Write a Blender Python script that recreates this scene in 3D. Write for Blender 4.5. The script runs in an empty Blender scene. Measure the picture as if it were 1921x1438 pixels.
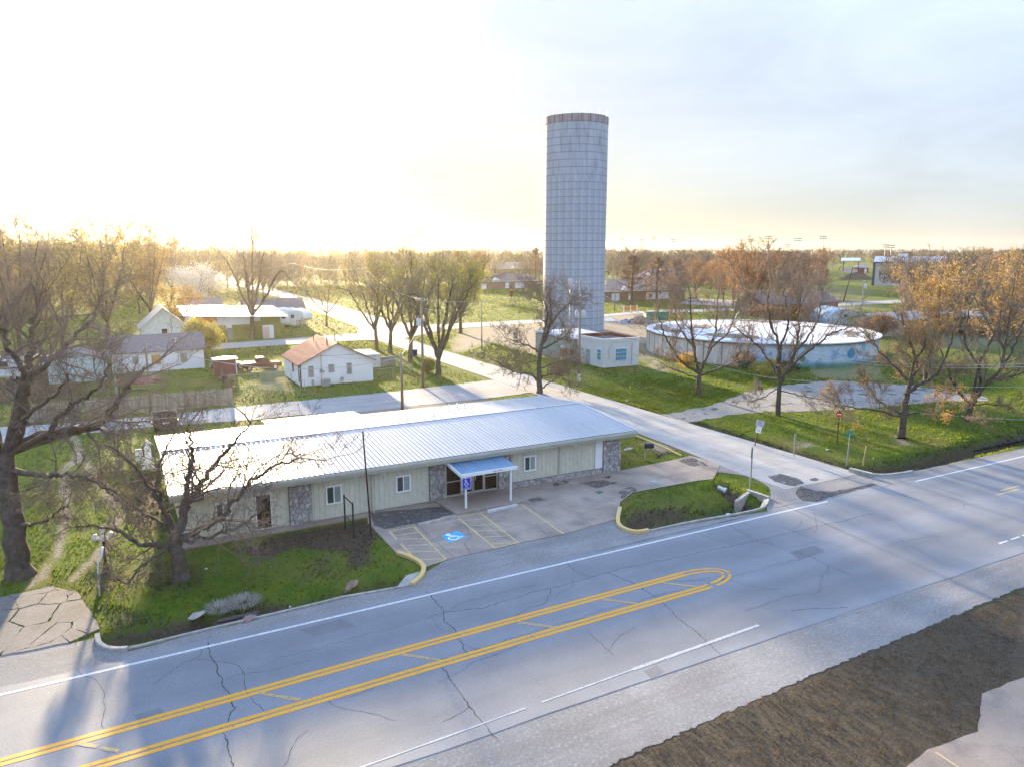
# Aerial view of a long metal-roofed building beside a highway, standpipe tower behind, low sun
import bpy, math, random
import numpy as np
from mathutils import Vector, Matrix
random.seed(11)
RNG = np.random.default_rng(11)
R = math.radians
S = bpy.context.scene
COL = S.collection
# ------------------------------------------------------------------ camera
FPX, PCX, PCY, CAMZ = 1385.0, 960.5, 719.0, 16.0      # focal length and centre for a 1921 px wide frame
PITCH, YAW = math.atan(251 / 1385.0), R(28.1)
cam = bpy.data.cameras.new('camera')
cam.sensor_fit = 'HORIZONTAL'; cam.sensor_width = 36.0; cam.lens = 36.0 * FPX / 1921.0
cam.clip_start = 0.5; cam.clip_end = 12000
co = bpy.data.objects.new('camera', cam); COL.objects.link(co)
co.location = (0, 0, CAMZ); co.rotation_euler = (math.pi / 2 - PITCH, 0, -YAW)
S.camera = co
# ------------------------------------------------------------------ sky and sun
SUN_AZ, SUN_EL = R(6.4), R(9.0)                      # azimuth from +Y towards +X
SUNV = Vector((math.sin(SUN_AZ) * math.cos(SUN_EL), math.cos(SUN_AZ) * math.cos(SUN_EL), math.sin(SUN_EL)))
W = bpy.data.worlds.new('World'); S.world = W; W.use_nodes = True
nt = W.node_tree; N = nt.nodes; L = nt.links
for n in list(N): N.remove(n)
def wn(t, **k):
    n = N.new(t)
    for a, b in k.items(): setattr(n, a, b)
    return n
out = wn('ShaderNodeOutputWorld'); bg = wn('ShaderNodeBackground'); bg.inputs[1].default_value = 0.05
sky = wn('ShaderNodeTexSky', sky_type='NISHITA', sun_disc=False)
sky.sun_elevation = SUN_EL; sky.sun_rotation = SUN_AZ
sky.altitude = 200; sky.air_density = 1.0; sky.dust_density = 0.05; sky.ozone_density = 2.0
geo = wn('ShaderNodeTexCoord')
# thin veil of cirrus: lifts the sky towards white in streaks, warm round the veiled sun
mp = wn('ShaderNodeMapping'); mp.inputs['Scale'].default_value = (1.0, 1.6, 5.0); mp.inputs['Rotation'].default_value = (0.15, 0.1, 0.6)
nz = wn('ShaderNodeTexNoise'); nz.inputs['Scale'].default_value = 2.2; nz.inputs['Detail'].default_value = 7; nz.inputs['Roughness'].default_value = 0.6; nz.inputs['Distortion'].default_value = 0.6
L.new(geo.outputs['Generated'], mp.inputs[0]); L.new(mp.outputs[0], nz.inputs[0])
rmp = wn('ShaderNodeMapRange'); rmp.inputs[1].default_value = 0.33; rmp.inputs[2].default_value = 0.72; rmp.inputs[3].default_value = 0.68; rmp.inputs[4].default_value = 0.88
L.new(nz.outputs[0], rmp.inputs[0])
dot = wn('ShaderNodeVectorMath', operation='DOT_PRODUCT'); dot.inputs[1].default_value = SUNV
nrm = wn('ShaderNodeVectorMath', operation='NORMALIZE'); L.new(geo.outputs['Generated'], nrm.inputs[0]); L.new(nrm.outputs[0], dot.inputs[0])
mx = wn('ShaderNodeMath', operation='MAXIMUM'); mx.inputs[1].default_value = 0.0; L.new(dot.outputs['Value'], mx.inputs[0])
def powlobe(e, k):
    p = wn('ShaderNodeMath', operation='POWER'); p.inputs[1].default_value = e; L.new(mx.outputs[0], p.inputs[0])
    m = wn('ShaderNodeMath', operation='MULTIPLY'); m.inputs[1].default_value = k; L.new(p.outputs[0], m.inputs[0])
    return m
def tint(fac, col):
    v = wn('ShaderNodeVectorMath', operation='SCALE'); v.inputs[0].default_value = col; L.new(fac.outputs[0], v.inputs['Scale']); return v
def vadd(a, b):
    v = wn('ShaderNodeVectorMath', operation='ADD'); L.new(a, v.inputs[0]); L.new(b, v.inputs[1]); return v.outputs[0]
sep = wn('ShaderNodeSeparateXYZ'); L.new(nrm.outputs[0], sep.inputs[0])
zz_ = wn('ShaderNodeMath', operation='MAXIMUM'); zz_.inputs[1].default_value = 0.0; L.new(sep.outputs[2], zz_.inputs[0])
ov = wn('ShaderNodeMath', operation='MULTIPLY_ADD'); ov.inputs[1].default_value = 2.0; ov.inputs[2].default_value = 1.0; L.new(zz_.outputs[0], ov.inputs[0])   # overcast veil: three times brighter overhead than at the horizon
vm = wn('ShaderNodeMath', operation='MULTIPLY'); L.new(ov.outputs[0], vm.inputs[0]); L.new(rmp.outputs[0], vm.inputs[1])
vcol = wn('ShaderNodeMix', data_type='RGBA'); vcol.inputs['A'].default_value = (2.45, 2.65, 3.05, 1); vcol.inputs['B'].default_value = (1.8, 2.7, 4.5, 1); L.new(zz_.outputs[0], vcol.inputs['Factor'])   # white near the horizon, blue overhead
veil = wn('ShaderNodeVectorMath', operation='SCALE'); warm = wn('ShaderNodeMath', operation='MULTIPLY_ADD'); warm.inputs[1].default_value = -2.2; warm.inputs[2].default_value = 0.85; warm.use_clamp = True; L.new(zz_.outputs[0], warm.inputs[0])
wl_ = powlobe(5, 1.0); wf = wn('ShaderNodeMath', operation='MULTIPLY'); L.new(warm.outputs[0], wf.inputs[0]); L.new(wl_.outputs[0], wf.inputs[1])
vc2 = wn('ShaderNodeMix', data_type='RGBA'); vc2.inputs['B'].default_value = (2.5, 1.95, 1.0, 1); L.new(vcol.outputs['Result'], vc2.inputs['A']); L.new(wf.outputs[0], vc2.inputs['Factor'])   # the veil glows warm low down towards the sun
L.new(vc2.outputs['Result'], veil.inputs[0]); L.new(vm.outputs[0], veil.inputs['Scale'])
nsc = wn('ShaderNodeVectorMath', operation='SCALE'); nsc.inputs['Scale'].default_value = 0.17; L.new(sky.outputs[0], nsc.inputs[0])
tot = vadd(nsc.outputs[0], veil.outputs[0])
for e, k, c in ((4, .2, (1.0, .60, .10)), (30, .6, (1.0, .72, .28)), (160, 5.5, (1.0, .90, .68))):
    tot = vadd(tot, tint(powlobe(e, k), c).outputs[0])
L.new(tot, bg.inputs[0]); L.new(bg.outputs[0], out.inputs[0])
sl = bpy.data.lights.new('sun', 'SUN'); sl.energy = 4.6; sl.angle = R(2.0); sl.color = (1.0, 0.78, 0.46)
so = bpy.data.objects.new('sun', sl); COL.objects.link(so); so.rotation_euler = SUNV.to_track_quat('Z', 'Y').to_euler(); so.location = (0, 0, 80)
S.view_settings.view_transform = 'Standard'; S.view_settings.look = 'None'; S.view_settings.gamma = 1.0
S.view_settings.use_curve_mapping = False
S.view_settings.exposure = 2.36
S.cycles.max_bounces = 6; S.cycles.diffuse_bounces = 2; S.cycles.glossy_bounces = 3; S.cycles.transparent_max_bounces = 6; S.cycles.transmission_bounces = 3
S.cycles.volume_bounces = 0
S.cycles.use_denoising = True
# ------------------------------------------------------------------ geometry helpers
_F = np.array([math.sin(YAW), math.cos(YAW), 0]); _Rt = np.array([math.cos(YAW), -math.sin(YAW), 0]); _U = np.array([0, 0, 1.0])
_fw = _F * math.cos(PITCH) - _U * math.sin(PITCH); _up = _F * math.sin(PITCH) + _U * math.cos(PITCH)
def ray(x, y): return _Rt * (x - PCX) + _up * (PCY - y) + _fw * FPX
def G(x, y, z=0.0):
    """surveyed point of the flat site: the place at height z seen at photo position x, y"""
    d = ray(x, y); q = d * ((z - CAMZ) / d[2]); return (float(q[0]), float(q[1]))
def Gs(pts, z=0.0): return [G(p[0], p[1], z) for p in pts]
def hgt(x, y, X, Y):
    d = ray(x, y); return CAMZ + d[2] * math.hypot(X, Y) / math.hypot(d[0], d[1])
def dep(X, Y, x, y, dd=0.0):
    """point at the same camera depth as (X, Y) plus dd"""
    D = X * _F[0] + Y * _F[1] + dd; d = ray(x, y); t = D / (d @ _F); q = d * t; return (float(q[0]), float(q[1]), float(CAMZ + q[2]))
class MB:
    def __init__(s): s.v = []; s.f = []; s.m = []
    def add(s, vs, fs, mi=0):
        o = len(s.v); s.v.extend([tuple(map(float, p)) for p in vs]); s.f.extend([tuple(i + o for i in f) for f in fs]); s.m.extend([mi] * len(fs)); return s
    def box(s, c, d, rz=0.0, mi=0, taper=0.0):
        x, y, z = d[0] / 2, d[1] / 2, d[2] / 2; k = 1 - taper
        p = [(-x, -y, -z), (x, -y, -z), (x, y, -z), (-x, y, -z), (-x * k, -y * k, z), (x * k, -y * k, z), (x * k, y * k, z), (-x * k, y * k, z)]
        a, b = math.cos(rz), math.sin(rz)
        return s.add([(c[0] + a * q[0] - b * q[1], c[1] + b * q[0] + a * q[1], c[2] + q[2]) for q in p],
                     [(0, 3, 2, 1), (4, 5, 6, 7), (0, 1, 5, 4), (1, 2, 6, 5), (2, 3, 7, 6), (3, 0, 4, 7)], mi)
    def b2(s, lo, hi, mi=0): return s.box([(a + b) / 2 for a, b in zip(lo, hi)], [abs(b - a) for a, b in zip(lo, hi)], 0, mi)
    def prism(s, poly, z0, z1, mi=0):
        n = len(poly); a = sum(poly[i][0] * poly[(i + 1) % n][1] - poly[(i + 1) % n][0] * poly[i][1] for i in range(n))
        if a < 0: poly = poly[::-1]
        return s.add([(p[0], p[1], z0) for p in poly] + [(p[0], p[1], z1) for p in poly],
                     [tuple(range(n - 1, -1, -1)), tuple(range(n, 2 * n))] + [(i, (i + 1) % n, n + (i + 1) % n, n + i) for i in range(n)], mi)
    def tube(s, pts, rad, n=8, mi=0, cap=True):
        P = [Vector(p) for p in pts]; k = len(P)
        if not hasattr(rad, '__len__'): rad = [rad] * k
        vs = []; u = None
        for i in range(k):
            t = (P[min(i + 1, k - 1)] - P[max(i - 1, 0)]).normalized()
            if u is None: u = t.orthogonal().normalized()
            u = (u - t * u.dot(t)).normalized(); w = t.cross(u)
            for j in range(n):
                a = 2 * math.pi * j / n; vs.append(P[i] + (u * math.cos(a) + w * math.sin(a)) * rad[i])
        fs = [(i * n + j, i * n + (j + 1) % n, (i + 1) * n + (j + 1) % n, (i + 1) * n + j) for i in range(k - 1) for j in range(n)]
        if cap: fs += [tuple(range(n - 1, -1, -1)), tuple(range((k - 1) * n, k * n))]
        return s.add(vs, fs, mi)
    def lathe(s, c, prof, n=16, mi=0, a0=0.0, a1=2 * math.pi):
        full = abs(a1 - a0 - 2 * math.pi) < 1e-6; m = n if full else n + 1; vs = []; k = len(prof)
        for r, z in prof:
            for j in range(m):
                a = a0 + (a1 - a0) * j / n; vs.append((c[0] + r * math.cos(a), c[1] + r * math.sin(a), c[2] + z))
        fs = [(i * m + j, i * m + (j + 1) % m, (i + 1) * m + (j + 1) % m, (i + 1) * m + j) for i in range(k - 1) for j in range(n)]
        return s.add(vs, fs, mi)
def mesh_np(name, v, f3=None, f4=None, smooth=False):
    """fast mesh from arrays of triangles and quads"""
    me = bpy.data.meshes.new(name); v = np.asarray(v, np.float32)
    n3 = 0 if f3 is None else len(f3); n4 = 0 if f4 is None else len(f4)
    me.vertices.add(len(v)); me.vertices.foreach_set('co', v.ravel())
    idx = np.concatenate([np.asarray(a, np.int32).ravel() for a in (f3, f4) if a is not None and len(a)])
    me.loops.add(len(idx)); me.loops.foreach_set('vertex_index', idx)
    tot = np.concatenate([np.full(n3, 3, np.int32), np.full(n4, 4, np.int32)]); st = np.concatenate([[0], np.cumsum(tot)[:-1]]).astype(np.int32)
    me.polygons.add(n3 + n4); me.polygons.foreach_set('loop_start', st); me.polygons.foreach_set('loop_total', tot)
    if smooth: me.polygons.foreach_set('use_smooth', np.ones(n3 + n4, bool))
    me.update(); me.validate(); return me
def link(name, data, parent=None, loc=None):
    o = bpy.data.objects.new(name, data); COL.objects.link(o)
    if parent is not None: o.parent = parent
    if loc is not None: o.location = loc
    return o
def tag(o, label=None, cat=None, group=None, kind=None):
    if label: o['label'] = label
    if cat: o['category'] = cat
    if group: o['group'] = group
    if kind: o['kind'] = kind
    return o
def obj(name, mb, mats, parent=None, smooth=False, bevel=0.0, loc=None):
    me = bpy.data.meshes.new(name); me.from_pydata(mb.v, [], mb.f)
    mats = mats if isinstance(mats, (list, tuple)) else [mats]
    for m in mats: me.materials.append(m)
    if len(mats) > 1: me.polygons.foreach_set('material_index', mb.m)
    if smooth: me.polygons.foreach_set('use_smooth', [True] * len(me.polygons))
    me.update()
    o = link(name, me, parent, loc)
    if bevel: b = o.modifiers.new('bevel', 'BEVEL'); b.width = bevel; b.segments = 2; b.limit_method = 'ANGLE'
    return o
def thing(name, label, cat, loc=(0, 0, 0), rz=0.0, group=None, scale=1.0):
    o = link(name, None); o.location = loc; o.rotation_euler = (0, 0, rz); o.scale = (scale,) * 3; o.empty_display_size = 0.3
    return tag(o, label, cat, group)
def copy_tree(o, parent=None):
    c = o.copy(); COL.objects.link(c); c.parent = parent
    for ch in list(o.children): copy_tree(ch, c)
    return c
def text(name, body, size, parent, loc, rot, mat, ext=0.002, align='CENTER'):
    cu = bpy.data.curves.new(name, 'FONT'); cu.body = body; cu.size = size; cu.align_x = align; cu.align_y = 'CENTER'; cu.extrude = ext; cu.resolution_u = 2
    tmp = link(name, cu); dg = bpy.context.evaluated_depsgraph_get(); me = bpy.data.meshes.new_from_object(tmp.evaluated_get(dg)); bpy.data.objects.remove(tmp)
    me.materials.clear(); me.materials.append(mat); o = link(name, me, parent); tag(o, kind='stuff'); o.location = loc; o.rotation_euler = rot; return o
# ------------------------------------------------------------------ materials
def M(name, col, rough=0.8, var=0.12, scale=2.0, bump=0.0, bscale=30.0, spec=0.3, metal=0.0, col2=None, world=False, rand=0.0, detail=6, streak=None, trans=0.0):
    m = bpy.data.materials.new(name); m.use_nodes = True; t = m.node_tree; n = t.nodes; l = t.links; b = n['Principled BSDF']
    b.inputs['Roughness'].default_value = rough; b.inputs['Specular IOR Level'].default_value = spec; b.inputs['Metallic'].default_value = metal
    if world: src = n.new('ShaderNodeNewGeometry').outputs['Position']
    else: src = n.new('ShaderNodeTexCoord').outputs['Object']
    if streak:
        mpn = n.new('ShaderNodeMapping'); mpn.inputs['Scale'].default_value = streak; l.new(src, mpn.inputs[0]); src2 = mpn.outputs[0]
    else: src2 = src
    nz = n.new('ShaderNodeTexNoise'); nz.inputs['Scale'].default_value = scale; nz.inputs['Detail'].default_value = detail; nz.inputs['Roughness'].default_value = 0.65; l.new(src2, nz.inputs[0])
    mr = n.new('ShaderNodeMapRange'); mr.inputs[1].default_value = 0.3; mr.inputs[2].default_value = 0.7; l.new(nz.outputs[0], mr.inputs[0])
    mix = n.new('ShaderNodeMix'); mix.data_type = 'RGBA'
    c2 = col2 if col2 else tuple(c * (1 - 2 * var) for c in col); c1 = col if col2 else tuple(min(1, c * (1 + var)) for c in col)
    mix.inputs['A'].default_value = (*c2, 1); mix.inputs['B'].default_value = (*c1, 1); l.new(mr.outputs[0], mix.inputs['Factor'])
    colo = mix.outputs['Result']
    if rand:
        oi = n.new('ShaderNodeObjectInfo'); rr = n.new('ShaderNodeMapRange'); rr.inputs[3].default_value = 1 - rand; rr.inputs[4].default_value = 1 + rand; l.new(oi.outputs['Random'], rr.inputs[0])
        hs = n.new('ShaderNodeHueSaturation'); l.new(rr.outputs[0], hs.inputs['Value']); l.new(colo, hs.inputs['Color']); colo = hs.outputs[0]
    l.new(colo, b.inputs['Base Color'])
    if bump:
        bz = n.new('ShaderNodeTexNoise'); bz.inputs['Scale'].default_value = bscale; bz.inputs['Detail'].default_value = 4; l.new(src, bz.inputs[0])
        bp = n.new('ShaderNodeBump'); bp.inputs['Strength'].default_value = 1.0; bp.inputs['Distance'].default_value = bump; l.new(bz.outputs[0], bp.inputs['Height']); l.new(bp.outputs[0], b.inputs['Normal'])
    if trans:
        tr = n.new('ShaderNodeBsdfTranslucent'); l.new(colo, tr.inputs[0]); ms = n.new('ShaderNodeMixShader'); ms.inputs[0].default_value = trans
        l.new(b.outputs[0], ms.inputs[1]); l.new(tr.outputs[0], ms.inputs[2]); l.new(ms.outputs[0], n['Material Output'].inputs[0])
    return m
# ------------------------------------------------------------------ the ground: lawns, ditches, bare soil
def pip(P, poly):
    x, y = P[:, 0], P[:, 1]; c = np.zeros(len(P), bool); n = len(poly)
    for i in range(n):
        x0, y0 = poly[i]; x1, y1 = poly[(i + 1) % n]
        k = ((y0 > y) != (y1 > y)) & (x < (x1 - x0) * (y - y0) / (y1 - y0 + 1e-12) + x0); c ^= k
    return c
def sdl(P, line, closed=False):
    d = np.full(len(P), 1e9); n = len(line)
    for i in range(n if closed else n - 1):
        a = np.array(line[i]); b = np.array(line[(i + 1) % n]); ab = b - a
        t = np.clip(((P - a) @ ab) / (ab @ ab + 1e-9), 0, 1); d = np.minimum(d, np.hypot(*(P - a - t[:, None] * ab).T))
    return d
def soft(P, poly, w):
    d = sdl(P, poly, True); d = np.where(pip(P, poly), -d, d); return np.clip(0.5 - d / (2 * w), 0, 1)
def vnoise(P, s, seed=0):
    """smooth value noise on points"""
    r = np.random.default_rng(seed); T = r.random((64, 64)); q = P / s; i = np.floor(q).astype(int); f = q - i; f = f * f * (3 - 2 * f)
    a = lambda dx, dy: T[(i[:, 0] + dx) % 64, (i[:, 1] + dy) % 64]
    return (a(0, 0) * (1 - f[:, 0]) + a(1, 0) * f[:, 0]) * (1 - f[:, 1]) + (a(0, 1) * (1 - f[:, 0]) + a(1, 1) * f[:, 0]) * f[:, 1]
# line, half width, depth, dead-cover strength
DITCH = [
    (Gs([(1628, 882), (1700, 868), (1800, 845), (1921, 815)]) + [(90, 35.4), (160, 35.6)], 1.75, 1.2, 1.0),
    (Gs([(1310, 793), (1400, 818), (1500, 848), (1570, 868), (1628, 882)]), 1.0, 0.55, 0.9),
    (Gs([(1110, 741), (1250, 782)]), 0.9, 0.22, 0.9),
    (Gs([(1190, 982), (1250, 972), (1320, 958), (1395, 943), (1425, 938)]), 1.25, 0.6, 0.55),
    (Gs([(1352, 912), (1395, 938)]), 0.9, 0.45, 0.9),
    (Gs([(215, 1197), (300, 1178), (380, 1160), (470, 1142), (520, 1135)]), 0.95, 0.45, 0.9),
    (Gs([(405, 1150), (450, 1145)]), 0.7, 0.6, 0.8),
    (Gs([(680, 1102), (730, 1090), (765, 1082)]), 0.8, 0.75, 0.8),
    (Gs([(560, 1128), (640, 1110), (680, 1102)]), 0.6, 0.2, 0.5),
    (Gs([(880, 660), (980, 700)]), 1.0, 0.2, 0.7),
    (Gs([(470, 560), (560, 590), (700, 640)]), 1.0, 0.25, 0.6),
    (Gs([(620, 590), (700, 610), (800, 642)]), 1.2, 0.25, 0.6),
]
BARE = [  # polygon, softness, strength: trodden tan soil and gravel
    (Gs([(880, 614), (1000, 604), (1150, 590), (1240, 590), (1222, 625), (1215, 650), (1240, 695), (1200, 668), (1195, 645), (1020, 668), (930, 640), (860, 660), (850, 640)]), 3.0, 1.0),
    (Gs([(500, 800), (690, 768), (860, 748), (900, 742), (920, 752), (700, 790)]), 1.0, 1.0),
    (Gs([(1450, 640), (1660, 650), (1700, 720), (1500, 712)]), 4.0, 0.45),
    (Gs([(470, 690), (545, 690), (560, 735), (470, 735)]), 2.0, 0.45),
    (Gs([(1195, 830), (1235, 826), (1262, 846), (1240, 852)]), 0.7, 0.8),
    (Gs([(1660, 815), (1685, 812), (1705, 832), (1680, 835)]), 0.6, 0.7),
    (Gs([(1470, 830), (1510, 825), (1530, 835), (1480, 846)]), 1.0, 0.7),
    (Gs([(240, 680), (300, 680), (310, 720), (240, 722)]), 2.0, 0.6),
    (Gs([(1460, 540), (1600, 545), (1660, 560), (1640, 600), (1480, 590)]), 8.0, 0.5),
    (Gs([(1700, 600), (1921, 610), (1921, 660), (1720, 650)]), 5.0, 0.5),
]
TRACKS = [Gs([(120, 880), (128, 960), (105, 1040), (62, 1098)]), Gs([(185, 900), (228, 960), (185, 1040), (135, 1085)]), Gs([(130, 790), (150, 850), (120, 880)]), Gs([(150, 850), (185, 900)])]
MULCH = [
    (Gs([(440, 1030), (545, 1000), (690, 975), (705, 1003), (690, 1030), (650, 1038), (560, 1022), (500, 1045)]), 0.35, 1.0),
    (Gs([(640, 1030), (690, 1028), (695, 1055), (660, 1062)]), 0.4, 0.8),
    (Gs([(225, 900), (300, 880), (330, 960), (330, 1000), (240, 990)]), 1.2, 0.7),
    (Gs([(1165, 960), (1290, 945), (1300, 960), (1180, 990)]), 0.6, 0.7),
    (Gs([(1210, 835), (1270, 850), (1230, 860)]), 0.6, 0.6),
    (Gs([(150, 1120), (250, 1130), (330, 1160), (200, 1190)]), 0.8, 0.5),
    (Gs([(220, 1050), (330, 1040), (420, 1060), (400, 1110), (260, 1120)]), 1.0, 0.42), (Gs([(560, 1040), (640, 1035), (650, 1080), (570, 1090)]), .8, .38), (Gs([(150, 870), (300, 850), (310, 1000), (180, 1010)]), 2.0, .4), (Gs([(1200, 905), (1300, 900), (1310, 930), (1220, 945)]), .8, .3),
    (Gs([(40, 690), (150, 680), (160, 745), (0, 760), (-60, 740)]), 2.0, 0.8),
]
def relief(P):
    z = -0.03 + 0.02 * (vnoise(P, 3.1, 1) - 0.5) + 0.03 * (vnoise(P, 9.0, 2) - .5); dead = np.zeros(len(P))
    wob = 0.25 * (vnoise(P, 1.3, 3) - .5)
    for ln, hw, dp, st in DITCH:
        d = sdl(P, ln) + wob; k = np.clip(1 - d / hw, 0, 1); z -= dp * (k * k * (3 - 2 * k)); dead = np.maximum(dead, st * np.clip(1.15 - d / hw, 0, 1))
    return z, dead
xs = np.concatenate([[-2600, -1500, -800, -450, -280, -180, -120, -80, -55, -40], np.arange(-30, 120.01, 0.45), [124, 130, 140, 155, 175, 200, 240, 300, 400, 550, 800, 1400, 2600]])
ys = np.concatenate([[-300, -120, -50, -15, 0, 6, 9, 11], np.arange(12.5, 100.01, 0.45), np.arange(101, 175, 1.0), [180, 190, 205, 230, 270, 330, 420, 560, 800, 1300, 2600]])
XX, YY = np.meshgrid(xs, ys, indexing='ij'); GP = np.stack([XX.ravel(), YY.ravel()], 1)
gz, gdead = relief(GP)
gbare = np.zeros(len(GP)); gmul = np.zeros(len(GP))
near = (np.abs(GP[:, 0]) < 400) & (GP[:, 1] < 500)
wv = 1.6 * (vnoise(GP, 2.2, 5) - .5) + 0.8 * (vnoise(GP, .8, 6) - .5)
for poly, w, s in BARE:
    q = soft(GP + np.stack([wv, -wv], 1) * min(w, 1), poly, w); gbare = np.maximum(gbare, s * q)
for t in TRACKS: gbare = np.maximum(gbare, np.clip(1.2 - sdl(GP, t) / 0.30 + wv * .5, 0, .72))
for poly, w, s in MULCH: gmul = np.maximum(gmul, s * soft(GP + np.stack([wv, wv], 1) * min(w, 1), poly, w))
gmul = np.maximum(gmul, gdead * 0.95)
gstraw = np.clip((18.2 - GP[:, 1]) / 0.6, 0, 1) * (GP[:, 1] < 20)
nx, ny = len(xs), len(ys); ii = np.arange(nx * ny).reshape(nx, ny)
q4 = np.stack([ii[:-1, :-1], ii[1:, :-1], ii[1:, 1:], ii[:-1, 1:]], -1).reshape(-1, 4)
gme = mesh_np('ground', np.column_stack([GP, gz]), None, q4, True)
ca = gme.color_attributes.new('cover', 'FLOAT_COLOR', 'POINT')
ca.data.foreach_set('color', np.column_stack([gbare, gmul, gstraw, np.ones(len(GP))]).astype(np.float32).ravel())
def ground_material():
    m = bpy.data.materials.new('lawn_and_soil'); m.use_nodes = True; t = m.node_tree; n = t.nodes; l = t.links; b = n['Principled BSDF']
    b.inputs['Roughness'].default_value = 0.95; b.inputs['Specular IOR Level'].default_value = 0.1
    pos = n.new('ShaderNodeNewGeometry').outputs['Position']; at = n.new('ShaderNodeAttribute'); at.attribute_name = 'cover'; sp = n.new('ShaderNodeSeparateColor'); l.new(at.outputs['Color'], sp.inputs[0])
    def noise(s, d=5, r=.6):
        z = n.new('ShaderNodeTexNoise'); z.inputs['Scale'].default_value = s; z.inputs['Detail'].default_value = d; z.inputs['Roughness'].default_value = r; l.new(pos, z.inputs[0]); return z.outputs[0]
    def rng(x, a, bb, c=0., d=1.):
        z = n.new('ShaderNodeMapRange'); z.inputs[1].default_value = a; z.inputs[2].default_value = bb; z.inputs[3].default_value = c; z.inputs[4].default_value = d; l.new(x, z.inputs[0]); return z.outputs[0]
    def mix(f, A, B):
        z = n.new('ShaderNodeMix'); z.data_type = 'RGBA'
        for k, v in (('A', A), ('B', B)):
            if isinstance(v, tuple): z.inputs[k].default_value = (*v, 1)
            else: l.new(v, z.inputs[k])
        l.new(f, z.inputs['Factor']); return z.outputs['Result']
    def math_(op, a, bb):
        z = n.new('ShaderNodeMath'); z.operation = op; z.use_clamp = True
        for k, v in ((0, a), (1, bb)):
            if isinstance(v, float): z.inputs[k].default_value = v
            else: l.new(v, z.inputs[k])
        return z.outputs[0]
    fine = noise(9, 8, .7); mid = noise(0.8, 6); big = noise(0.12, 5); speck = noise(45, 3)
    c = mix(rng(fine, .35, .65), (0.028, 0.064, 0.005), (0.080, 0.145, 0.012))
    c = mix(rng(mid, .45, .70, 0, .55), c, (0.15, 0.16, 0.018))
    c = mix(rng(big, .46, .64, 0, .6), c, (0.15, 0.115, 0.04))
    c = mix(math_('MULTIPLY', rng(fine, .5, .62), rng(mid, .38, .55, .55, 0)), c, (0.12, 0.095, 0.055))
    soil = mix(rng(fine, .3, .7), (0.17, 0.135, 0.10), (0.33, 0.28, 0.22))
    soil = mix(rng(speck, .55, .7, 0, .6), soil, (0.42, 0.38, 0.33))
    mul = mix(rng(fine, .35, .65), (0.030, 0.022, 0.016), (0.10, 0.075, 0.055))
    mul = mix(rng(speck, .58, .68, 0, .6), mul, (0.22, 0.17, 0.12))
    mul = mix(math_('MULTIPLY', rng(mid, .5, .65), rng(fine, .4, .6, 0, .6)), mul, (0.05, 0.075, 0.015))
    straw = mix(rng(fine, .3, .7), (0.050, 0.040, 0.030), (0.125, 0.100, 0.072))
    straw = mix(rng(mid, .45, .7, 0, .7), straw, (0.07, 0.062, 0.045))
    br = math_('ADD', sp.outputs[0], rng(fine, .35, .65, -.35, .35)); br = math_('MULTIPLY', rng(br, .3, .7), rng(sp.outputs[0], .02, .1))
    mu = math_('ADD', sp.outputs[1], rng(fine, .3, .7, -.4, .4)); mu = math_('MULTIPLY', rng(mu, .3, .65), rng(sp.outputs[1], .02, .1))
    c = mix(br, c, soil); c = mix(mu, c, mul); c = mix(sp.outputs[2], c, straw)
    l.new(c, b.inputs['Base Color'])
    bp = n.new('ShaderNodeBump'); bp.inputs['Distance'].default_value = 0.09; bp.inputs['Strength'].default_value = 0.9; l.new(fine, bp.inputs['Height']); l.new(bp.outputs[0], b.inputs['Normal'])
    return m
gme.materials.append(ground_material())
tag(link('ground', gme), 'lawns, ditches and bare soil across the flat site', None, None, 'structure')
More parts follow.
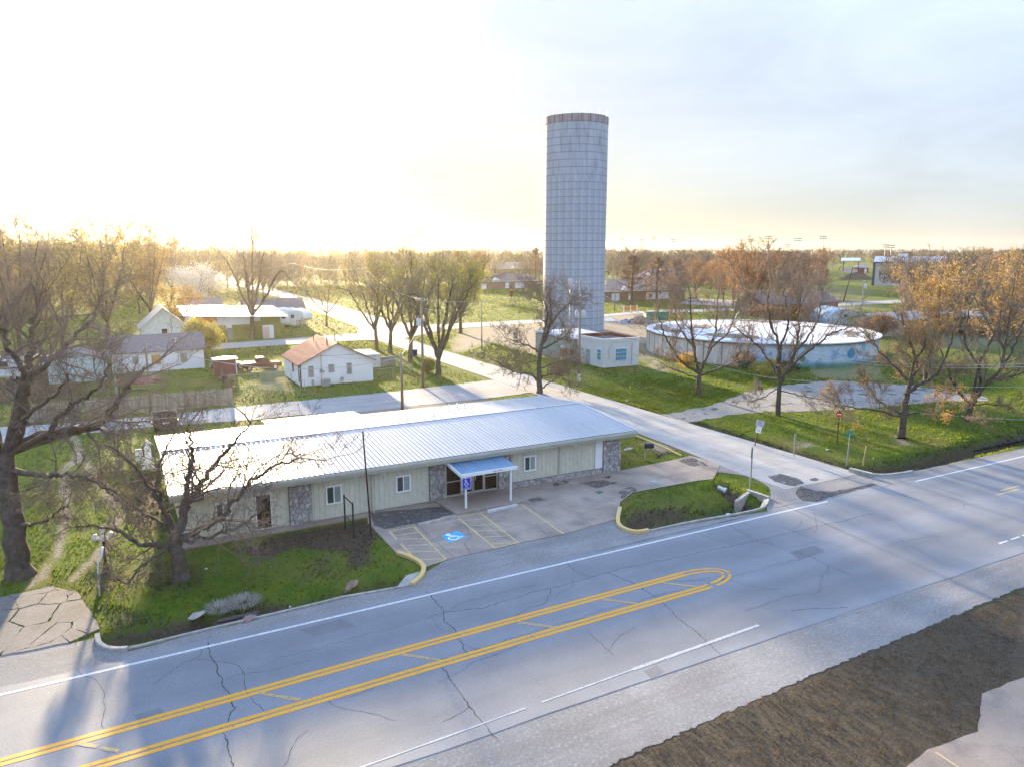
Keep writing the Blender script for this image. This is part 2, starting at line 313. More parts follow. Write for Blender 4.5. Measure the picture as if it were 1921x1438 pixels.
# ------------------------------------------------------------------ pavings
ROADS = []
def road_mat(name, c1, c2, c3, fine=18.0, track=0.0, stain=0.5, spec=.25, rough=.75, grit=.15, lanes=None):
    m = bpy.data.materials.new(name); m.use_nodes = True; t = m.node_tree; n = t.nodes; l = t.links; b = n['Principled BSDF']
    b.inputs['Roughness'].default_value = rough; b.inputs['Specular IOR Level'].default_value = spec
    pos = n.new('ShaderNodeNewGeometry').outputs['Position']
    def noise(s, d=5, sc=None, r=.6):
        z = n.new('ShaderNodeTexNoise'); z.inputs['Scale'].default_value = s; z.inputs['Detail'].default_value = d; z.inputs['Roughness'].default_value = r
        if sc: q = n.new('ShaderNodeMapping'); q.inputs['Scale'].default_value = sc; l.new(pos, q.inputs[0]); l.new(q.outputs[0], z.inputs[0])
        else: l.new(pos, z.inputs[0])
        return z.outputs[0]
    def rng(x, a, bb, c=0., d=1.):
        z = n.new('ShaderNodeMapRange'); z.inputs[1].default_value = a; z.inputs[2].default_value = bb; z.inputs[3].default_value = c; z.inputs[4].default_value = d; l.new(x, z.inputs[0]); return z.outputs[0]
    def mix(f, A, B):
        z = n.new('ShaderNodeMix'); z.data_type = 'RGBA'
        for k, v in (('A', A), ('B', B)):
            if isinstance(v, tuple): z.inputs[k].default_value = (*v, 1)
            else: l.new(v, z.inputs[k])
        l.new(f, z.inputs['Factor']); return z.outputs['Result']
    c = mix(rng(noise(.35, 5), .35, .65), c1, c2)
    c = mix(rng(noise(.55, 6, (.12, 1.5, 1) if track else None), .47, .68, 0, stain), c, c3)
    g = noise(fine, 6, None, .8); c = mix(rng(g, .30, .70, grit * 2.5, 0), c, tuple(v * .45 for v in c1)); c = mix(rng(g, .55, .75, 0, grit * 2.5), c, tuple(min(1, v * 1.6) for v in c2))
    if lanes:   # traffic wear: polished and oiled wheel paths, bleached median and edges
        sy = n.new('ShaderNodeSeparateXYZ'); l.new(pos, sy.inputs[0]); wob = n.new('ShaderNodeMath'); wob.operation = 'MULTIPLY_ADD'; wob.inputs[1].default_value = 1.1; l.new(noise(.25, 4), wob.inputs[0]); l.new(sy.outputs[1], wob.inputs[2])
        nrm_ = rng(wob.outputs[0], 20.05, 32.05); cr = n.new('ShaderNodeValToRGB'); l.new(nrm_, cr.inputs[0]); e = cr.color_ramp.elements
        e[0].position = lanes[0][0]; e[0].color = (lanes[0][1],) * 3 + (1,); e[1].position = lanes[-1][0]; e[1].color = (lanes[-1][1],) * 3 + (1,)
        for p_, v_ in lanes[1:-1]: q_ = e.new(p_); q_.color = (v_,) * 3 + (1,)
        mm = n.new('ShaderNodeMix'); mm.data_type = 'RGBA'; mm.blend_type = 'MULTIPLY'; mm.inputs['Factor'].default_value = 1.0; l.new(c, mm.inputs['A']); l.new(cr.outputs[0], mm.inputs['B']); c = mm.outputs['Result']
    sp_ = noise(70, 2, None, .9); c = mix(rng(sp_, .58, .72, 0, grit * 2.2), c, tuple(min(1, v * 2.0) for v in c2)); c = mix(rng(sp_, .28, .42, grit * 2.2, 0), c, tuple(v * .3 for v in c1))
    l.new(c, b.inputs['Base Color'])
    bp = n.new('ShaderNodeBump'); bp.inputs['Distance'].default_value = 0.012; l.new(g, bp.inputs['Height']); l.new(bp.outputs[0], b.inputs['Normal'])
    return m
ASPHALT = road_mat('worn_asphalt', (0.205, 0.215, 0.24), (0.26, 0.27, 0.295), (0.175, 0.185, 0.21), 14, 1.0, .4, .3, .72, .2, ((0, 1.0), (.07, 1.0), (.13, .84), (.20, .78), (.27, .85), (.33, .80), (.385, .9), (.43, 1.0), (.56, 1.0), (.60, .92), (.66, .84), (.73, .9), (.80, .84), (.86, .9), (.91, 1.0), (1, 1.0)))
SHOULDER = road_mat('dusty_shoulder_asphalt', (0.21, 0.205, 0.205), (0.31, 0.30, 0.30), (0.16, 0.145, 0.14), 8, 1.0, .75, .2, .85, .25)
CONCRETE = road_mat('old_concrete', (0.275, 0.215, 0.175), (0.355, 0.295, 0.245), (0.155, 0.13, 0.12), 10, 0, .75, .25, .8, .12)
STREETCON = road_mat('street_concrete', (0.29, 0.285, 0.285), (0.38, 0.375, 0.37), (0.24, 0.235, 0.23), 9, 0, .6, .25, .8, .14)
ALLEY = road_mat('chip_seal_alley', (0.30, 0.30, 0.31), (0.40, 0.395, 0.395), (0.24, 0.23, 0.23), 6, 1.0, .7, .25, .85, .3)
GRAVEL = road_mat('pale_gravel', (0.25, 0.24, 0.23), (0.34, 0.33, 0.315), (0.20, 0.185, 0.17), 6, 0, .7, .2, .9, .3)
SLABM = road_mat('weathered_slab', (0.17, 0.155, 0.15), (0.25, 0.225, 0.21), (0.12, 0.11, 0.11), 7, 0, .7, .2, .85, .22)
def ragged(m, lo=.38, hi=.56, s=2.2):
    t = m.node_tree; n = t.nodes; l = t.links; pos = n.new('ShaderNodeNewGeometry').outputs['Position']; z = n.new('ShaderNodeTexNoise'); z.inputs['Scale'].default_value = s; z.inputs['Detail'].default_value = 8; l.new(pos, z.inputs[0])
    q = n.new('ShaderNodeMapRange'); q.inputs[1].default_value = lo; q.inputs[2].default_value = hi; l.new(z.outputs[0], q.inputs[0]); l.new(q.outputs[0], n['Principled BSDF'].inputs['Alpha']); return m
WETDARK = road_mat('dark_stain', (0.045, 0.046, 0.052), (0.07, 0.07, 0.076), (0.10, 0.095, 0.09), 10, 0, .5, .4, .6, .2); ragged(WETDARK, .30, .50)
ragged(GRAVEL, .30, .44, .55)
KERB = M('kerb_concrete', (0.36, 0.34, 0.31), .85, .2, 2.5, .01, 20)
YKERB = M('yellow_kerb_paint', (0.62, 0.40, 0.10), .7, .12, 3.0, .006, 25, col2=(0.50, 0.40, 0.24))
YPAINT = M('yellow_road_paint', (0.72, 0.33, 0.016), .6, .1, 8.0, .004, 40, col2=(0.58, 0.29, 0.045), world=True)
WFADE = M('worn_white_paint', (0.48, 0.49, 0.50), .6, .1, 7.0, .004, 40, col2=(0.27, 0.275, 0.285), world=True)
YFADE = M('faded_yellow_paint', (0.60, 0.43, 0.16), .7, .1, 6.0, .004, 40, col2=(0.36, 0.29, 0.18), world=True)
YHATCH = M('worn_median_paint', (0.52, 0.33, 0.10), .7, .1, 6.0, .004, 40, col2=(0.28, 0.24, 0.18), world=True)
WPAINT = M('white_road_paint', (0.66, 0.66, 0.65), .6, .1, 7.0, .004, 40, col2=(0.42, 0.42, 0.42), world=True)
CRACK = M('crack', (0.05, 0.05, 0.053), .95, .2, 4)
for _m, _a, _b, _s in ((YPAINT, .27, .37, 9.0), (YFADE, .24, .40, 8.0), (WPAINT, .28, .38, 9.0), (WFADE, .28, .42, 8.0), (YHATCH, .26, .42, 8.0), (YKERB, 0, 0, 0)):
    if _s: ragged(_m, _a, _b, _s)
def dens(poly, step, jit, closed=True, seed=0):
    r = random.Random(seed); o = []; n = len(poly)
    for i in range(n if closed else n - 1):
        a, b = poly[i], poly[(i + 1) % n]; L_ = math.hypot(b[0] - a[0], b[1] - a[1]); k = max(1, min(900, int(L_ / step)))
        for j in range(k):
            t = j / k; o.append((a[0] + (b[0] - a[0]) * t + r.uniform(-jit, jit), a[1] + (b[1] - a[1]) * t + r.uniform(-jit, jit)))
    if not closed: o.append(poly[-1])
    return o
def sheet(name, poly, z, mat, parent=None, step=0, jit=0.0, skirt=0.5, keep=True, label=None):
    if step: poly = dens(poly, step, jit, True, len(name) + int(poly[0][0] * 10))
    if keep: ROADS.append(poly)
    mb = MB().prism(list(poly), z - skirt, z); o = obj(name, mb, mat, parent)
    if parent is None: tag(o, label, None, None, 'structure')
    return o
def strip(name, line, w, z, mat, parent, jit=0.0, seed=0, gaps=None):
    """flat painted or cracked band along a line"""
    r = random.Random(seed); mb = MB(); k = len(line); V = []
    for i in range(k):
        a, b = line[max(i - 1, 0)], line[min(i + 1, k - 1)]; dx, dy = b[0] - a[0], b[1] - a[1]; q = math.hypot(dx, dy) or 1; ww = w / 2 * (1 + r.uniform(-jit, jit))
        V += [(line[i][0] - dy / q * ww, line[i][1] + dx / q * ww, z), (line[i][0] + dy / q * ww, line[i][1] - dx / q * ww, z)]
    mb.add(V, [(2 * i + 1, 2 * i + 3, 2 * i + 2, 2 * i) for i in range(k - 1) if not (gaps and r.random() < gaps)]); return obj(name, mb, mat, parent)
# highway
hwy = sheet('highway', [(-160, 19.9), (60, 20.1), (400, 20.3), (400, 31.1), (-160, 31.0)], 0.0, ASPHALT, step=2.0, jit=.05, label='wide asphalt highway across the foreground')
sheet('highway_verge_shoulder', [(-160, 15.6), (12, 16.9), (23, 17.4), (37, 17.8), (400, 18.2), (400, 20.6), (-160, 20.2)], -0.012, SHOULDER, step=.16, jit=.07, label='dusty gravel shoulder on the near side of the highway')
sheet('highway_shoulder', Gs([(-900, 1400), (-300, 1395), (-100, 1300), (0, 1226), (60, 1210), (130, 1205), (183, 1195), (196, 1214), (240, 1220), (400, 1180), (520, 1152), (640, 1122), (770, 1098), (800, 1072), (837, 1048), (973, 1017), (1058, 1000), (1110, 985), (1160, 972), (1165, 992), (1195, 1001), (1215, 997), (1300, 980), (1440, 958), (1440, 935), (1460, 915), (1600, 884), (1640, 892), (1700, 886), (1780, 869), (1921, 839)]) + [(140, 32.3), (140, 30.9), (-60, 30.7)], -0.006, SHOULDER, step=.6, jit=.05, label='patched asphalt shoulder between highway and kerbs')
# cross street in concrete slabs
st = link('cross_street', None); tag(st, 'pale concrete side street running back from the highway', None, None, 'structure')
ROADS.append([(39, 34), (46.4, 33), (46.2, 140), (40.2, 140)])
bw = lambda y: (39.2 + min(1, max(0, (y - 40) / 25)) * 1.6 if y > 41 else 39.0, 46.6 - .012 * (y - 40))
yy = 33.6; k = 0
while yy < 128:
    y1 = yy + (4.6 if yy < 75 else 9.0); a0, a1 = bw(yy)[0], bw(y1)[0]; b0, b1 = bw(yy)[1], bw(y1)[1]; mid0, mid1 = (a0 + b0) / 2, (a1 + b1) / 2
    for (l0, l1, r0, r1) in ((a0, a1, mid0 - .012, mid1 - .012), (mid0 + .012, mid1 + .012, b0, b1)):
        sheet('street_slab', [(l0, yy + .012), (r0, yy + .012), (r1, y1 - .012), (l1, y1 - .012)], 0.012 + random.uniform(-.004, .004), STREETCON, st, step=1.2, jit=.006, keep=False)
    yy = y1; k += 1
sheet('street_joint_bed', [(bw(33.6)[0] - .05, 33.4), (46.7, 33.4), (45.8, 128.2), (40.7, 128.2), (40.6, 66), (39.1, 41)], -0.01, CRACK, st, keep=False)
sheet('street_apron', Gs([(1338, 884), (1380, 888), (1418, 897), (1443, 913), (1449, 932), (1446, 952)]) + [(38.5, 31.3), (45, 31.5), (47.2, 33.0), (46.4, 35), (39.6, 35), (39.4, 40)], 0.003, SHOULDER, st, step=.5, jit=.06)
for pts, sd in (([(1440, 893), (1465, 888), (1497, 897), (1507, 906), (1490, 911), (1468, 907), (1452, 902)], 1), ([(1519, 897), (1530, 895), (1536, 899), (1526, 902), (1518, 900)], 2), ([(1500, 912), (1530, 920), (1560, 922), (1600, 914), (1636, 906), (1645, 908), (1600, 918), (1560, 930), (1530, 940), (1505, 938), (1492, 926)], 3)):
    sheet('patch', Gs(pts), 0.020 + .001 * sd, WETDARK, st, step=.35, jit=.07, skirt=.01, keep=False)
# streets behind
sheet('back_alley', Gs([(-500, 850), (-60, 835), (20, 828), (250, 802), (480, 786), (560, 778)]) + [(21, 71.0), (36, 71.3), (40.9, 71.9), (40.9, 81.2)] + Gs([(905, 714), (860, 720), (700, 738), (440, 763), (300, 779), (60, 797), (-200, 812), (-500, 822)]), 0.004, ALLEY, step=.5, jit=.16, label='pale chip-sealed lane passing behind the long building')
sheet('side_street', Gs([(-300, 695), (200, 668), (395, 656), (640, 640), (690, 638)]) + [(41.5, 127), (41.5, 138.5)] + Gs([(650, 627), (480, 640), (330, 650), (100, 662), (-300, 680)]), 0.006, ALLEY, step=1.2, jit=.12, label='pale street passing in front of the green and white shop')
sheet('far_street', [(40, 128), (46, 128), (58, 138)] + Gs([(840, 618), (1000, 606), (1180, 590), (1400, 582)]) + [(200, 143), (420, 150), (420, 158), (190, 151)] + Gs([(1460, 577), (1230, 582), (1000, 600), (800, 610)]) + [(55, 160), (57, 235), (58, 330), (56, 520), (48, 520), (49, 300), (48, 235), (44, 150), (40, 138)], 0.008, ALLEY, step=3, jit=.15, label='pale street junction left of the tower running to the horizon')
sheet('gravel_drive', [(46.5, 55.8)] + Gs([(1330, 762), (1400, 735), (1480, 722), (1560, 713), (1700, 722), (1840, 742), (1860, 752), (1760, 752), (1660, 762), (1540, 770), (1440, 772), (1380, 776), (1290, 792)]) + [(46.5, 52.0)], 0.0, GRAVEL, step=.8, jit=.3, label='pale gravel drive between the bare trees')
sheet('far_lane', Gs([(1270, 570), (1300, 560), (1440, 566), (1560, 575), (1560, 585), (1430, 578)]), 0.01, ALLEY, step=2, jit=.2, label='pale lane with parked cars beyond the round reservoir')
# parking forecourt of the long building, in slabs
pk = link('parking_forecourt', None); tag(pk, 'stained concrete forecourt with faded yellow bays', None, None, 'structure')
PARK = Gs([(690, 980), (741, 1034), (746, 1040), (784, 1056), (796, 1064), (837, 1049), (973, 1018), (1058, 1001), (1110, 986), (1160, 972), (1163, 941), (1187, 923), (1307, 901), (1338, 898)]) + [(39.4, 40.2), (39.0, 43.2)] + Gs([(1273, 860), (1163, 882)]) + [(31.7, 42.7), (12.6, 42.7)]
ROADS.append(PARK)
def clip(poly, a, b, c):
    """keep the side a*x+b*y<=c"""
    o = []; n = len(poly)
    for i in range(n):
        p, q = poly[i], poly[(i + 1) % n]; dp, dq = a * p[0] + b * p[1] - c, a * q[0] + b * q[1] - c
        if dp <= 0: o.append(p)
        if (dp < 0) != (dq < 0) and dp != dq: t = dp / (dp - dq); o.append((p[0] + (q[0] - p[0]) * t, p[1] + (q[1] - p[1]) * t))
    return o
def grid_slabs(poly, cxs, cys, z, mat, parent, gap=.012, name='slab'):
    for x0, x1 in zip(cxs[:-1], cxs[1:]):
        for y0, y1 in zip(cys[:-1], cys[1:]):
            q = clip(clip(clip(clip(poly, 1, 0, x1 - gap), -1, 0, -(x0 + gap)), 0, 1, y1 - gap), 0, -1, -(y0 + gap))
            if len(q) > 2 and abs(sum(q[i][0] * q[(i + 1) % len(q)][1] - q[(i + 1) % len(q)][0] * q[i][1] for i in range(len(q)))) > .2:
                obj(name, MB().prism(q, z - .3, z + random.uniform(-.004, .004)), mat, parent)
grid_slabs(PARK, [8, 14.6, 18.3, 22.0, 27.3, 33.6, 36.6, 45], [30, 36.4, 39.6, 44.0], 0.018, CONCRETE, pk)
obj('joint_bed', MB().prism(PARK, -.3, 0.002), CRACK, pk)
wk = link('front_walk', None); tag(wk, 'concrete walk and raised porch slab along the front wall', None, None, 'structure')
WALK = [(1.8, 41.75), (8.2, 41.8), (12.6, 41.9), (12.6, 42.66), (1.8, 42.66)]; ROADS.append(WALK)
grid_slabs(WALK, [1, 5.2, 9.0, 13], [41, 43], 0.05, CONCRETE, wk, name='walk_slab')
obj('porch_slab', MB().prism([(17.3, 39.55), (21.9, 39.55), (22.4, 42.62), (17.0, 42.62)], -.2, .12), CONCRETE, wk)
sheet('dark_patch', Gs([(694, 962), (730, 958), (790, 953), (838, 948), (855, 956), (852, 963), (790, 980), (720, 992), (702, 985)]), .024, WETDARK, pk, step=.3, jit=.06, skirt=.01, keep=False)
OIL = ragged(M('oil_stain', (.15, .128, .118), .7, .25, 5, world=True), .36, .72, 1.2)
for pts in ([(985, 937), (1010, 932), (1028, 938), (1000, 941)], [(1040, 905), (1075, 898), (1060, 908), (1038, 912)], [(1120, 895), (1150, 890), (1140, 897)], [(1160, 920), (1185, 912), (1195, 918), (1165, 935)], [(1085, 905), (1130, 900), (1160, 905), (1120, 916)], [(1270, 862), (1300, 858), (1330, 872), (1320, 877), (1290, 872)]):
    sheet('stain', Gs(pts), .0235, OIL, pk, step=.25, jit=.10, skirt=.004, keep=False)
obj('drain_cover', MB().prism(Gs([(1117, 922), (1126, 919), (1133, 923), (1124, 926)]), .0, .032), M('green_iron', (.07, .12, .09), .6), pk)
obj('manhole_cover', MB().lathe((*G(1231, 903), 0), [(0.0, .03), (.42, .03), (.45, .0)], 20), KERB, pk)
# broken concrete driveway at the left, shattered into slabs
def voronoi(poly, pts):
    cells = []
    for i, p in enumerate(pts):
        c = list(poly)
        for j, q in enumerate(pts):
            if i == j or not c: continue
            a, b = q[0] - p[0], q[1] - p[1]; c = clip(c, a, b, (a * (p[0] + q[0]) + b * (p[1] + q[1])) / 2)
        if len(c) > 2: cells.append(c)
    return cells
def inset(poly, d):
    n = len(poly); cx = sum(p[0] for p in poly) / n; cy = sum(p[1] for p in poly) / n; c = poly
    for i in range(n):
        a, b = poly[i], poly[(i + 1) % n]; ex, ey = b[0] - a[0], b[1] - a[1]; q = math.hypot(ex, ey)
        if q < 1e-6: continue
        nx_, ny_ = ey / q, -ex / q
        if nx_ * (cx - a[0]) + ny_ * (cy - a[1]) > 0: nx_, ny_ = -nx_, -ny_
        c = clip(c, nx_, ny_, nx_ * a[0] + ny_ * a[1] - d)
        if len(c) < 3: return None
    return c
dv = link('broken_driveway', None); tag(dv, 'shattered concrete driveway with weeds in its cracks', None, None, 'structure')
DRV = [(-12.5, 38.8), (-5.96, 39.7), (-3.84, 39.9), (-2.75, 38.6), (-1.75, 34.2), (-2.9, 33.5), (-5.3, 33.6), (-12.5, 32.6)]; ROADS.append(DRV)
rr = random.Random(4); cells = voronoi(DRV, [(rr.uniform(-12.5, -1.8), rr.uniform(33, 39.9)) for _ in range(46)])
for c in cells:
    q = inset(c, rr.choice((.006, .01, .015, .03, .05)))
    if q: tilt = rr.uniform(0, .02); obj('slab', MB().prism(dens(q, .22, .035, True, rr.randint(0, 999)), -.2, .01 + tilt), SLABM, dv)
# --------------- painted markings
Z1 = 0.006
def lin(a, b, k=40): return [(a[0] + (b[0] - a[0]) * i / k, a[1] + (b[1] - a[1]) * i / k) for i in range(k + 1)]
strip('edge_line', lin((-150, 30.35), (-4.9, 30.45)) + lin((-4.9, 30.45), (39.5, 30.64), 80), .15, Z1, WPAINT, hwy, .12, 1)
strip('edge_line', lin((48.5, 30.6), (140, 30.6), 60), .15, Z1, WPAINT, hwy, .15, 2, .06)
strip('edge_line', lin((-60, 19.6), (6.0, 20.5), 50), .06, Z1, WFADE, hwy, .35, 3, .12)
strip('edge_line', lin((6.0, 20.5), (16.5, 20.9), 30), .07, Z1, WFADE, hwy, .35, 4, .06)
strip('edge_line', lin((16.5, 20.9), (23.4, 21.1), 30), .16, Z1, WFADE, hwy, .15, 5)
strip('edge_line', lin((42, 21.4), (48, 21.5), 20), .12, Z1, WPAINT, hwy, .2, 6, .1)
def yline(pts, w=.15): return [p for a, b in zip(pts[:-1], pts[1:]) for p in lin(a, b, 24)]
UP = [(-60, 25.0), (-4.5, 26.1), (5.7, 26.36), (14, 26.52), (24.05, 26.62)]; LO = [(-60, 23.6), (-1.9, 24.5), (9.5, 24.78), (18, 24.92), (24.05, 24.97)]
for base, sg in ((UP, 1), (LO, -1)):
    for off in (-.135, .135): strip('centre_line', yline([(x, y + off) for x, y in base]), .195, Z1, YPAINT, hwy, .07, 7 + sg)
cxn, cyn = 24.0, 25.80
for rad in (0, 1):
    strip('centre_line_nose', [(cxn + (1.75, 2.1)[rad] * math.sin(t), cyn + (.66, .97)[rad] * math.cos(t)) for t in np.linspace(0.0, math.pi, 26)], .15, Z1 + .003, YPAINT, hwy, .2, 9, .04)
for x in (-2.4, 3.4, 8.9, 14.3, 18.8, 22.4): strip('median_hatch', lin((x, 26.1 + .01 * x), (x + 1.25, 24.95 + .008 * x), 10), .17, Z1 + .002, YHATCH, hwy, .25, int(x * 3) + 20, .05)
for a, b in (((51.6, 26.6), (75, 26.9)), ((50.5, 26.2), (75, 26.4))): strip('centre_line', lin(a, b, 30), .16, Z1, YFADE, hwy, .2, 31, .1)
# cracks and seams traced along the asphalt
def crack(pts, w=.05, parent=hwy, z=.004, jit=.10, seed=1):
    r = random.Random(seed + int(pts[0][0])); ln = Gs(pts); o = []; ox_ = oy_ = 0.0
    for a, b in zip(ln[:-1], ln[1:]):
        d = math.hypot(b[0] - a[0], b[1] - a[1]); k = max(2, int(d / .11))
        for j in range(k):
            t = j / k; ox_ = .86 * ox_ + r.gauss(0, jit * .28); oy_ = .86 * oy_ + r.gauss(0, jit * .28); o.append((a[0] + (b[0] - a[0]) * t + ox_, a[1] + (b[1] - a[1]) * t + oy_))
    o.append(ln[-1]); return strip('crack', o, w * .55, z, CRACK, parent, .5, seed)
for i, (pts, w) in enumerate([
    ([(390, 1203), (396, 1225), (402, 1240), (408, 1262), (412, 1288), (425, 1305), (440, 1330), (432, 1350), (422, 1365), (430, 1390), (436, 1438)], .06),
    ([(797, 1107), (815, 1128), (832, 1145), (832, 1165), (850, 1185), (866, 1205), (878, 1230)], .055), ([(828, 1250), (842, 1268), (860, 1295), (890, 1330), (915, 1362), (932, 1384)], .055),
    ([(832, 1148), (760, 1170), (690, 1188), (600, 1214), (520, 1232)], .03), ([(834, 1148), (900, 1138), (1000, 1110), (1060, 1096), (1140, 1074), (1180, 1063), (1290, 1040), (1420, 1012), (1540, 985), (1640, 962)], .055),
    ([(1060, 1052), (1080, 1068), (1105, 1080)], .04), ([(1140, 1072), (1165, 1085), (1200, 1100), (1240, 1128), (1275, 1160), (1300, 1180), (1330, 1208), (1352, 1226)], .055),
    ([(1097, 1180), (1125, 1205), (1152, 1228)], .035), ([(1400, 1010), (1440, 1018), (1480, 1030), (1520, 1042), (1560, 1060), (1600, 1078)], .05), ([(1366, 983), (1390, 998), (1420, 1012)], .05),
    ([(882, 1324), (860, 1335), (830, 1352)], .03), ([(430, 1365), (520, 1338), (640, 1300), (720, 1268), (800, 1246), (900, 1216), (1000, 1184), (1100, 1154), (1240, 1116), (1350, 1088), (1440, 1064), (1530, 1038)], .03),
    ([(1555, 1060), (1545, 1085), (1535, 1110)], .03), ([(1529, 960), (1534, 985), (1530, 1000)], .03), ([(1650, 915), (1700, 900), (1760, 892)], .04), ([(1400, 1145), (1470, 1120), (1540, 1108)], .03),
    ([(1040, 1120), (1075, 1098), (1072, 1085)], .025), ([(700, 1290), (640, 1310)], .02), ([(1690, 1010), (1720, 1030), (1760, 1052)], .03)]): crack(pts, w, seed=i + 50)
for i, (pts, w) in enumerate([([(850, 980), (872, 985), (884, 1005), (872, 1020), (885, 1040)], .035), ([(1005, 980), (1018, 995), (1028, 1008)], .03), ([(1085, 965), (1110, 985)], .03), ([(1042, 935), (1055, 950)], .02), ([(860, 1005), (884, 1000)], .025)]): crack(pts, w, pk, .026, .06, seed=i + 90)
for i, pts in enumerate([[(1385, 850), (1430, 862), (1500, 868)], [(1265, 800), (1340, 812)], [(1390, 880), (1440, 868)]]): crack(pts, .03, st, .024, .06, seed=i + 130)
rc = random.Random(77)
for i in range(26):   # fine wandering cracks in the old asphalt
    x0, y0 = rc.uniform(-4, 46), rc.uniform(20.6, 30.8); a_ = rc.choice((0.02, -.03, 1.3, 1.8, .5, 2.4)) + rc.gauss(0, .2); q = [(x0, y0)]
    for j in range(rc.randint(14, 45)): a_ += rc.gauss(0, .16); q.append((q[-1][0] + .14 * math.cos(a_), min(31, max(20.2, q[-1][1] + .14 * math.sin(a_)))))
    strip('crack', q, rc.uniform(.012, .022), .0035, CRACK, hwy, .5, i + 300)
PATCHM = road_mat('asphalt_patch', (0.15, 0.155, 0.17), (0.19, 0.195, 0.21), (0.13, 0.135, 0.15), 14, 0, .4, .3, .75, .2)
for pts in ([(1208, 1258), (1232, 1246), (1246, 1258), (1222, 1272)], [(560, 1180), (640, 1160), (668, 1172), (590, 1193)], [(1480, 1035), (1530, 1022), (1548, 1034), (1500, 1048)], [(250, 1340), (300, 1326), (316, 1340), (262, 1356)]): sheet('asphalt_patch', Gs(pts), .0025, PATCHM, hwy, .3, .02, .01, False)
# parking bays
Z2 = .0235
def bay(a, b, w=.10, sd=0, gap=.0): strip('bay_line', lin(G(*a, .02), G(*b, .02), 14), w, Z2, YFADE, pk, .25, sd, gap)
bay((730, 995), (784, 1053), .12, 1, .1); bay((777, 987), (837, 1048), .11, 2); bay((730, 995), (777, 987), .09, 3); bay((815, 1056), (837, 1048), .09, 4)
for k, (a, b) in enumerate([((741, 1003), (790, 997)), ((753, 1010), (797, 1009)), ((765, 1022), (808, 1020)), ((771, 1034), (819, 1033)), ((783, 1049), (834, 1047))]): bay(a, b, .09, 10 + k)
bay((858, 969), (929, 1027), .12, 20); bay((901, 961), (973, 1017), .12, 21); bay((858, 969), (912, 959), .10, 22, 0); bay((929, 1027), (973, 1017), .09, 23); bay((978, 945), (1057, 1000), .11, 24)
bay((966, 948), (980, 945), .10, 25, 0)
for k, (a, b) in enumerate([((870, 975), (911, 972)), ((883, 985), (925, 982)), ((893, 995), (940, 993)), ((908, 1006), (953, 1004)), ((922, 1019), (968, 1017))]): bay(a, b, .09, 30 + k)
# painted wheelchair symbol on a blue field
BLUEP = M('blue_road_paint', (.05, .36, .66), .6, .12, 5, world=True); WP2 = M('white_symbol_paint', (.74, .80, .82), .6, .08, 5, world=True)
sy = link('bay_symbol', None, pk); QA, QB, QC, QD = [np.array(G(*p, .02)) for p in ((827, 1003), (859.5, 995), (876, 1006), (842.5, 1016))]
def sq(u, v): p = QA * (1 - u) * (1 - v) + QB * u * (1 - v) + QC * u * v + QD * (1 - u) * v; return (float(p[0]), float(p[1]))
obj('blue_field', MB().add([(*sq(*c), Z2 + .001) for c in ((0, 0), (1, 0), (1, 1), (0, 1))], [(3, 2, 1, 0)]), BLUEP, sy)
def chair_symbol(P, line):
    """wheelchair figure drawn with strokes in a unit square; v runs down"""
    line([(.34 + .07 * math.cos(t), .14 + .07 * math.sin(t)) for t in np.linspace(0, 6.3, 12)], .11)
    line([(.36, .25), (.40, .55)], .11); line([(.38, .38), (.60, .38)], .07); line([(.40, .54), (.64, .54), (.74, .82), (.86, .80)], .09)
    line([(.42 + .25 * math.cos(t), .66 + .25 * math.sin(t)) for t in np.linspace(3.9, .55, 16)], .08)
chair_symbol(sq, lambda pts, w: strip('symbol_stroke', [sq(*p) for p in pts], w * 1.35, Z2 + .003, WP2, sy))
# kerbs
def kerb(name, pts, label, w=.16, h=.14, mat=KERB, z=0.0, step=.35, grp=None):
    ln = [Vector((*p, 0)) for p in Gs(pts)]; o = []
    for i in range(len(ln) - 1):   # smooth the traced line
        p0, p1, p2, p3 = ln[max(i - 1, 0)], ln[i], ln[i + 1], ln[min(i + 2, len(ln) - 1)]
        k = max(2, int((p2 - p1).length / step))
        for j in range(k): t = j / k; o.append(.5 * (2 * p1 + (p2 - p0) * t + (2 * p0 - 5 * p1 + 4 * p2 - p3) * t * t + (3 * p1 - p0 - 3 * p2 + p3) * t ** 3))
    o.append(ln[-1]); mb = MB(); V = []; k = len(o)
    for i in range(k):
        d = (o[min(i + 1, k - 1)] - o[max(i - 1, 0)]).normalized(); nn = Vector((-d.y, d.x, 0)) * w / 2
        for s, zz in ((1, -.6), (1, h - .02), (.75, h), (-.75, h), (-1, h - .02), (-1, -.6)): V.append((o[i].x + nn.x * s, o[i].y + nn.y * s, z + zz))
    F = [(6 * i + j, 6 * i + j + 1, 6 * i + 7 + j, 6 * i + 6 + j) for i in range(k - 1) for j in range(5)] + [(5, 4, 3, 2, 1, 0), tuple(6 * (k - 1) + j for j in range(6))]
    mb.add(V, F); return tag(obj(name, mb, mat), label, 'kerb', grp)
kerb('kerb', [(183, 1192), (185, 1206), (198, 1216), (222, 1219), (240, 1217)], 'grey curled kerb end beside the shattered driveway', .2)
kerb('kerb', [(240, 1216), (400, 1177), (520, 1149), (600, 1130), (640, 1120)], 'low grey kerb along the lawn with the clump of pale grass', .12, .06)
kerb('kerb', [(640, 1120), (700, 1110), (772, 1097)], 'low grey kerb edging the drain hole by the yellow kerb', .14, .07)
kerb('yellow_kerb', [(746, 1038), (760, 1042), (780, 1051), (792, 1060), (795, 1070), (788, 1084), (772, 1097)], 'curved yellow kerb at the corner of the lawn left of the bays', .24, .16, YKERB)
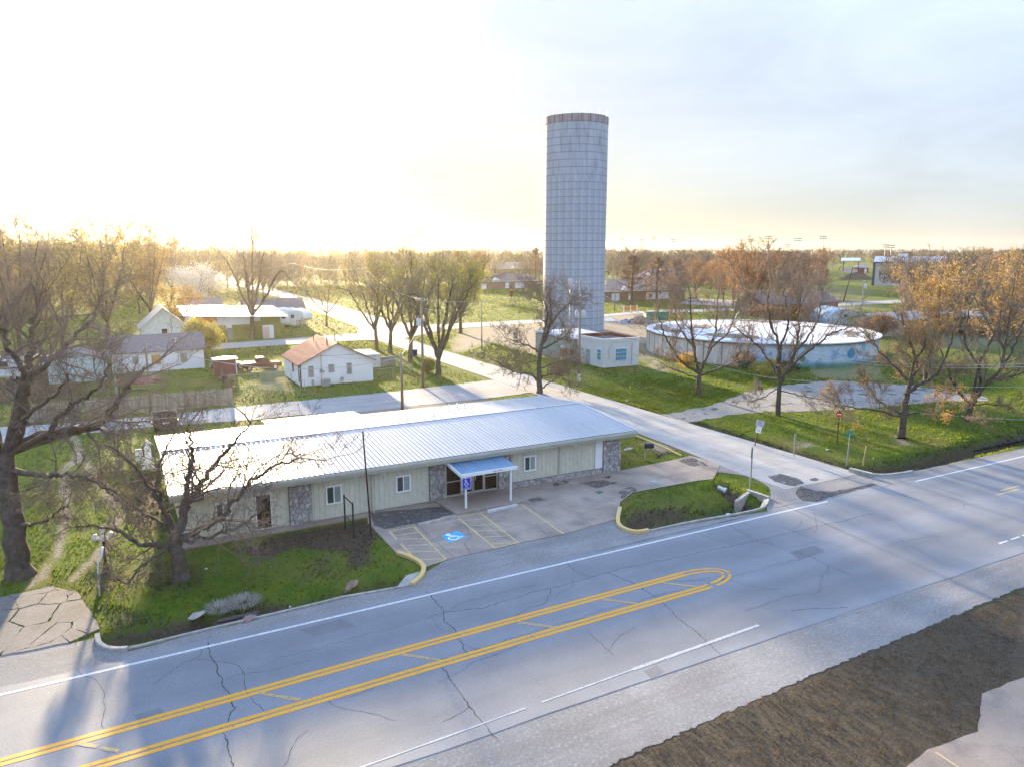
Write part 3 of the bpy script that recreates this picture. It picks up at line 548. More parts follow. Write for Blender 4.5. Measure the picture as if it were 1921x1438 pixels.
kerb('yellow_kerb', [(1163, 954), (1160, 967), (1159, 980), (1164, 989), (1178, 996), (1196, 999), (1216, 996)], 'curved yellow kerb at the near corner of the grass island', .24, .18, YKERB)
kerb('kerb', [(1216, 996), (1300, 978), (1380, 964), (1428, 953), (1440, 941), (1441, 932)], 'grey kerb between the grass island and the highway', .15, .08)
kerb('kerb', [(1634, 890), (1660, 891), (1690, 888), (1712, 884)], 'short grey kerb beside the grass strip past the street', .22, .12)
kerb('kerb', [(1187, 815), (1215, 826), (1250, 841), (1278, 854)], 'yellowed kerb at the street edge of the mailbox patch', .14, .07, YKERB)
# wheel stops
def wstop(a, b, label, mat):
    A, B = Vector((*G(*a, .02), 0)), Vector((*G(*b, .02), 0)); d = B - A; mb = MB(); L_ = d.length
    prof = [(-.10, 0), (-.08, .12), (-.05, .15), (.05, .15), (.08, .12), (.10, 0)]
    mb.add([(x, y, z) for x in (0, L_) for y, z in prof], [(i, i + 1, 7 + i, 6 + i) for i in range(5)] + [(5, 4, 3, 2, 1, 0), (6, 7, 8, 9, 10, 11)])
    o = obj('wheel_stop', mb, mat); o.location = (A.x, A.y, .02); o.rotation_euler = (0, 0, math.atan2(d.y, d.x)); tag(o, label, 'wheel stop', 'wheel stops of the parking bays')
wstop((784, 985), (858, 970), 'worn wheel stop at the head of the blue painted bay', KERB)
wstop((914, 960), (970, 948), 'clean wheel stop below the right canopy post', M('pale_concrete', (.48, .49, .49), .8, .1, 3))
# culvert headwalls
def wall_run(o, pts, w, z0, z1):
    ln = pts
    for a, b in zip(ln[:-1], ln[1:]):
        d = math.hypot(b[0] - a[0], b[1] - a[1]); o.box(((a[0] + b[0]) / 2, (a[1] + b[1]) / 2, (z0 + z1) / 2), (d + w * .9, w, z1 - z0), math.atan2(b[1] - a[1], b[0] - a[0]))
hw = thing('culvert_headwall', 'concrete culvert mouth with wing walls at the end of the grass island', 'headwall')
for i, (nm, pts, z1) in enumerate((('head_wall', [(1404, 922), (1440, 934)], .16), ('wing_wall', [(1382, 940), (1404, 924)], .08), ('wing_wall', [(1430, 950), (1437, 937)], .03))):
    mb = MB(); wall_run(mb, Gs(pts), .24, -1.1, z1); obj(nm, mb, KERB, hw, bevel=.02)
h2 = thing('culvert_headwall', 'low concrete headwall where the right ditch meets the street', 'headwall'); mb = MB(); wall_run(mb, Gs([(1597, 884), (1633, 893)]), .32, -1.0, .28); obj('head_wall', mb, KERB, h2, bevel=.03)
mb = MB(); A, B, C_, D = [Vector((*G(*p), 0)) for p in ((728, 1104), (762, 1077), (787, 1072), (772, 1094))]
mb.add([(A.x, A.y, -.45), (B.x, B.y, -.02), (C_.x, C_.y, .04), (D.x, D.y, -.25), (A.x, A.y, -.65), (B.x, B.y, -.3), (C_.x, C_.y, -.3), (D.x, D.y, -.6)], [(3, 2, 1, 0), (4, 5, 6, 7), (0, 1, 5, 4), (1, 2, 6, 5), (2, 3, 7, 6), (3, 0, 4, 7)])
tag(obj('culvert_slab', mb, KERB), 'sloped concrete slab inside the curve of the left yellow kerb', 'slab')
# water lying in the right ditch
wm = M('ditch_water', (.03, .04, .045), .06, .1, 2, .004, 6, .5)
sheet('ditch_water', [(x, y + .25 * math.sin(x)) for x, y in ((49, 36.1), (52, 35.3), (60, 34.9), (75, 35.0), (110, 35.1), (110, 35.9), (75, 35.7), (60, 35.7), (52, 36.0), (49, 36.6))], -.66, wm, None, .5, .06, .05, False, 'narrow water lying in the right-hand ditch')
# ------------------------------------------------------------------ the long metal building
ROOFM = M('galvalume_roof', (.44, .465, .50), .47, .12, .8, 0, spec=.45, metal=.3, rand=.035, streak=(1, .12, 1))
SIDING = M('beige_metal_siding', (.58, .57, .47), .55, .08, 1.2, rand=.04, spec=.35, streak=(2, 2, .3))
TRIM = M('beige_trim', (.45, .45, .39), .6, .06, 2)
WHITE = M('white_paint', (.76, .77, .78), .5, .04, 2)
WTRIM = M('white_vinyl', (.80, .81, .82), .4, .03, 2)
def glass(name, col, rough=.06): return M(name, col, rough, .15, .7, 0, spec=.6)
GLASS = glass('window_glass', (.045, .075, .07)); DGLASS = M('dark_glass', (.010, .008, .007), .12, .15, .7, 0, spec=.18); BLIND = glass('blind_behind_glass', (.28, .34, .32), .15)
ALU = M('aluminium_frame', (.50, .50, .50), .4, .05, 3, metal=.5)
BLACK = M('black_metal', (.022, .022, .022), .5, .1, 3)
GALV = M('galvanised_steel', (.40, .41, .42), .5, .1, 4, metal=.5)
STONE = M('ledge_stone', (.40, .385, .38), .9, .25, 3.5, .012, 14, rand=.28)
MORTAR = M('mortar', (.20, .19, .185), .95, .1, 6)
RUST = M('rusty_steel', (.20, .075, .04), .9, .3, 4)
def rib_profile(w, ribs, h=.034, base=.0, top=.045, foot=.085):
    p = [(0, 0)]; s = w / ribs
    for i in range(ribs):
        c = s * (i + .5); p += [(c - foot / 2, 0), (c - top / 2, h), (c + top / 2, h), (c + foot / 2, 0)]
    return p + [(w, 0)]
def ribbed(w, length, ribs, h=.034):
    """panel lying in XY, ribs run along +Y"""
    p = rib_profile(w, ribs, h); k = len(p); mb = MB()
    mb.add([(x, 0, z) for x, z in p] + [(x, length, z) for x, z in p], [(i, i + 1, k + i + 1, k + i) for i in range(k - 1)])
    mb.add([(0, 0, -.012), (w, 0, -.012), (w, length, -.012), (0, length, -.012)], [(3, 2, 1, 0), (0, 1, 1, 0)][:1]); return mb
def roof_slope(parent, x0, x1, ylow, zlow, yhigh, zhigh, mat, pw=.914, ribs=3, name='roof_panel'):
    L_ = math.hypot(yhigh - ylow, zhigh - zlow); n = max(1, round((x1 - x0) / pw)); w = (x1 - x0) / n; me = None
    sgn = 1 if yhigh > ylow else -1; ang = math.atan2(zhigh - zlow, abs(yhigh - ylow))
    for i in range(n):
        if me is None: o = obj(name, ribbed(w - .004, L_, ribs), mat, parent); me = o.data
        else: o = link(name, me, parent)
        if sgn > 0: o.location = (x0 + i * w, ylow, zlow); o.rotation_euler = (ang, 0, 0)
        else: o.location = (x0 + (i + 1) * w, ylow, zlow); o.rotation_euler = (ang, 0, math.pi)
LB = thing('long_metal_building', 'long low beige building with pale ribbed metal roof and stone piers', 'building')
EX0, EX1, EY, EZ, RY, RZ, BY, BZ = 1.6, 32.75, 41.95, 3.05, 49.5, 3.68, 56.2, 3.12
roof_slope(LB, EX0, EX1, EY, EZ, RY - .02, RZ, ROOFM); roof_slope(LB, EX0, EX1, BY, BZ, RY + .02, RZ, ROOFM)
obj('ridge_cap', MB().prism([(EX0, RY - .16), (EX1, RY - .16), (EX1, RY + .16), (EX0, RY + .16)], RZ + .012, RZ + .045), ROOFM, LB)
for x in (EX0 - .03, EX1 - .03):
    mb = MB()
    mb.add([(x, EY, EZ - .16), (x + .06, EY, EZ - .16), (x + .06, RY, RZ - .16), (x, RY, RZ - .16), (x, EY, EZ + .055), (x + .06, EY, EZ + .055), (x + .06, RY, RZ + .055), (x, RY, RZ + .055)], [(0, 3, 2, 1), (4, 5, 6, 7), (0, 1, 5, 4), (1, 2, 6, 5), (2, 3, 7, 6), (3, 0, 4, 7)])
    mb.add([(x, RY, RZ - .16), (x + .06, RY, RZ - .16), (x + .06, BY, BZ - .16), (x, BY, BZ - .16), (x, RY, RZ + .055), (x + .06, RY, RZ + .055), (x + .06, BY, BZ + .055), (x, BY, BZ + .055)], [(0, 3, 2, 1), (4, 5, 6, 7), (0, 1, 5, 4), (1, 2, 6, 5), (2, 3, 7, 6), (3, 0, 4, 7)])
    obj('rake_trim', mb, WHITE, LB)
gut = obj('gutter', MB().b2((EX0, EY - .13, EZ - .20), (EX1, EY + .01, EZ - .045)).b2((EX0, EY + .012, EZ - .40), (EX1, EY + .05, EZ - .05)), TRIM, LB)
obj('soffit', MB().b2((EX0 + .03, EY + .06, 2.60), (EX1 - .05, 42.64, 2.64)), TRIM, LB)
obj('wall_core', MB().b2((2.25, 42.72, -.2), (31.7, 55.9, 2.98)), TRIM, LB)
def siding(x0, x1, z0, z1, mat=SIDING, y=42.66):
    n = max(1, round((x1 - x0) / .914)); w = (x1 - x0) / n; me = None
    for i in range(n):
        if me is None: o = obj('wall_panel', ribbed(w - .004, z1 - z0, max(1, round(w / .305)), .03), mat, LB); me = o.data
        else: o = link('wall_panel', me, LB)
        o.location = (x0 + i * w, y, z0); o.rotation_euler = (math.pi / 2, 0, 0)
for a, b, z0 in ((2.2, 7.93, .06), (9.27, 16.73, .06), (22.72, 29.55, .40)): siding(a, b, z0, 2.60)
obj('blank_panel', MB().b2((29.57, 42.60, .41), (30.2, 42.68, 2.6)), WHITE, LB)
# left gable end in the same siding
gl = obj('gable_siding', ribbed(13.2, 2.9, 43, .03), SIDING, LB); gl.location = (2.2, 55.9, .05); gl.rotation_euler = (math.pi / 2, 0, -math.pi / 2)
def stones(part, x0, x1, z0, z1, y, n, seed, th=.09):
    r = random.Random(seed); base = obj(part, MB().b2((x0, y, z0), (x1, y + .3, z1)), MORTAR, LB)
    ar = (x1 - x0) * (z1 - z0); pts = []
    tries = 0
    while len(pts) < n and tries < 4000:
        tries += 1; p = (r.uniform(x0, x1), r.uniform(z0, z1))
        if all(math.hypot((p[0] - q[0]) * .8, p[1] - q[1]) > .62 * math.sqrt(ar / n) for q in pts): pts.append(p)
    for c in voronoi([(x0, z0), (x1, z0), (x1, z1), (x0, z1)], pts):
        q = inset(c, .016)
        if not q or len(q) < 3: continue
        t = th * r.uniform(.35, 1.0); k = len(q); a = sum(q[i][0] * q[(i + 1) % k][1] - q[(i + 1) % k][0] * q[i][1] for i in range(k))
        if a < 0: q = q[::-1]
        cx_, cz_ = sum(p[0] for p in q) / k, sum(p[1] for p in q) / k; m = MB()
        m.add([(p[0], y, p[1]) for p in q] + [(cx_ + (p[0] - cx_) * .9, y - t, cz_ + (p[1] - cz_) * .9) for p in q], [tuple(range(k, 2 * k))] + [(i, (i + 1) % k, k + (i + 1) % k, k + i) for i in range(k)])
        obj('stone', m, STONE, base)
stones('stone_pier', 7.94, 9.26, 0, 2.6, 42.55, 46, 1); stones('stone_pier', 16.74, 17.82, 0, 2.6, 42.55, 40, 2); stones('stone_pier', 21.68, 22.70, 0, 2.6, 42.55, 38, 3); stones('stone_pier', 30.22, 31.76, 0, 2.6, 42.55, 46, 4)
stones('stone_plinth', 22.72, 30.20, 0, .38, 42.58, 56, 5, .06)
def window(parent, x0, x1, z0, z1, y, frame=WTRIM, gl=(GLASS, BLIND), axis='x', fw=.09, split=True):
    """slider window on a wall facing -Y"""
    w = MB().b2((x0, y - .06, z0), (x1, y + .02, z0 + fw)).b2((x0, y - .06, z1 - fw), (x1, y + .02, z1)).b2((x0, y - .06, z0 + fw), (x0 + fw, y + .02, z1 - fw)).b2((x1 - fw, y - .06, z0 + fw), (x1, y + .02, z1 - fw))
    xm = (x0 + x1) / 2
    if split: w.b2((xm - .03, y - .05, z0 + fw), (xm + .03, y + .02, z1 - fw))
    f = obj('window', w, frame, parent)
    if split: obj('pane', MB().b2((x0 + fw, y - .012, z0 + fw), (xm - .03, y + .0, z1 - fw)), gl[0], f); obj('pane', MB().b2((xm + .03, y - .022, z0 + fw), (x1 - fw, y - .01, z1 - fw)), gl[1], f)
    else: obj('pane', MB().b2((x0 + fw, y - .012, z0 + fw), (x1 - fw, y + .0, z1 - fw)), gl[0], f)
    return f
YF = 42.625
for a, b, c, d in ((3.9, 4.75, 1.1, 2.05), (10.1, 11.08, .92, 2.08), (14.5, 15.48, .98, 2.06), (23.67, 24.62, 1.03, 2.12)): window(LB, a, b, c, d, YF)
window(LB, 6.05, 6.95, .08, 2.2, YF, WTRIM, (DGLASS, DGLASS), fw=.06, split=False)
# entrance
en = obj('entrance_frame', MB().b2((17.84, 42.62, .12), (21.66, 42.70, .24)).b2((17.84, 42.62, 2.34), (21.66, 42.70, 2.44)), ALU, LB)
for x in (17.84, 18.92, 20.62, 21.58): obj('mullion', MB().b2((x, 42.60, .24), (x + .09, 42.69, 2.34)), ALU, en)
obj('transom', MB().b2((17.93, 42.61, 1.10), (18.92, 42.68, 1.16)).b2((20.71, 42.61, 1.10), (21.58, 42.68, 1.16)), ALU, en)
for a, b in ((17.93, 18.92), (20.71, 21.58)): obj('side_light', MB().b2((a, 42.655, .24), (b, 42.665, 2.34)), DGLASS, en)
for k, (a, b) in enumerate(((19.02, 19.80), (19.84, 20.61))):
    d = obj('door', MB().b2((a, 42.60, .16), (a + .07, 42.66, 2.30)).b2((b - .07, 42.60, .16), (b, 42.66, 2.30)).b2((a + .07, 42.60, .16), (b - .07, 42.66, .30)).b2((a + .07, 42.60, 2.2), (b - .07, 42.66, 2.30)).b2((a + .07, 42.6, 2.02), (b - .07, 42.64, 2.06)), ALU, LB)
    obj('pane', MB().b2((a + .07, 42.625, .30), (b - .07, 42.635, 2.2)), DGLASS, d)
    hx = b - .13 if k == 0 else a + .13; obj('handle', MB().tube([(hx, 42.56, 1.0), (hx, 42.54, 1.05), (hx, 42.54, 1.45), (hx, 42.56, 1.5)], .015, 6), WTRIM, d)
# canopy
CANM = M('sky_tinted_canopy_metal', (.13, .26, .40), .35, .12, 1.5, 0, spec=.5, metal=.35, streak=(1, .2, 1))  # galvanised metal, with the blue of the reflected sky put into its colour
cn = link('canopy', None, LB)
o = obj('canopy_roof', ribbed(3.9, 2.46, 20, .03), CANM, cn); o.location = (17.84, 40.1, 2.36); o.rotation_euler = (math.atan2(.26, 2.42), 0, 0)
obj('fascia', MB().b2((17.80, 40.04, 2.18), (21.78, 40.10, 2.40)).add([(17.78, 40.06, 2.20), (17.83, 40.06, 2.20), (17.83, 42.5, 2.46), (17.78, 42.5, 2.46), (17.78, 40.06, 2.42), (17.83, 40.06, 2.42), (17.83, 42.5, 2.68), (17.78, 42.5, 2.68)], [(0, 3, 2, 1), (4, 5, 6, 7), (0, 1, 5, 4), (1, 2, 6, 5), (2, 3, 7, 6), (3, 0, 4, 7)]), WHITE, cn)
for x in (18.2, 21.37): obj('post', MB().b2((x - .055, 40.14, .12), (x + .055, 40.25, 2.30)), WHITE, cn)
text('lettering', '110 S 4TH', .15, cn, (20.35, 40.034, 2.29), (math.pi / 2, 0, 0), BLACK)
# downpipes, flood lamps, vents
for x in (12.95, 26.5): obj('downpipe', MB().b2((x - .05, 42.5, .1), (x + .05, 42.58, 2.62)).b2((x - .05, 42.3, .06), (x + .05, 42.58, .14)), TRIM, LB)
for x, s in ((11.9, 1), (13.6, 1), (27.7, 1), (31.0, 0)):
    if s: obj('flood_lamp', MB().box((x, 42.45, 2.5), (.16, .14, .12)).box((x - .1, 42.36, 2.44), (.1, .1, .1)).box((x + .1, 42.36, 2.44), (.1, .1, .1)), WTRIM, LB)
for px, py, h in ((762, 790, .35), (812, 782, .3), (842, 770, .55), (858, 765, .5), (871, 763, .4)):
    X, Y = G(px, py, 3.4); zz = RZ - (Y - RY) * (RZ - BZ) / (BY - RY); obj('vent_pipe', MB().tube([(X, Y, zz - .05), (X, Y, zz + h)], .055, 8).lathe((X, Y, zz), [(.16, 0.02), (.06, .1)], 8), WTRIM, LB)
# low lean-to at the rear left
roof_slope(LB, 9.3, 16.6, 59.2, 2.80, 56.25, 3.02, ROOFM, name='lean_to_roof_panel'); obj('lean_to_wall', MB().b2((9.5, 56, 0), (16.4, 59.0, 2.74)), SIDING, LB)
# ------------------------------------------------------------------ generic small houses
def gable_house(name, label, x0, x1, y0, y1, eave, ridge, along='y', wall=WHITE, roof=None, oh=.35, metal=0, wins=(), doors=(), cat='house', lap=0.0):
    """axis-aligned house; wins: (side, a0, a1, z0, z1); side f = wall facing the camera (-Y), l = wall facing -X"""
    ox, oy = (x0 + x1) / 2, (y0 + y1) / 2; t = thing(name, label, cat, (ox, oy, 0)); X0, X1, Y0, Y1 = x0 - ox, x1 - ox, y0 - oy, y1 - oy; mb = MB()
    if along == 'y':
        xm = 0; mb.add([(X0, Y0, -.1), (X1, Y0, -.1), (X1, Y0, eave), (xm, Y0, ridge - .06), (X0, Y0, eave), (X0, Y1, -.1), (X1, Y1, -.1), (X1, Y1, eave), (xm, Y1, ridge - .06), (X0, Y1, eave)], [(0, 1, 2, 3, 4), (9, 8, 7, 6, 5), (0, 4, 9, 5), (1, 6, 7, 2)])
    else: mb.add([(X0, Y0, -.1), (X0, Y1, -.1), (X0, Y1, eave), (X0, 0, ridge - .06), (X0, Y0, eave), (X1, Y0, -.1), (X1, Y1, -.1), (X1, Y1, eave), (X1, 0, ridge - .06), (X1, Y0, eave)], [(4, 3, 2, 1, 0), (5, 6, 7, 8, 9), (0, 5, 9, 4), (1, 2, 7, 6)])
    obj('wall', mb, wall, t)
    if lap:
        m2 = MB(); z = .05
        while z < (ridge if along == 'y' else eave) - .12:
            a = X0 if z < eave else X0 * (ridge - z) / (ridge - eave); b = -a
            if along == 'y' and b - a > .4: m2.add([(a, Y0 - .028, z), (b, Y0 - .028, z), (b, Y0 - .004, z + lap), (a, Y0 - .004, z + lap), (a, Y0, z), (b, Y0, z)], [(0, 1, 2, 3), (4, 5, 1, 0)])
            if z < eave - .1: m2.add([(X0 - .028, Y1, z), (X0 - .028, Y0, z), (X0 - .004, Y0, z + lap), (X0 - .004, Y1, z + lap), (X0, Y1, z), (X0, Y0, z)], [(0, 1, 2, 3), (4, 5, 1, 0)])
            z += lap
        obj('lap_boards', m2, wall, t)
    H_ = ridge - eave; th = .10
    for s in (-1, 1):
        if along == 'y':
            ex = s * (X1 + oh); ez = eave - H_ * oh / X1; q = [(ex, Y0 - oh, ez), (0, Y0 - oh, ridge), (0, Y1 + oh, ridge), (ex, Y1 + oh, ez)]
        else:
            ey = s * (Y1 + oh); ez = eave - H_ * oh / Y1; q = [(X0 - oh, ey, ez), (X0 - oh, 0, ridge), (X1 + oh, 0, ridge), (X1 + oh, ey, ez)]
        m2 = MB(); m2.add(q + [(p[0], p[1], p[2] + th) for p in q], [(0, 1, 2, 3), (7, 6, 5, 4), (0, 4, 5, 1), (1, 5, 6, 2), (2, 6, 7, 3), (3, 7, 4, 0)]); rs = obj('roof_slope', m2, roof, t)
        if metal:
            m3 = MB(); A, B, C_, D = [Vector(p) + Vector((0, 0, th + .004)) for p in q]; n = int((C_ - B).length / metal)
            for i in range(n + 1):
                f = i / n; p, r_ = A.lerp(D, f), B.lerp(C_, f); m3.tube([p, r_], .028, 4)
            obj('standing_ribs', m3, roof, rs)
    for (sd, a, b, z0, z1, fr, gl) in wins:
        if sd == 'f': window(t, a - ox, b - ox, z0, z1, Y0 - .02, fr, (gl, gl), fw=.06, split=False)
        elif sd == 'l':
            f = obj('window', MB().b2((X0 - .07, a - oy, z0), (X0 + .01, b - oy, z1)), fr, t); obj('pane', MB().b2((X0 - .085, a - oy + .06, z0 + .06), (X0 - .075, b - oy - .06, z1 - .06)), gl, f)
    for (a, b, h, m_) in doors: obj('door', MB().b2((a - ox, Y0 - .07, .05), (b - ox, Y0 - .01, h)), m_, t)
    return t
HSID = M('white_lap_siding', (.77, .78, .80), .6, .03, 2); REDM = M('red_metal_roof', (.33, .10, .085), .42, .12, 1.2, spec=.5, metal=.25)
SHADE = glass('window_shade', (.30, .31, .28), .3); GREYT = M('grey_trim', (.42, .43, .43), .6)
wh = gable_house('white_house', 'white clapboard house with red metal roof beside the lane', 18.55, 27.4, 88.0, 97.3, 2.62, 4.86, 'y', HSID, REDM, .35, .33,
    [('f', 19.45, 20.1, .98, 2.35, GREYT, SHADE), ('f', 21.88, 22.6, 1.42, 2.38, GREYT, SHADE), ('f', 24.1, 24.75, 1.0, 2.4, GREYT, SHADE), ('l', 91.6, 92.3, 1.2, 2.3, BLACK, DGLASS), ('l', 88.5, 88.9, .4, 2.3, BLACK, DGLASS)], lap=.19)
ow, oyw = (18.55 + 27.4) / 2, (88 + 97.3) / 2
obj('gable_vent', MB().b2((22.9 - ow, 87.93 - oyw, 3.7), (23.2 - ow, 87.98 - oyw, 4.1)), WTRIM, wh)
obj('power_mast', MB().tube([(21.0 - ow, 87.85 - oyw, .6), (21.0 - ow, 87.85 - oyw, 3.6), (21.0 - ow, 87.7 - oyw, 3.72)], .04, 8).b2((20.85 - ow, 87.8 - oyw, 1.45), (21.15 - ow, 87.95 - oyw, 1.9)).lathe((21.25 - ow, 87.8 - oyw, 1.5), [(0, .25), (.14, .2), (.14, 0)], 10), GALV, wh)
obj('gas_meter', MB().box((23.4 - ow, 87.7 - oyw, .55), (.35, .25, .4)).tube([(23.4 - ow, 87.8 - oyw, 0), (23.4 - ow, 87.8 - oyw, .9)], .03, 6), GALV, wh)
obj('hose_box', MB().box((19.9 - ow, 87.75 - oyw, .4), (.25, .2, .6)).tube([(19.85 - ow, 87.8 - oyw, 0), (19.85 - ow, 87.8 - oyw, .8)], .03, 6), GALV, wh)
for x, y, h in ((22.2, 89.5, .6), (23.5, 90.6, .9), (21.9, 95.0, .5)): obj('flue', MB().tube([(x - ow, y - oyw, 4.5), (x - ow, y - oyw, 4.86 + h)], .07, 8), RUST, wh)
obj('corner_post', MB().b2((18.50 - ow, 87.9 - oyw, 0), (18.62 - ow, 88.05 - oyw, 2.5)), BLACK, wh)
tag(obj('air_conditioner', MB().box((0, 0, .4), (1.0, .7, .8)).lathe((0, 0, .8), [(.3, .02), (.3, .0), (0, .03)], 14), M('grey_enamel', (.33, .34, .33), .6), None, bevel=.02, loc=(21.3, 87.2, 0)), 'grey air conditioner standing at the gable wall of the white house', 'air conditioner')
pw = MB().add([(27.0, 97.6, 0), (31.5, 97.6, 0), (31.5, 102, 0), (27, 102, 0), (27.0, 97.6, 1.9), (31.5, 97.6, 1.8), (31.5, 102, 2.0), (27, 102, 2.1)], [(4, 5, 6, 7), (0, 1, 5, 4), (1, 2, 6, 5), (2, 3, 7, 6), (3, 0, 4, 7)])
tag(obj('shed', pw, M('pale_metal', (.6, .62, .64), .5)), 'low pale flat-roofed shed behind the white house', 'shed')
SHING = M('grey_shingles', (.155, .145, .165), .95, .2, 4, .02, 25); BRICKM = M('tan_brick', (.26, .17, .125), .9, .25, 5, .01, 30)
BOARD = M('plywood', (.50, .28, .10), .8, .15, 3)
lh = gable_house('low_white_house', 'low white house with grey shingle roof and a boarded window', -1.2, 10.0, 108.6, 115.5, 2.7, 4.5, 'x', HSID, SHING, .3, 0,
    [('f', 1.2, 1.9, 1.1, 2.1, GREYT, SHADE), ('f', 7.0, 7.9, .95, 2.2, GREYT, SHADE)])
obj('boarded_window', MB().b2((3.5 - 4.4, 108.5 - 112.05, .9), (4.6 - 4.4, 108.58 - 112.05, 2.15)), BOARD, lh)
obj('satellite_dish', MB().lathe((6.6 - 4.4, 109.5 - 112.05, 4.0), [(0, 0), (.2, .05), (.3, .13)], 12).tube([(6.6 - 4.4, 109.5 - 112.05, 3.2), (6.6 - 4.4, 109.5 - 112.05, 4.0)], .03, 6), WTRIM, lh)
gable_house('teal_garage', 'pale teal garage left of the low white house', -8.0, -1.8, 104, 111, 2.6, 3.6, 'y', M('pale_teal', (.45, .56, .57), .7), SHING, .2, cat='garage')
gable_house('gabled_house', 'pale green house with steep gable behind the grey shingle roof', 3.2, 10.2, 136, 145, 3.2, 6.4, 'y', M('pale_green_paint', (.56, .62, .55), .7), M('pale_shingles', (.42, .42, .42), .9), .4, 0, [('f', 6.2, 7.2, 1.6, 3.0, WTRIM, DGLASS)])
# green and white shop
sh = thing('green_shop', 'low white-roofed shop with green painted front and red panel', 'shop', (20.6, 144, 0)); GREENP = M('olive_paint', (.17, .19, .035), .7, .1, 1.5)
SHW = M('shop_white', (.70, .72, .74), .6, .05, 1)
obj('wall', MB().b2((-8.2, -3, 0), (6.0, 10, 3.6)), GREENP, sh)
obj('roof', MB().add([(-10.5, -4.2, 4.5), (7.2, -4.2, 3.7), (7.2, 11, 4.6), (-10.5, 11, 5.2), (-10.5, -4.2, 4.68), (7.2, -4.2, 3.88), (7.2, 11, 4.78), (-10.5, 11, 5.38)], [(0, 3, 2, 1), (4, 5, 6, 7), (0, 1, 5, 4), (1, 2, 6, 5), (2, 3, 7, 6), (3, 0, 4, 7)]), M('white_roof_sheet', (.78, .78, .77), .3, .05, 1, spec=.5), sh)
obj('white_band', MB().b2((-5.0, -3.06, 2.6), (1.2, -3.0, 4.2)).b2((-3.6, -3.05, 1.9), (-2.6, -3.0, 2.6)).b2((1.2, -3.05, 3.1), (2.4, -3.0, 4.0)), SHW, sh)
obj('red_panel', MB().b2((-8.6, -3.07, 2.4), (-5.0, -3.0, 4.4)), M('orange_red_paint', (.55, .14, .06), .6), sh)
obj('white_pier', MB().b2((3.4, -3.1, 0), (5.2, -3.0, 3.7)), SHW, sh); obj('door', MB().b2((-3.4, -3.06, 0), (-2.5, -3.0, 2.1)), M('grey_blue_door', (.20, .24, .28), .6), sh)
obj('red_mark', MB().lathe((0, 0, 0), [(0, 0), (.65, 0), (.65, .01)], 18), M('red_paint', (.45, .05, .04), .7), sh).location = (-.3, -3.03, 2.0); sh.children[-1].rotation_euler = (math.pi / 2, 0, 0)
obj('booth', MB().b2((2.6, -4.6, 0), (4.4, -3.1, 2.3)), SHW, sh); obj('booth_door', MB().b2((2.7, -4.66, .1), (3.6, -4.6, 2.1)), M('rust_pink_door', (.58, .42, .36), .7), sh)
obj('pylon', MB().b2((-5.6, -3.4, 0), (-5.1, -3.1, 3.0)).b2((-6.3, -3.5, 2.8), (-5.0, -3.0, 3.1)), SHW, sh)
gable_house('grey_roof_house', 'grey-roofed house directly behind the white shop roof', 24, 36, 163, 171, 3.0, 5.4, 'x', SHW, SHING, .4)
gable_house('roadside_house', 'white walled house half hidden left of the shop roof', 13, 21, 178, 188, 3.0, 5.0, 'x', HSID, SHING, .4)
# brick ranch houses beyond the tower
BRR = M('brown_shingles', (.17, .135, .135), .95, .2, 2, .02, 20); LROOF = M('tan_shingles', (.27, .22, .19), .95, .2, 2)
def hip_house(name, label, x0, x1, y0, y1, eave, ridge, wall, roof, feats=(), rz=0.0):
    ox, oy = (x0 + x1) / 2, (y0 + y1) / 2; t = thing(name, label, 'house', (ox, oy, 0), rz); a, b = (x1 - x0) / 2, (y1 - y0) / 2; k = b * .95
    obj('wall', MB().b2((-a, -b, -.1), (a, b, eave)), wall, t); A, B = a + .5, b + .5
    obj('roof', MB().add([(-A, -B, eave - .1), (A, -B, eave - .1), (A, B, eave - .1), (-A, B, eave - .1), (-A, -B, eave + .05), (A, -B, eave + .05), (A, B, eave + .05), (-A, B, eave + .05), (-A + k, 0, ridge), (A - k, 0, ridge)], [(3, 2, 1, 0), (0, 1, 5, 4), (1, 2, 6, 5), (2, 3, 7, 6), (3, 0, 4, 7), (4, 5, 9, 8), (5, 6, 9), (6, 7, 8, 9), (7, 4, 8)]), roof, t)
    obj('eave_board', MB().b2((-A, -B - .03, eave - .12), (A, -B, eave + .03)), WTRIM, t)
    obj('dormer_gable', MB().add([(-a * .5 - 2, -B + .5, eave + .3), (-a * .5 + 2, -B + .5, eave + .3), (-a * .5, -B + .5, eave + 1.4), (-a * .5, -B + 3, eave + 1.4)], [(0, 1, 2), (1, 3, 2), (0, 2, 3)]), WTRIM, t)
    for nm, u0, u1, z0, z1, m_ in feats: obj(nm, MB().b2((u0, -b - .06, z0), (u1, -b + .0, z1)), m_, t)
    return t
X, Y = G(962, 541); DBLUE = M('white_blue_door', (.62, .68, .72), .5)
hip_house('brick_ranch_house', 'brown brick ranch house with hipped roof left of the tower', X - 16, X + 9.5, Y - 4, Y + 6, 3.2, 6.2, BRICKM, BRR, [('door', -13.4, -11.0, .2, 2.4, WTRIM), ('window', -2.4, -.6, .3, 2.6, WTRIM), ('garage_door', 2.2, 6.4, .2, 2.5, DBLUE), ('bush_planter', 8.3, 10.5, 0, 1.6, M('dark_green_planter', (.03, .06, .02), .9))])
X, Y = G(985, 512); hip_house('tan_roof_house', 'tan roofed house behind the brown brick ranch house', X - 24, X + 22, Y - 6, Y + 8, 3.2, 7.5, BRICKM, LROOF)
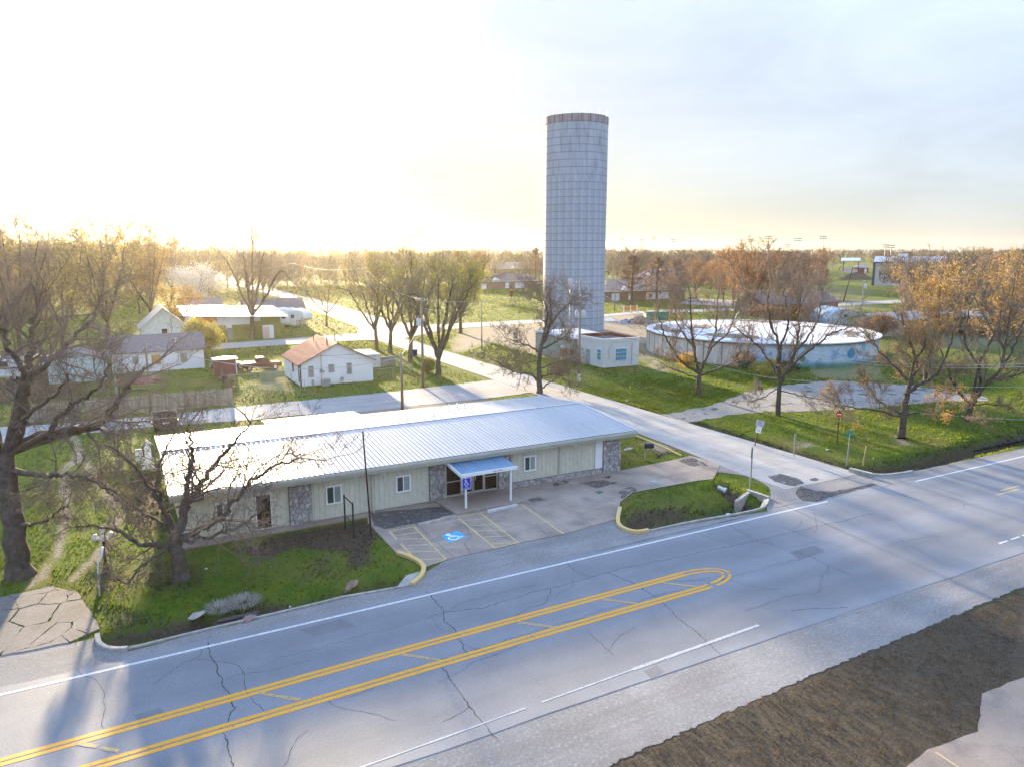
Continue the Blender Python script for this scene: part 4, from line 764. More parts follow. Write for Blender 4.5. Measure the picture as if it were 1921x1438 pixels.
X, Y = G(1200, 563); hip_house('brick_ranch_house', 'brick ranch house with blue-white doors right of the tower', X - 15, X + 17, Y - 2, Y + 9, 3.2, 6.6, BRICKM, LROOF, [('door', -13.5, -10.5, .2, 2.5, DBLUE), ('window', -7.0, -5.4, .4, 2.3, WTRIM), ('siding_bay', 0, 9, .3, 2.4, DBLUE), ('window_bay', 1.0, 2.4, .8, 2.0, DGLASS)])
X, Y = G(1390, 528); hip_house('grey_roof_house', 'long grey roofed house among the orange trees past the cars', X - 20, X + 18, Y, Y + 14, 3.0, 6.2, BRICKM, M('pale_lilac_shingles', (.33, .30, .34), .9))
X, Y = G(1290, 533); hip_house('lilac_roof_house', 'house with pale lilac roof behind the brick ranch row', X - 18, X + 18, Y + 6, Y + 20, 3.0, 7.0, BRICKM, M('lilac_shingles', (.36, .31, .36), .9))
X, Y = G(1500, 590); gable_house('brown_roof_house', 'brown roofed house behind the round reservoir', X - 12, X + 14, Y, Y + 10, 2.8, 5.0, 'x', BRICKM, BRR, .4)
# metal hall, sports shelter and maroon hut
X, Y = G(1637, 536); mh = thing('metal_hall', 'tall pale metal hall with dark corner trim at the sports field', 'hall', (X, Y, 0), -.98); CORR = M('pale_corrugated', (.50, .54, .55), .5, .05, 1, streak=(3, 3, .2))
obj('wall', MB().add([(0, 0, 0), (28, 0, 0), (28, 26, 0), (0, 26, 0), (0, 0, 10.6), (28, 0, 10.6), (28, 26, 10.6), (0, 26, 10.6)], [(0, 1, 5, 4), (1, 2, 6, 5), (2, 3, 7, 6), (3, 0, 4, 7)]), CORR, mh)
obj('roof', MB().add([(-.4, -.4, 10.5), (28.4, -.4, 10.5), (28.4, 13, 12.9), (-.4, 13, 12.9), (28.4, 26.4, 10.5), (-.4, 26.4, 10.5)], [(0, 1, 2, 3), (3, 2, 4, 5), (0, 3, 5), (1, 4, 2)]), M('bluish_roof', (.42, .46, .52), .5), mh)
obj('corner_trim', MB().b2((-.5, -.3, 0), (.5, .3, 10.4)).b2((.5, -.3, 9.9), (28, -.1, 10.45)), M('dark_trim', (.06, .075, .085), .6), mh); obj('roof_vent', MB().b2((9, 11, 12.4), (13, 15, 14)), WHITE, mh)
X, Y = G(1594, 512); ss = thing('sports_shelter', 'white roofed shelter on dark red posts by the far sports field', 'shelter', (X, Y, 0), -.9); ss.scale = (.36, .36, .58)
obj('roof', MB().add([(-17, -6, 14.5), (17, -6, 14.5), (17, 8, 17.5), (-17, 8, 17.5), (-17, -6, 13.9), (17, -6, 13.9), (17, 8, 16.9), (-17, 8, 16.9)], [(0, 1, 2, 3), (7, 6, 5, 4), (0, 4, 5, 1), (1, 5, 6, 2), (2, 6, 7, 3), (3, 7, 4, 0)]), WHITE, ss)
for x in (-12, 14): obj('post', MB().b2((x - .8, 0, 0), (x + .8, 1.5, 15)), M('maroon_steel', (.17, .03, .03), .6), ss)
obj('seating', MB().add([(-14, -4, 0), (14, -4, 0), (14, 8, 6), (-14, 8, 6), (-14, 8, 0), (14, 8, 0)], [(0, 1, 2, 3), (1, 5, 2), (0, 3, 4), (3, 2, 5, 4)]), KERB, ss)
X, Y = G(1622, 512); MAR = M('maroon_block', (.15, .045, .06), .8); hip_house('maroon_hut', 'maroon hut with lilac roof left of the metal hall', X - 4.5, X + 4.5, Y - 1, Y + 7, 3.6, 5.6, MAR, M('lilac_roof', (.36, .30, .40), .7), [('door', 2, 3.5, 0, 2.8, WHITE)], -.9)
# blue quonset shed
X, Y = G(1585, 609); qs = thing('quonset_shed', 'arched blue metal shed behind the reservoir roof', 'shed', (X, Y, 0), -.5); BLUM = M('blue_sheet', (.22, .36, .52), .45, .08, 1, spec=.5)
arc = [(3.6 * math.cos(t), 3.3 * math.sin(t)) for t in np.linspace(0, math.pi, 13)]
obj('shell', MB().add([(x, 0, z) for x, z in arc] + [(x, 11, z) for x, z in arc], [(i, 13 + i, 14 + i, i + 1) for i in range(12)]), BLUM, qs, True); obj('end_wall', MB().add([(x, .1, z) for x, z in arc], [tuple(range(13))]), M('pale_blue_sheet', (.42, .54, .60), .5), qs)
obj('hatch', MB().b2((-.3, -.02, 1.6), (.4, .08, 2.2)), BLACK, qs)
# long sheds at the right edge
X, Y = G(1740, 632); gable_house('long_pale_shed', 'long pale shed with white eave behind the golden trees', X - 8, X + 22, Y + 4, Y + 11, 2.9, 4.0, 'x', M('pale_olive_wall', (.40, .40, .33), .8), M('dull_roof', (.34, .34, .34), .7), .4, cat='shed')
X, Y = G(1885, 632); cp = thing('red_trim_carport', 'open carport with red fascia at the right edge', 'carport', (X + 8, Y + 4, 0))
obj('roof', MB().b2((-14, -4, 3.6), (16, 8, 4.0)), M('grey_roof_sheet', (.40, .40, .42), .6), cp); obj('fascia', MB().b2((-14.1, -4.15, 3.7), (16, -4.02, 4.3)), M('red_fascia', (.38, .08, .05), .6), cp)
for x in (-13, -6, 1, 8, 15): obj('post', MB().b2((x - .1, -3.8, 0), (x + .1, -3.6, 3.6)), GREYT, cp)
obj('back_wall', MB().b2((-13.8, 7.6, 0), (15.8, 7.9, 3.6)), M('dark_wall', (.10, .095, .09), .9), cp)
# ------------------------------------------------------------------ standpipe tower
TR, TX, TY, TH = 6.15, 81.3, 125.9, 40.9
tw = thing('standpipe_tower', 'tall grey concrete standpipe tower with rust-streaked top band', 'tower', (TX, TY, 0))
def tower_mat(name, c1, c2, dark):
    m = M(name, c1, .75, .1, .5, .01, 6, col2=c2, spec=.3, streak=(1, 1, .25), rand=.045); t = m.node_tree; n = t.nodes; l = t.links; b = n['Principled BSDF']
    tc = n.new('ShaderNodeTexCoord'); z = n.new('ShaderNodeTexNoise'); z.inputs['Scale'].default_value = 2.0; z.inputs['Detail'].default_value = 7; q = n.new('ShaderNodeMapping'); q.inputs['Scale'].default_value = (1.2, 1.2, .16); l.new(tc.outputs['Object'], q.inputs[0]); l.new(q.outputs[0], z.inputs[0])
    rr = n.new('ShaderNodeMapRange'); rr.inputs[1].default_value = .48; rr.inputs[2].default_value = .70; rr.inputs[4].default_value = .7; l.new(z.outputs[0], rr.inputs[0])
    mx_ = n.new('ShaderNodeMix'); mx_.data_type = 'RGBA'; src = b.inputs['Base Color'].links[0].from_socket; l.new(src, mx_.inputs['A']); mx_.inputs['B'].default_value = (*dark, 1); l.new(rr.outputs[0], mx_.inputs['Factor']); l.new(mx_.outputs['Result'], b.inputs['Base Color']); return m
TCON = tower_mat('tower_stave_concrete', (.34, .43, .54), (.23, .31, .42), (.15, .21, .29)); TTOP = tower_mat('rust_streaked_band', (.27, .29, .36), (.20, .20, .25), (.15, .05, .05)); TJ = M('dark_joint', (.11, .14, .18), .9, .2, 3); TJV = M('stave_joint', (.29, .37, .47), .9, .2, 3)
NR = 29; rh = (TH - 1.5) / NR; NS = 26
obj('core', MB().lathe((0, 0, 0), [(TR - .09, 0), (TR - .09, TH - .3), (0, TH - .3)], 66), TJV, tw)
def stave(h, mat, k):
    """one curved wall panel, three facets wide"""
    m = MB(); da = 2 * math.pi / NS; g = .0022; angs = [g / TR + (da - 2 * g / TR) * i / 3 for i in range(4)]
    prof = [(-.06, .0), (-.02, .015), (0, .05), (0, h - .05), (-.02, h - .015), (-.06, h - .0)]
    V = [((TR + r) * math.cos(a), (TR + r) * math.sin(a), z) for a in angs for r, z in prof]; n = len(prof)
    m.add(V, [(n * i + j, n * (i + 1) + j, n * (i + 1) + j + 1, n * i + j + 1) for i in range(3) for j in range(n - 1)] + [tuple(range(n)), tuple(reversed(range(3 * n, 4 * n)))])
    return obj('stave_panel', m, mat, tw)
sp0 = stave(rh - .02, TCON, 0); first = True; camdir = math.atan2(-TY, -TX); cnt = 0
far = MB()
for i in range(NR):
    off = 0.0
    for k in range(NS):
        a = off + 2 * math.pi * k / NS; mid = a + math.pi / NS; vis = math.cos(mid - camdir) > -.12
        if vis and cnt < 300:
            o = sp0 if first else link('stave_panel', sp0.data, tw); first = False; o.location = (0, 0, i * rh + .01); o.rotation_euler = (0, 0, a); cnt += 1
        else:
            ca_, sa_ = math.cos(a), math.sin(a); d = sp0.data
            far.add([(v.co.x * ca_ - v.co.y * sa_, v.co.x * sa_ + v.co.y * ca_, v.co.z + i * rh + .01) for v in d.vertices], [tuple(p.vertices) for p in d.polygons])
tag(obj('stave_panels_rest', far, TCON, tw), None, None, None, 'stuff')
obj('hoops', (lambda m: [m.lathe((0, 0, i * rh), [(TR - .08, -.05), (TR + .015, -.035), (TR + .015, .035), (TR - .08, .05)], 66) for i in range(1, NR + 1)] and m)(MB()), TJ, tw)
obj('top_band', MB().lathe((0, 0, NR * rh + .02), [(TR - .05, 0), (TR + .05, .05), (TR + .05, 1.40), (TR - .25, 1.45), (TR - .25, .9)], 66), TTOP, tw)
tb = MB()
for k in range(22): a = 2 * math.pi * k / 22; tb.box(((TR + .06) * math.cos(a), (TR + .06) * math.sin(a), NR * rh + .72), (.05, .10, 1.36), a)
obj('band_lugs', tb, RUST, tw)
for k in range(12): a = 2 * math.pi * k / 12 + .2; obj('lightning_rod', MB().tube([((TR - .1) * math.cos(a), (TR - .1) * math.sin(a), TH - .2), ((TR - .1) * math.cos(a), (TR - .1) * math.sin(a), TH + .9)], .025, 5), GALV, tw)
# pump house
PB = M('white_block', (.66, .68, .69), .85, .1, 2.5, .008, 12, col2=(.52, .55, .57)); BLUEG = glass('blue_painted_glass', (.07, .30, .46), .2)
pu = thing('pump_house', 'white block pump house with blue windows in front of the tower', 'building', (61.3, 85.8, 0))
obj('wall', MB().b2((-3.0, -3.3, -.1), (3.0, 3.2, 3.5)), PB, pu, bevel=.02)
pr = MB(); 
for lo, hi in (((-3.06, -3.36, 3.5), (3.06, -3.1, 3.92)), ((-3.06, 2.96, 3.5), (3.06, 3.22, 3.92)), ((-3.06, -3.1, 3.5), (-2.8, 2.96, 3.92)), ((2.8, -3.1, 3.5), (3.06, 2.96, 3.92))): pr.b2(lo, hi)
obj('parapet', pr, PB, pu); obj('roof_deck', MB().b2((-2.8, -3.1, 3.45), (2.8, 2.96, 3.56)), M('dark_roofing', (.10, .09, .11), .9), pu)
obj('rust_flashing', MB().b2((-2.8, 2.80, 3.56), (2.8, 2.955, 4.05)).b2((2.62, -3.1, 3.56), (2.795, 2.79, 3.97)).b2((-2.795, -3.1, 3.56), (-2.7, 2.79, 3.9)), RUST, pu)
w = obj('window', MB().b2((-1.15, -3.36, .8), (.85, -3.28, 2.55)), WTRIM, pu)
for i in range(4):
    for j in range(3): obj('pane', MB().b2((-1.05 + .47 * i, -3.40, .9 + .54 * j), (-.63 + .47 * i, -3.362, 1.39 + .54 * j)), BLUEG, w)
w = obj('window', MB().b2((-3.06, -2.75, .9), (-2.98, -1.75, 2.5)), WTRIM, pu)
for i in range(2):
    for j in range(3): obj('pane', MB().b2((-3.1, -2.67 + .43 * i, 1.0 + .48 * j), (-3.062, -2.30 + .43 * i, 1.43 + .48 * j)), BLUEG, w)
obj('door', MB().b2((-3.05, .0, .05), (-2.99, 1.0, 2.15)), M('blue_grey_door', (.30, .36, .42), .6), pu); obj('conduit', MB().tube([(1.7, -3.42, .2), (1.7, -3.42, 3.2)], .05, 6), GALV, pu); obj('conduit', MB().tube([(-2.2, -3.4, 1.2), (-2.2, -3.4, 2.6), (-1.7, -3.4, 3.1)], .03, 5), GALV, pu)
ax = thing('pump_annex', 'pale low annex with bluish roof behind the pump house', 'building', (60.5, 94.5, 0)); obj('wall', MB().b2((-3.2, -5, 0), (4.5, 5, 3.2)), M('pale_green_block', (.29, .35, .34), .85, .15, 2), ax); obj('roof', MB().add([(-3.4, -5.2, 3.2), (4.7, -5.2, 3.2), (4.7, 5.2, 3.4), (-3.4, 5.2, 3.4), (-3.4, -5.2, 3.32), (4.7, -5.2, 3.32), (4.7, 5.2, 3.52), (-3.4, 5.2, 3.52)], [(0, 3, 2, 1), (4, 5, 6, 7), (0, 1, 5, 4), (1, 2, 6, 5), (2, 3, 7, 6), (3, 0, 4, 7)]), M('blue_grey_roofing', (.32, .38, .46), .6, .05, 1), ax); obj('door', MB().b2((-3.26, -3.6, 0), (-3.2, -2.5, 2.1)), WHITE, ax)
tk = thing('rusty_tank', 'rusty red tank on thin legs beside the pump house', 'tank', (55.6, 87.6, 0)); obj('drum', MB().tube([(-.9, 0, 1.75), (.9, 0, 1.75)], .5, 14), RUST, tk, True)
for x, y in ((-.7, -.3), (.7, -.3), (-.7, .3), (.7, .3)): obj('leg', MB().tube([(x, y, 0), (x * .95, y * .8, 1.5)], .04, 5), RUST, tk)
# round reservoir with painted wall
RX, RYc, RR, RH = 90.2, 85.2, 17.6, 3.3
rs = thing('round_reservoir', 'low round reservoir with white roof and faded blue mural', 'reservoir', (RX, RYc, 0))
def mural_mat():
    m = bpy.data.materials.new('faded_mural'); m.use_nodes = True; t = m.node_tree; n = t.nodes; l = t.links; b = n['Principled BSDF']; b.inputs['Roughness'].default_value = .8
    tc = n.new('ShaderNodeTexCoord').outputs['Object']; sp = n.new('ShaderNodeSeparateXYZ'); l.new(tc, sp.inputs[0])
    def noise(s, d=5):
        z = n.new('ShaderNodeTexNoise'); z.inputs['Scale'].default_value = s; z.inputs['Detail'].default_value = d; l.new(tc, z.inputs[0]); return z.outputs[0]
    def rng(x, a, bb, c=0., d=1.):
        z = n.new('ShaderNodeMapRange'); z.inputs[1].default_value = a; z.inputs[2].default_value = bb; z.inputs[3].default_value = c; z.inputs[4].default_value = d; l.new(x, z.inputs[0]); return z.outputs[0]
    def mix(f, A, B):
        z = n.new('ShaderNodeMix'); z.data_type = 'RGBA'
        for k, v in (('A', A), ('B', B)):
            if isinstance(v, tuple): z.inputs[k].default_value = (*v, 1)
            else: l.new(v, z.inputs[k])
        l.new(f, z.inputs['Factor']); return z.outputs['Result']
    c = mix(rng(noise(.35), .35, .65), (.32, .46, .60), (.48, .60, .68))
    c = mix(rng(noise(.9), .52, .62), c, (.22, .34, .50)); c = mix(rng(noise(.55, 6), .57, .66, 0, .6), c, (.12, .27, .18)); c = mix(rng(noise(.7, 4), .60, .72, 0, .5), c, (.40, .36, .38)); c = mix(rng(noise(1.6, 6), .55, .72, 0, .6), c, (.55, .62, .66))
    g = mix(rng(noise(1.2), .4, .6), (.06, .16, .14), (.10, .26, .24)); c = mix(rng(sp.outputs[2], .9, .3), c, g)
    l.new(c, b.inputs['Base Color']); return m
MUR = mural_mat(); RCON = M('stained_reservoir_concrete', (.70, .69, .67), .85, .2, 1.5, .01, 10, col2=(.42, .37, .33), streak=(1.5, 1.5, .25)); RROOF = M('white_roof_membrane', (.74, .73, .74), .6, .06, .4)
NPW = 40
for k in range(NPW):   # wall bays between pilasters
    a0, a1 = 2 * math.pi * k / NPW, 2 * math.pi * (k + 1) / NPW; am = math.atan2(math.sin((a0 + a1) / 2), math.cos((a0 + a1) / 2))
    painted = -2.45 < am < -.62; m = MB().lathe((0, 0, 0), [(RR - .12, -.2), (RR - .12, RH - .1)], 3, 0, a0 - (.001 if painted else -.012), a1 + (.001 if painted else -.012)); obj('wall_bay', m, MUR if painted else RCON, rs, True)
    p = (RR - .05) * math.cos(a0), (RR - .05) * math.sin(a0)
    if not painted: obj('pilaster', MB().box((p[0], p[1], RH / 2 - .15), (.16, .30, RH), a0), RCON, rs)
obj('roof', MB().lathe((0, 0, RH), [(RR + .12, -.16), (RR + .12, .06), (RR - .4, .10), (RR - .45, .02), (10, .26), (0, .45)], 80), RROOF, rs)
obj('roof_edge', MB().lathe((0, 0, RH), [(RR + .13, -.22), (RR + .15, -.2), (RR + .15, -.10), (RR + .13, -.08)], 80), M('dark_edge', (.10, .10, .11), .8), rs)
BROWNP = M('leaf_puddle', (.20, .15, .11), .7, .3, 2)
for px, py, a, b in ((1238, 613, 1.6, 5.2), (1262, 620, 1.3, 3.0), (1370, 630, 2.2, 5.0), (1408, 601, 3, 2.5), (1440, 603, 4, 2.5), (1597, 625, 1.0, 5.5), (1560, 627, .8, 3.0), (1500, 612, 1.5, 4), (1320, 614, 1.5, 4)):
    X, Y = G(px, py, RH + .2); rr_ = random.Random(px); th0 = math.atan2(Y - RYc, X - RX) + math.pi / 2
    pl = [(X - RX + b * rr_.uniform(.7, 1.1) * math.cos(t) * math.cos(th0) - a * math.sin(t) * math.sin(th0), Y - RYc + b * rr_.uniform(.7, 1.1) * math.cos(t) * math.sin(th0) + a * math.sin(t) * math.cos(th0)) for t in np.linspace(0, 6.0, 16)]
    V = [(x, y, RH + .075 + max(0, .45 - .026 * math.hypot(x, y))) for x, y in pl if math.hypot(x, y) < RR - .6]
    if len(V) > 4: obj('leaf_drift', MB().add(V, [tuple(range(len(V)))]), BROWNP, rs)
# painted disc on the mural, right part
for ang_px, col, rad, zc in ((1598, (.06, .27, .46), .75, 1.75), (1507, (.13, .24, .17), .4, 1.2)):
    d = ray(ang_px, 665); u = np.array([d[0], d[1]]) / math.hypot(d[0], d[1]); c = np.array([RX, RYc]); tq = u @ c; h2_ = RR * RR - (c @ c - tq * tq)
    if h2_ < 0: continue
    hit = u * (tq - math.sqrt(h2_)) - c; am = math.atan2(hit[1], hit[0]); 
    for ri, cm, dr in ((rad * 1.3, tuple(min(1, v * .5 + .38) for v in col), .015), (rad, col, .03)):
        V = [((RR - .12 + dr) * math.cos(am + ri * math.cos(t) / RR), (RR - .12 + dr) * math.sin(am + ri * math.cos(t) / RR), zc + ri * math.sin(t)) for t in np.linspace(0, 2 * math.pi, 25)[:-1]]
        obj('painted_disc', MB().add([((RR - .12 + dr) * math.cos(am), (RR - .12 + dr) * math.sin(am), zc)] + V, [(0, i + 1, (i + 1) % 24 + 1) for i in range(24)]), M('disc_paint', cm, .8, .2, 3), rs)
X, Y = G(1411, 638, RH); obj('roof_pipe', MB().tube([(X - RX, Y - RYc, RH), (X - RX, Y - RYc, RH + 1.9)], .06, 6), RUST, rs); X, Y = G(1386, 597, RH); obj('roof_hatch', MB().lathe((X - RX, Y - RYc, RH), [(.7, 0), (.55, .7), (0, 1.3)], 8), M('green_hatch', (.20, .30, .14), .7), rs)
# ------------------------------------------------------------------ trees
def bark(name, c1, c2): return M(name, c1, .95, .2, 3, .02, 12, col2=c2, spec=.1)
BARK = bark('dark_bark', (.15, .125, .107), (.055, .045, .039)); TWIG = M('brown_twigs', (.29, .235, .195), .9, .2, .5, spec=.15, col2=(.16, .125, .10)); TWIGD = M('dark_twigs', (.21, .172, .148), .9, .2, .5, spec=.15, col2=(.11, .088, .075)); TWIGR = M('russet_twigs', (.22, .135, .095), .9, .2, .5, spec=.15, col2=(.13, .085, .065)); TWIGG = M('grey_twigs', (.20, .175, .15), .9, .2, .4, spec=.15, col2=(.12, .10, .09))
def leafm(name, c1, c2): return M(name, c1, .7, .2, 1.2, spec=.2, col2=c2, trans=.45, rand=.12)
GOLD = leafm('golden_buds', (.55, .33, .06), (.36, .22, .05)); OLIVE = leafm('olive_buds', (.44, .38, .08), (.28, .24, .06)); LIME = leafm('yellow_green_leaves', (.36, .38, .045), (.20, .23, .03)); ORANGE = leafm('orange_buds', (.42, .22, .09), (.28, .15, .07)); PEAR = leafm('white_blossom', (.72, .68, .64), (.55, .50, .48)); PINKG = leafm('pink_grey_buds', (.32, .23, .20), (.22, .16, .14)); DKGRN = leafm('dark_evergreen', (.045, .07, .02), (.02, .035, .012)); RUSSET = leafm('russet_leaves', (.26, .13, .05), (.14, .08, .04))
class Wood:
    """collects tapered tubes as arrays"""
    def __init__(s): s.v = []; s.q = []; s.t = []; s.n = 0
    def tube(s, P, rad, n):
        k = len(P); T = np.gradient(P, axis=0); T /= np.linalg.norm(T, axis=1)[:, None] + 1e-9
        u = np.cross(T[0], (0.31, 0.52, 0.79)); u /= np.linalg.norm(u) + 1e-9
        U = u[None] - (T @ u)[:, None] * T; U /= np.linalg.norm(U, axis=1)[:, None] + 1e-9; Wv = np.cross(T, U)
        a = 2 * np.pi * np.arange(n) / n
        V = P[:, None] + (U[:, None] * np.cos(a)[None, :, None] + Wv[:, None] * np.sin(a)[None, :, None]) * np.asarray(rad)[:, None, None]
        i = np.arange(k - 1)[:, None] * n; j = np.arange(n)[None]; j1 = (j + 1) % n
        s.q.append(np.stack([i + j, i + j1, i + n + j1, i + n + j], -1).reshape(-1, 4) + s.n); s.v.append(V.reshape(-1, 3)); s.n += k * n
    def twigs(s, P, D, L_, r, rng, two=True):
        N_ = len(P)
        if not N_: return
        D = D / (np.linalg.norm(D, axis=1)[:, None] + 1e-9); u = np.cross(D, rng.normal(size=(N_, 3))); u /= np.linalg.norm(u, axis=1)[:, None] + 1e-9; w = np.cross(D, u)
        ring = lambda c, rr: np.stack([c + (u * math.cos(a) + w * math.sin(a)) * rr[:, None] for a in (0, 2.094, 4.189)], 1)
        if two:
            mid = P + D * (L_ * .5)[:, None]; D2 = D + rng.normal(size=(N_, 3)) * .35 + np.array([0, 0, .15]); D2 /= np.linalg.norm(D2, axis=1)[:, None]; tip = mid + D2 * (L_ * .55)[:, None]
            V = np.concatenate([ring(P, r), ring(mid, r * .7), tip[:, None]], 1); b = np.arange(N_)[:, None] * 7 + s.n
            s.q.append(np.concatenate([b + np.array([[i, (i + 1) % 3, 3 + (i + 1) % 3, 3 + i]]) for i in range(3)], 0)); s.t.append(np.concatenate([b + np.array([[3 + i, 3 + (i + 1) % 3, 6]]) for i in range(3)], 0)); s.v.append(V.reshape(-1, 3)); s.n += N_ * 7; return mid, tip
        tip = P + D * L_[:, None]; V = np.concatenate([ring(P, r), tip[:, None]], 1); b = np.arange(N_)[:, None] * 4 + s.n
        s.t.append(np.concatenate([b + np.array([[i, (i + 1) % 3, 3]]) for i in range(3)], 0)); s.v.append(V.reshape(-1, 3)); s.n += N_ * 4; return P + D * (L_ * .5)[:, None], tip
    def mesh(s, name, smooth=True):
        return mesh_np(name, np.concatenate(s.v), np.concatenate(s.t) if s.t else None, np.concatenate(s.q) if s.q else None, smooth)
def leaves_mesh(name, C, size, rng):
    """leaf-sized triangles pairs round the given points"""
    N_ = len(C); a = rng.normal(size=(N_, 3)); a /= np.linalg.norm(a, axis=1)[:, None]; b = np.cross(a, rng.normal(size=(N_, 3))); b /= np.linalg.norm(b, axis=1)[:, None]; sz = size * rng.uniform(.6, 1.4, N_)[:, None]
    V = np.stack([C - a * sz, C + b * sz * .6, C + a * sz, C - b * sz * .6], 1).reshape(-1, 3); i = np.arange(N_)[:, None] * 4
    return mesh_np(name, V, None, i + np.array([[0, 1, 2, 3]]))
def perp_rot(d, ang, rng):
    u = np.cross(d, rng.normal(size=3)); u /= np.linalg.norm(u) + 1e-9; return d * math.cos(ang) + u * math.sin(ang)
def grow(wood, acc, p, d, L_, r, lev, maxlev, rng, o):
    k = 5 if lev < maxlev else 4; P = np.empty((k, 3)); P[0] = p; dd = d / np.linalg.norm(d); st = L_ / (k - 1)
    for i in range(1, k):
        dd = dd + rng.normal(size=3) * o['wig'] + np.array([0, 0, o['trop'] * (1 if lev < maxlev else .6)]); dd /= np.linalg.norm(dd); P[i] = P[i - 1] + dd * st
    rad = np.linspace(r, max(r * .35, o['rt'] * .9), k); wood.tube(P, rad, 5 if lev == 1 else 4 if lev < maxlev else 3)
    if lev < maxlev:
        nc = o['kids'][lev - 1]; nc = max(1, int(round(nc * rng.uniform(.75, 1.25))))
        for j in range(nc):
            t = .18 + .82 * (j + rng.uniform(0, 1)) / nc; x = t * (k - 1); i = min(int(x), k - 2); q = P[i] + (P[i + 1] - P[i]) * (x - i); dl = P[i + 1] - P[i]; dl /= np.linalg.norm(dl)
            grow(wood, acc, q, perp_rot(dl, rng.uniform(*o['ang']), rng), L_ * rng.uniform(.42, .72) * (1.05 - .45 * t), max(rad[i] * .55, o['rt']), lev + 1, maxlev, rng, o)
        grow(wood, acc, P[-1], dd, L_ * .5, rad[-1], lev + 1, maxlev, rng, o)
    else:
        nt_ = o['twigs']; x = rng.uniform(.1, 1, nt_) * (k - 1); i = np.minimum(x.astype(int), k - 2); q = P[i] + (P[i + 1] - P[i]) * (x - i)[:, None]; dl = P[i + 1] - P[i]; dl /= np.linalg.norm(dl, axis=1)[:, None]
        dv = dl + rng.normal(size=(nt_, 3)) * .65 + np.array([0, 0, .1]); acc[0].append(q); acc[1].append(dv); acc[2].append(rng.uniform(.35, .8, nt_) * o['tl'])
DEF = dict(wig=.20, trop=.05, kids=(6, 5, 4), ang=(.5, 1.05), twigs=6, tl=.7, rt=.008)
def finish_tree(root, wood, acc, rng, o, two=True, buds=0, bmat=None, bsize=.06, twmat=TWIG, trunk_mesh=None):
    mt = wood.twigs(np.concatenate(acc[0]), np.concatenate(acc[1]), np.concatenate(acc[2]), np.full(sum(map(len, acc[0])), o['rt']), rng, two)
    me = wood.mesh('crown'); me.materials.append(twmat); c = link('crown', me, root)
    if buds:
        allp = np.concatenate([mt[0], mt[1], (mt[0] + mt[1]) / 2]); w = vnoise(allp[:, :2] + allp[:, 2:3] * .7, 1.6, 9); pr_ = np.clip(w - .15, .02, 1) ** 1.5; ix = rng.choice(len(allp), min(buds, len(allp) * 2), p=pr_ / pr_.sum()); lm = leaves_mesh('buds', allp[ix] + rng.normal(size=(len(ix), 3)) * bsize * .8, bsize, rng); lm.materials.append(bmat); b = link('buds', lm, root); b.material_slots[0].link = 'OBJECT'; b.material_slots[0].material = bmat
    return c
def spline(P, n):
    P = np.array(P, float); k = len(P)
    if k < 3: return np.array([P[0] + (P[-1] - P[0]) * t for t in np.linspace(0, 1, n)])
    o = []
    for t in np.linspace(0, k - 1 - 1e-6, n):
        i = int(t); f = t - i; p0, p1, p2, p3 = P[max(i - 1, 0)], P[i], P[i + 1], P[min(i + 2, k - 1)]
        o.append(.5 * (2 * p1 + (p2 - p0) * f + (2 * p0 - 5 * p1 + 4 * p2 - p3) * f * f + (3 * p1 - p0 - 3 * p2 + p3) * f ** 3))
    return np.array(o)
def hero(label, base, trunk, limbs, r0, seed, o, sub=9, subl=.42, bmat=None, buds=0, bsize=.06, group=None, twmat=TWIG, maxlev=3, ky=1.0):
    """a tree whose trunk and main limbs follow the photographed ones; depth offsets spread the limbs"""
    sq_ = lambda p: (p[0], base[1] - (base[1] - p[1]) * ky) + tuple(p[2:])
    trunk = [sq_(p) for p in trunk]; limbs = [([sq_(p) for p in ps], a_, b_) for ps, a_, b_ in limbs]
    rng = np.random.default_rng(seed); X, Y = G(*base); root = thing('bare_tree', label, 'tree', (X, Y, 0), 0, group); b0 = np.array([X, Y, 0])
    tw_ = Wood(); cr = Wood(); acc = ([], [], [])
    tp = [np.array([X, Y, -.3])] + [np.array(dep(X, Y, *p[:2], p[2] if len(p) > 2 else 0)) for p in trunk]; T = spline(tp, 12) - b0
    rad = np.linspace(r0, r0 * .62, 12); rad[0] *= 1.75; rad[1] *= 1.25; tw_.tube(T + rng.normal(size=T.shape) * r0 * .08, rad, 12)
    for (pts, rl, dd) in limbs:
        n_ = len(pts); LP = [np.array(dep(X, Y, p[0], p[1], dd * (i / (n_ - 1)) ** .8 if n_ > 1 else 0)) for i, p in enumerate(pts)]; P = spline(LP, 5 * n_) - b0
        # start the limb inside the trunk
        j = np.argmin(np.linalg.norm(T - P[0], axis=1)); P[0] = T[j]
        P[1:] += rng.normal(size=P[1:].shape) * .05 * (1 + rl); ll = np.linalg.norm(np.diff(P, axis=0), axis=1).sum(); rr = np.linspace(rl, max(.03, rl * .22), len(P)); tw_.tube(P, rr, 7)
        ns = max(4, int(sub * ll / 6))
        for q in range(ns):
            t = .2 + .8 * (q + rng.uniform(0, 1)) / ns; x = t * (len(P) - 1); i = min(int(x), len(P) - 2); pos = P[i] + (P[i + 1] - P[i]) * (x - i); dl = P[i + 1] - P[i]; dl /= np.linalg.norm(dl)
            Ls = max(1.2, subl * ll * rng.uniform(.55, 1.1) * (1.1 - .5 * t)); grow(cr, acc, pos, perp_rot(dl, rng.uniform(.6, 1.15), rng) + np.array([0, 0, .12]), Ls, max(.02, rr[i] * .45), 1, maxlev, rng, o)
        grow(cr, acc, P[-1], P[-1] - P[-2], max(1.0, subl * ll * .7), rr[-1], 1, maxlev, rng, o)
    me = tw_.mesh('trunk'); me.materials.append(BARK); link('trunk', me, root)
    finish_tree(root, cr, acc, rng, o, True, buds, bmat, bsize, twmat); return root
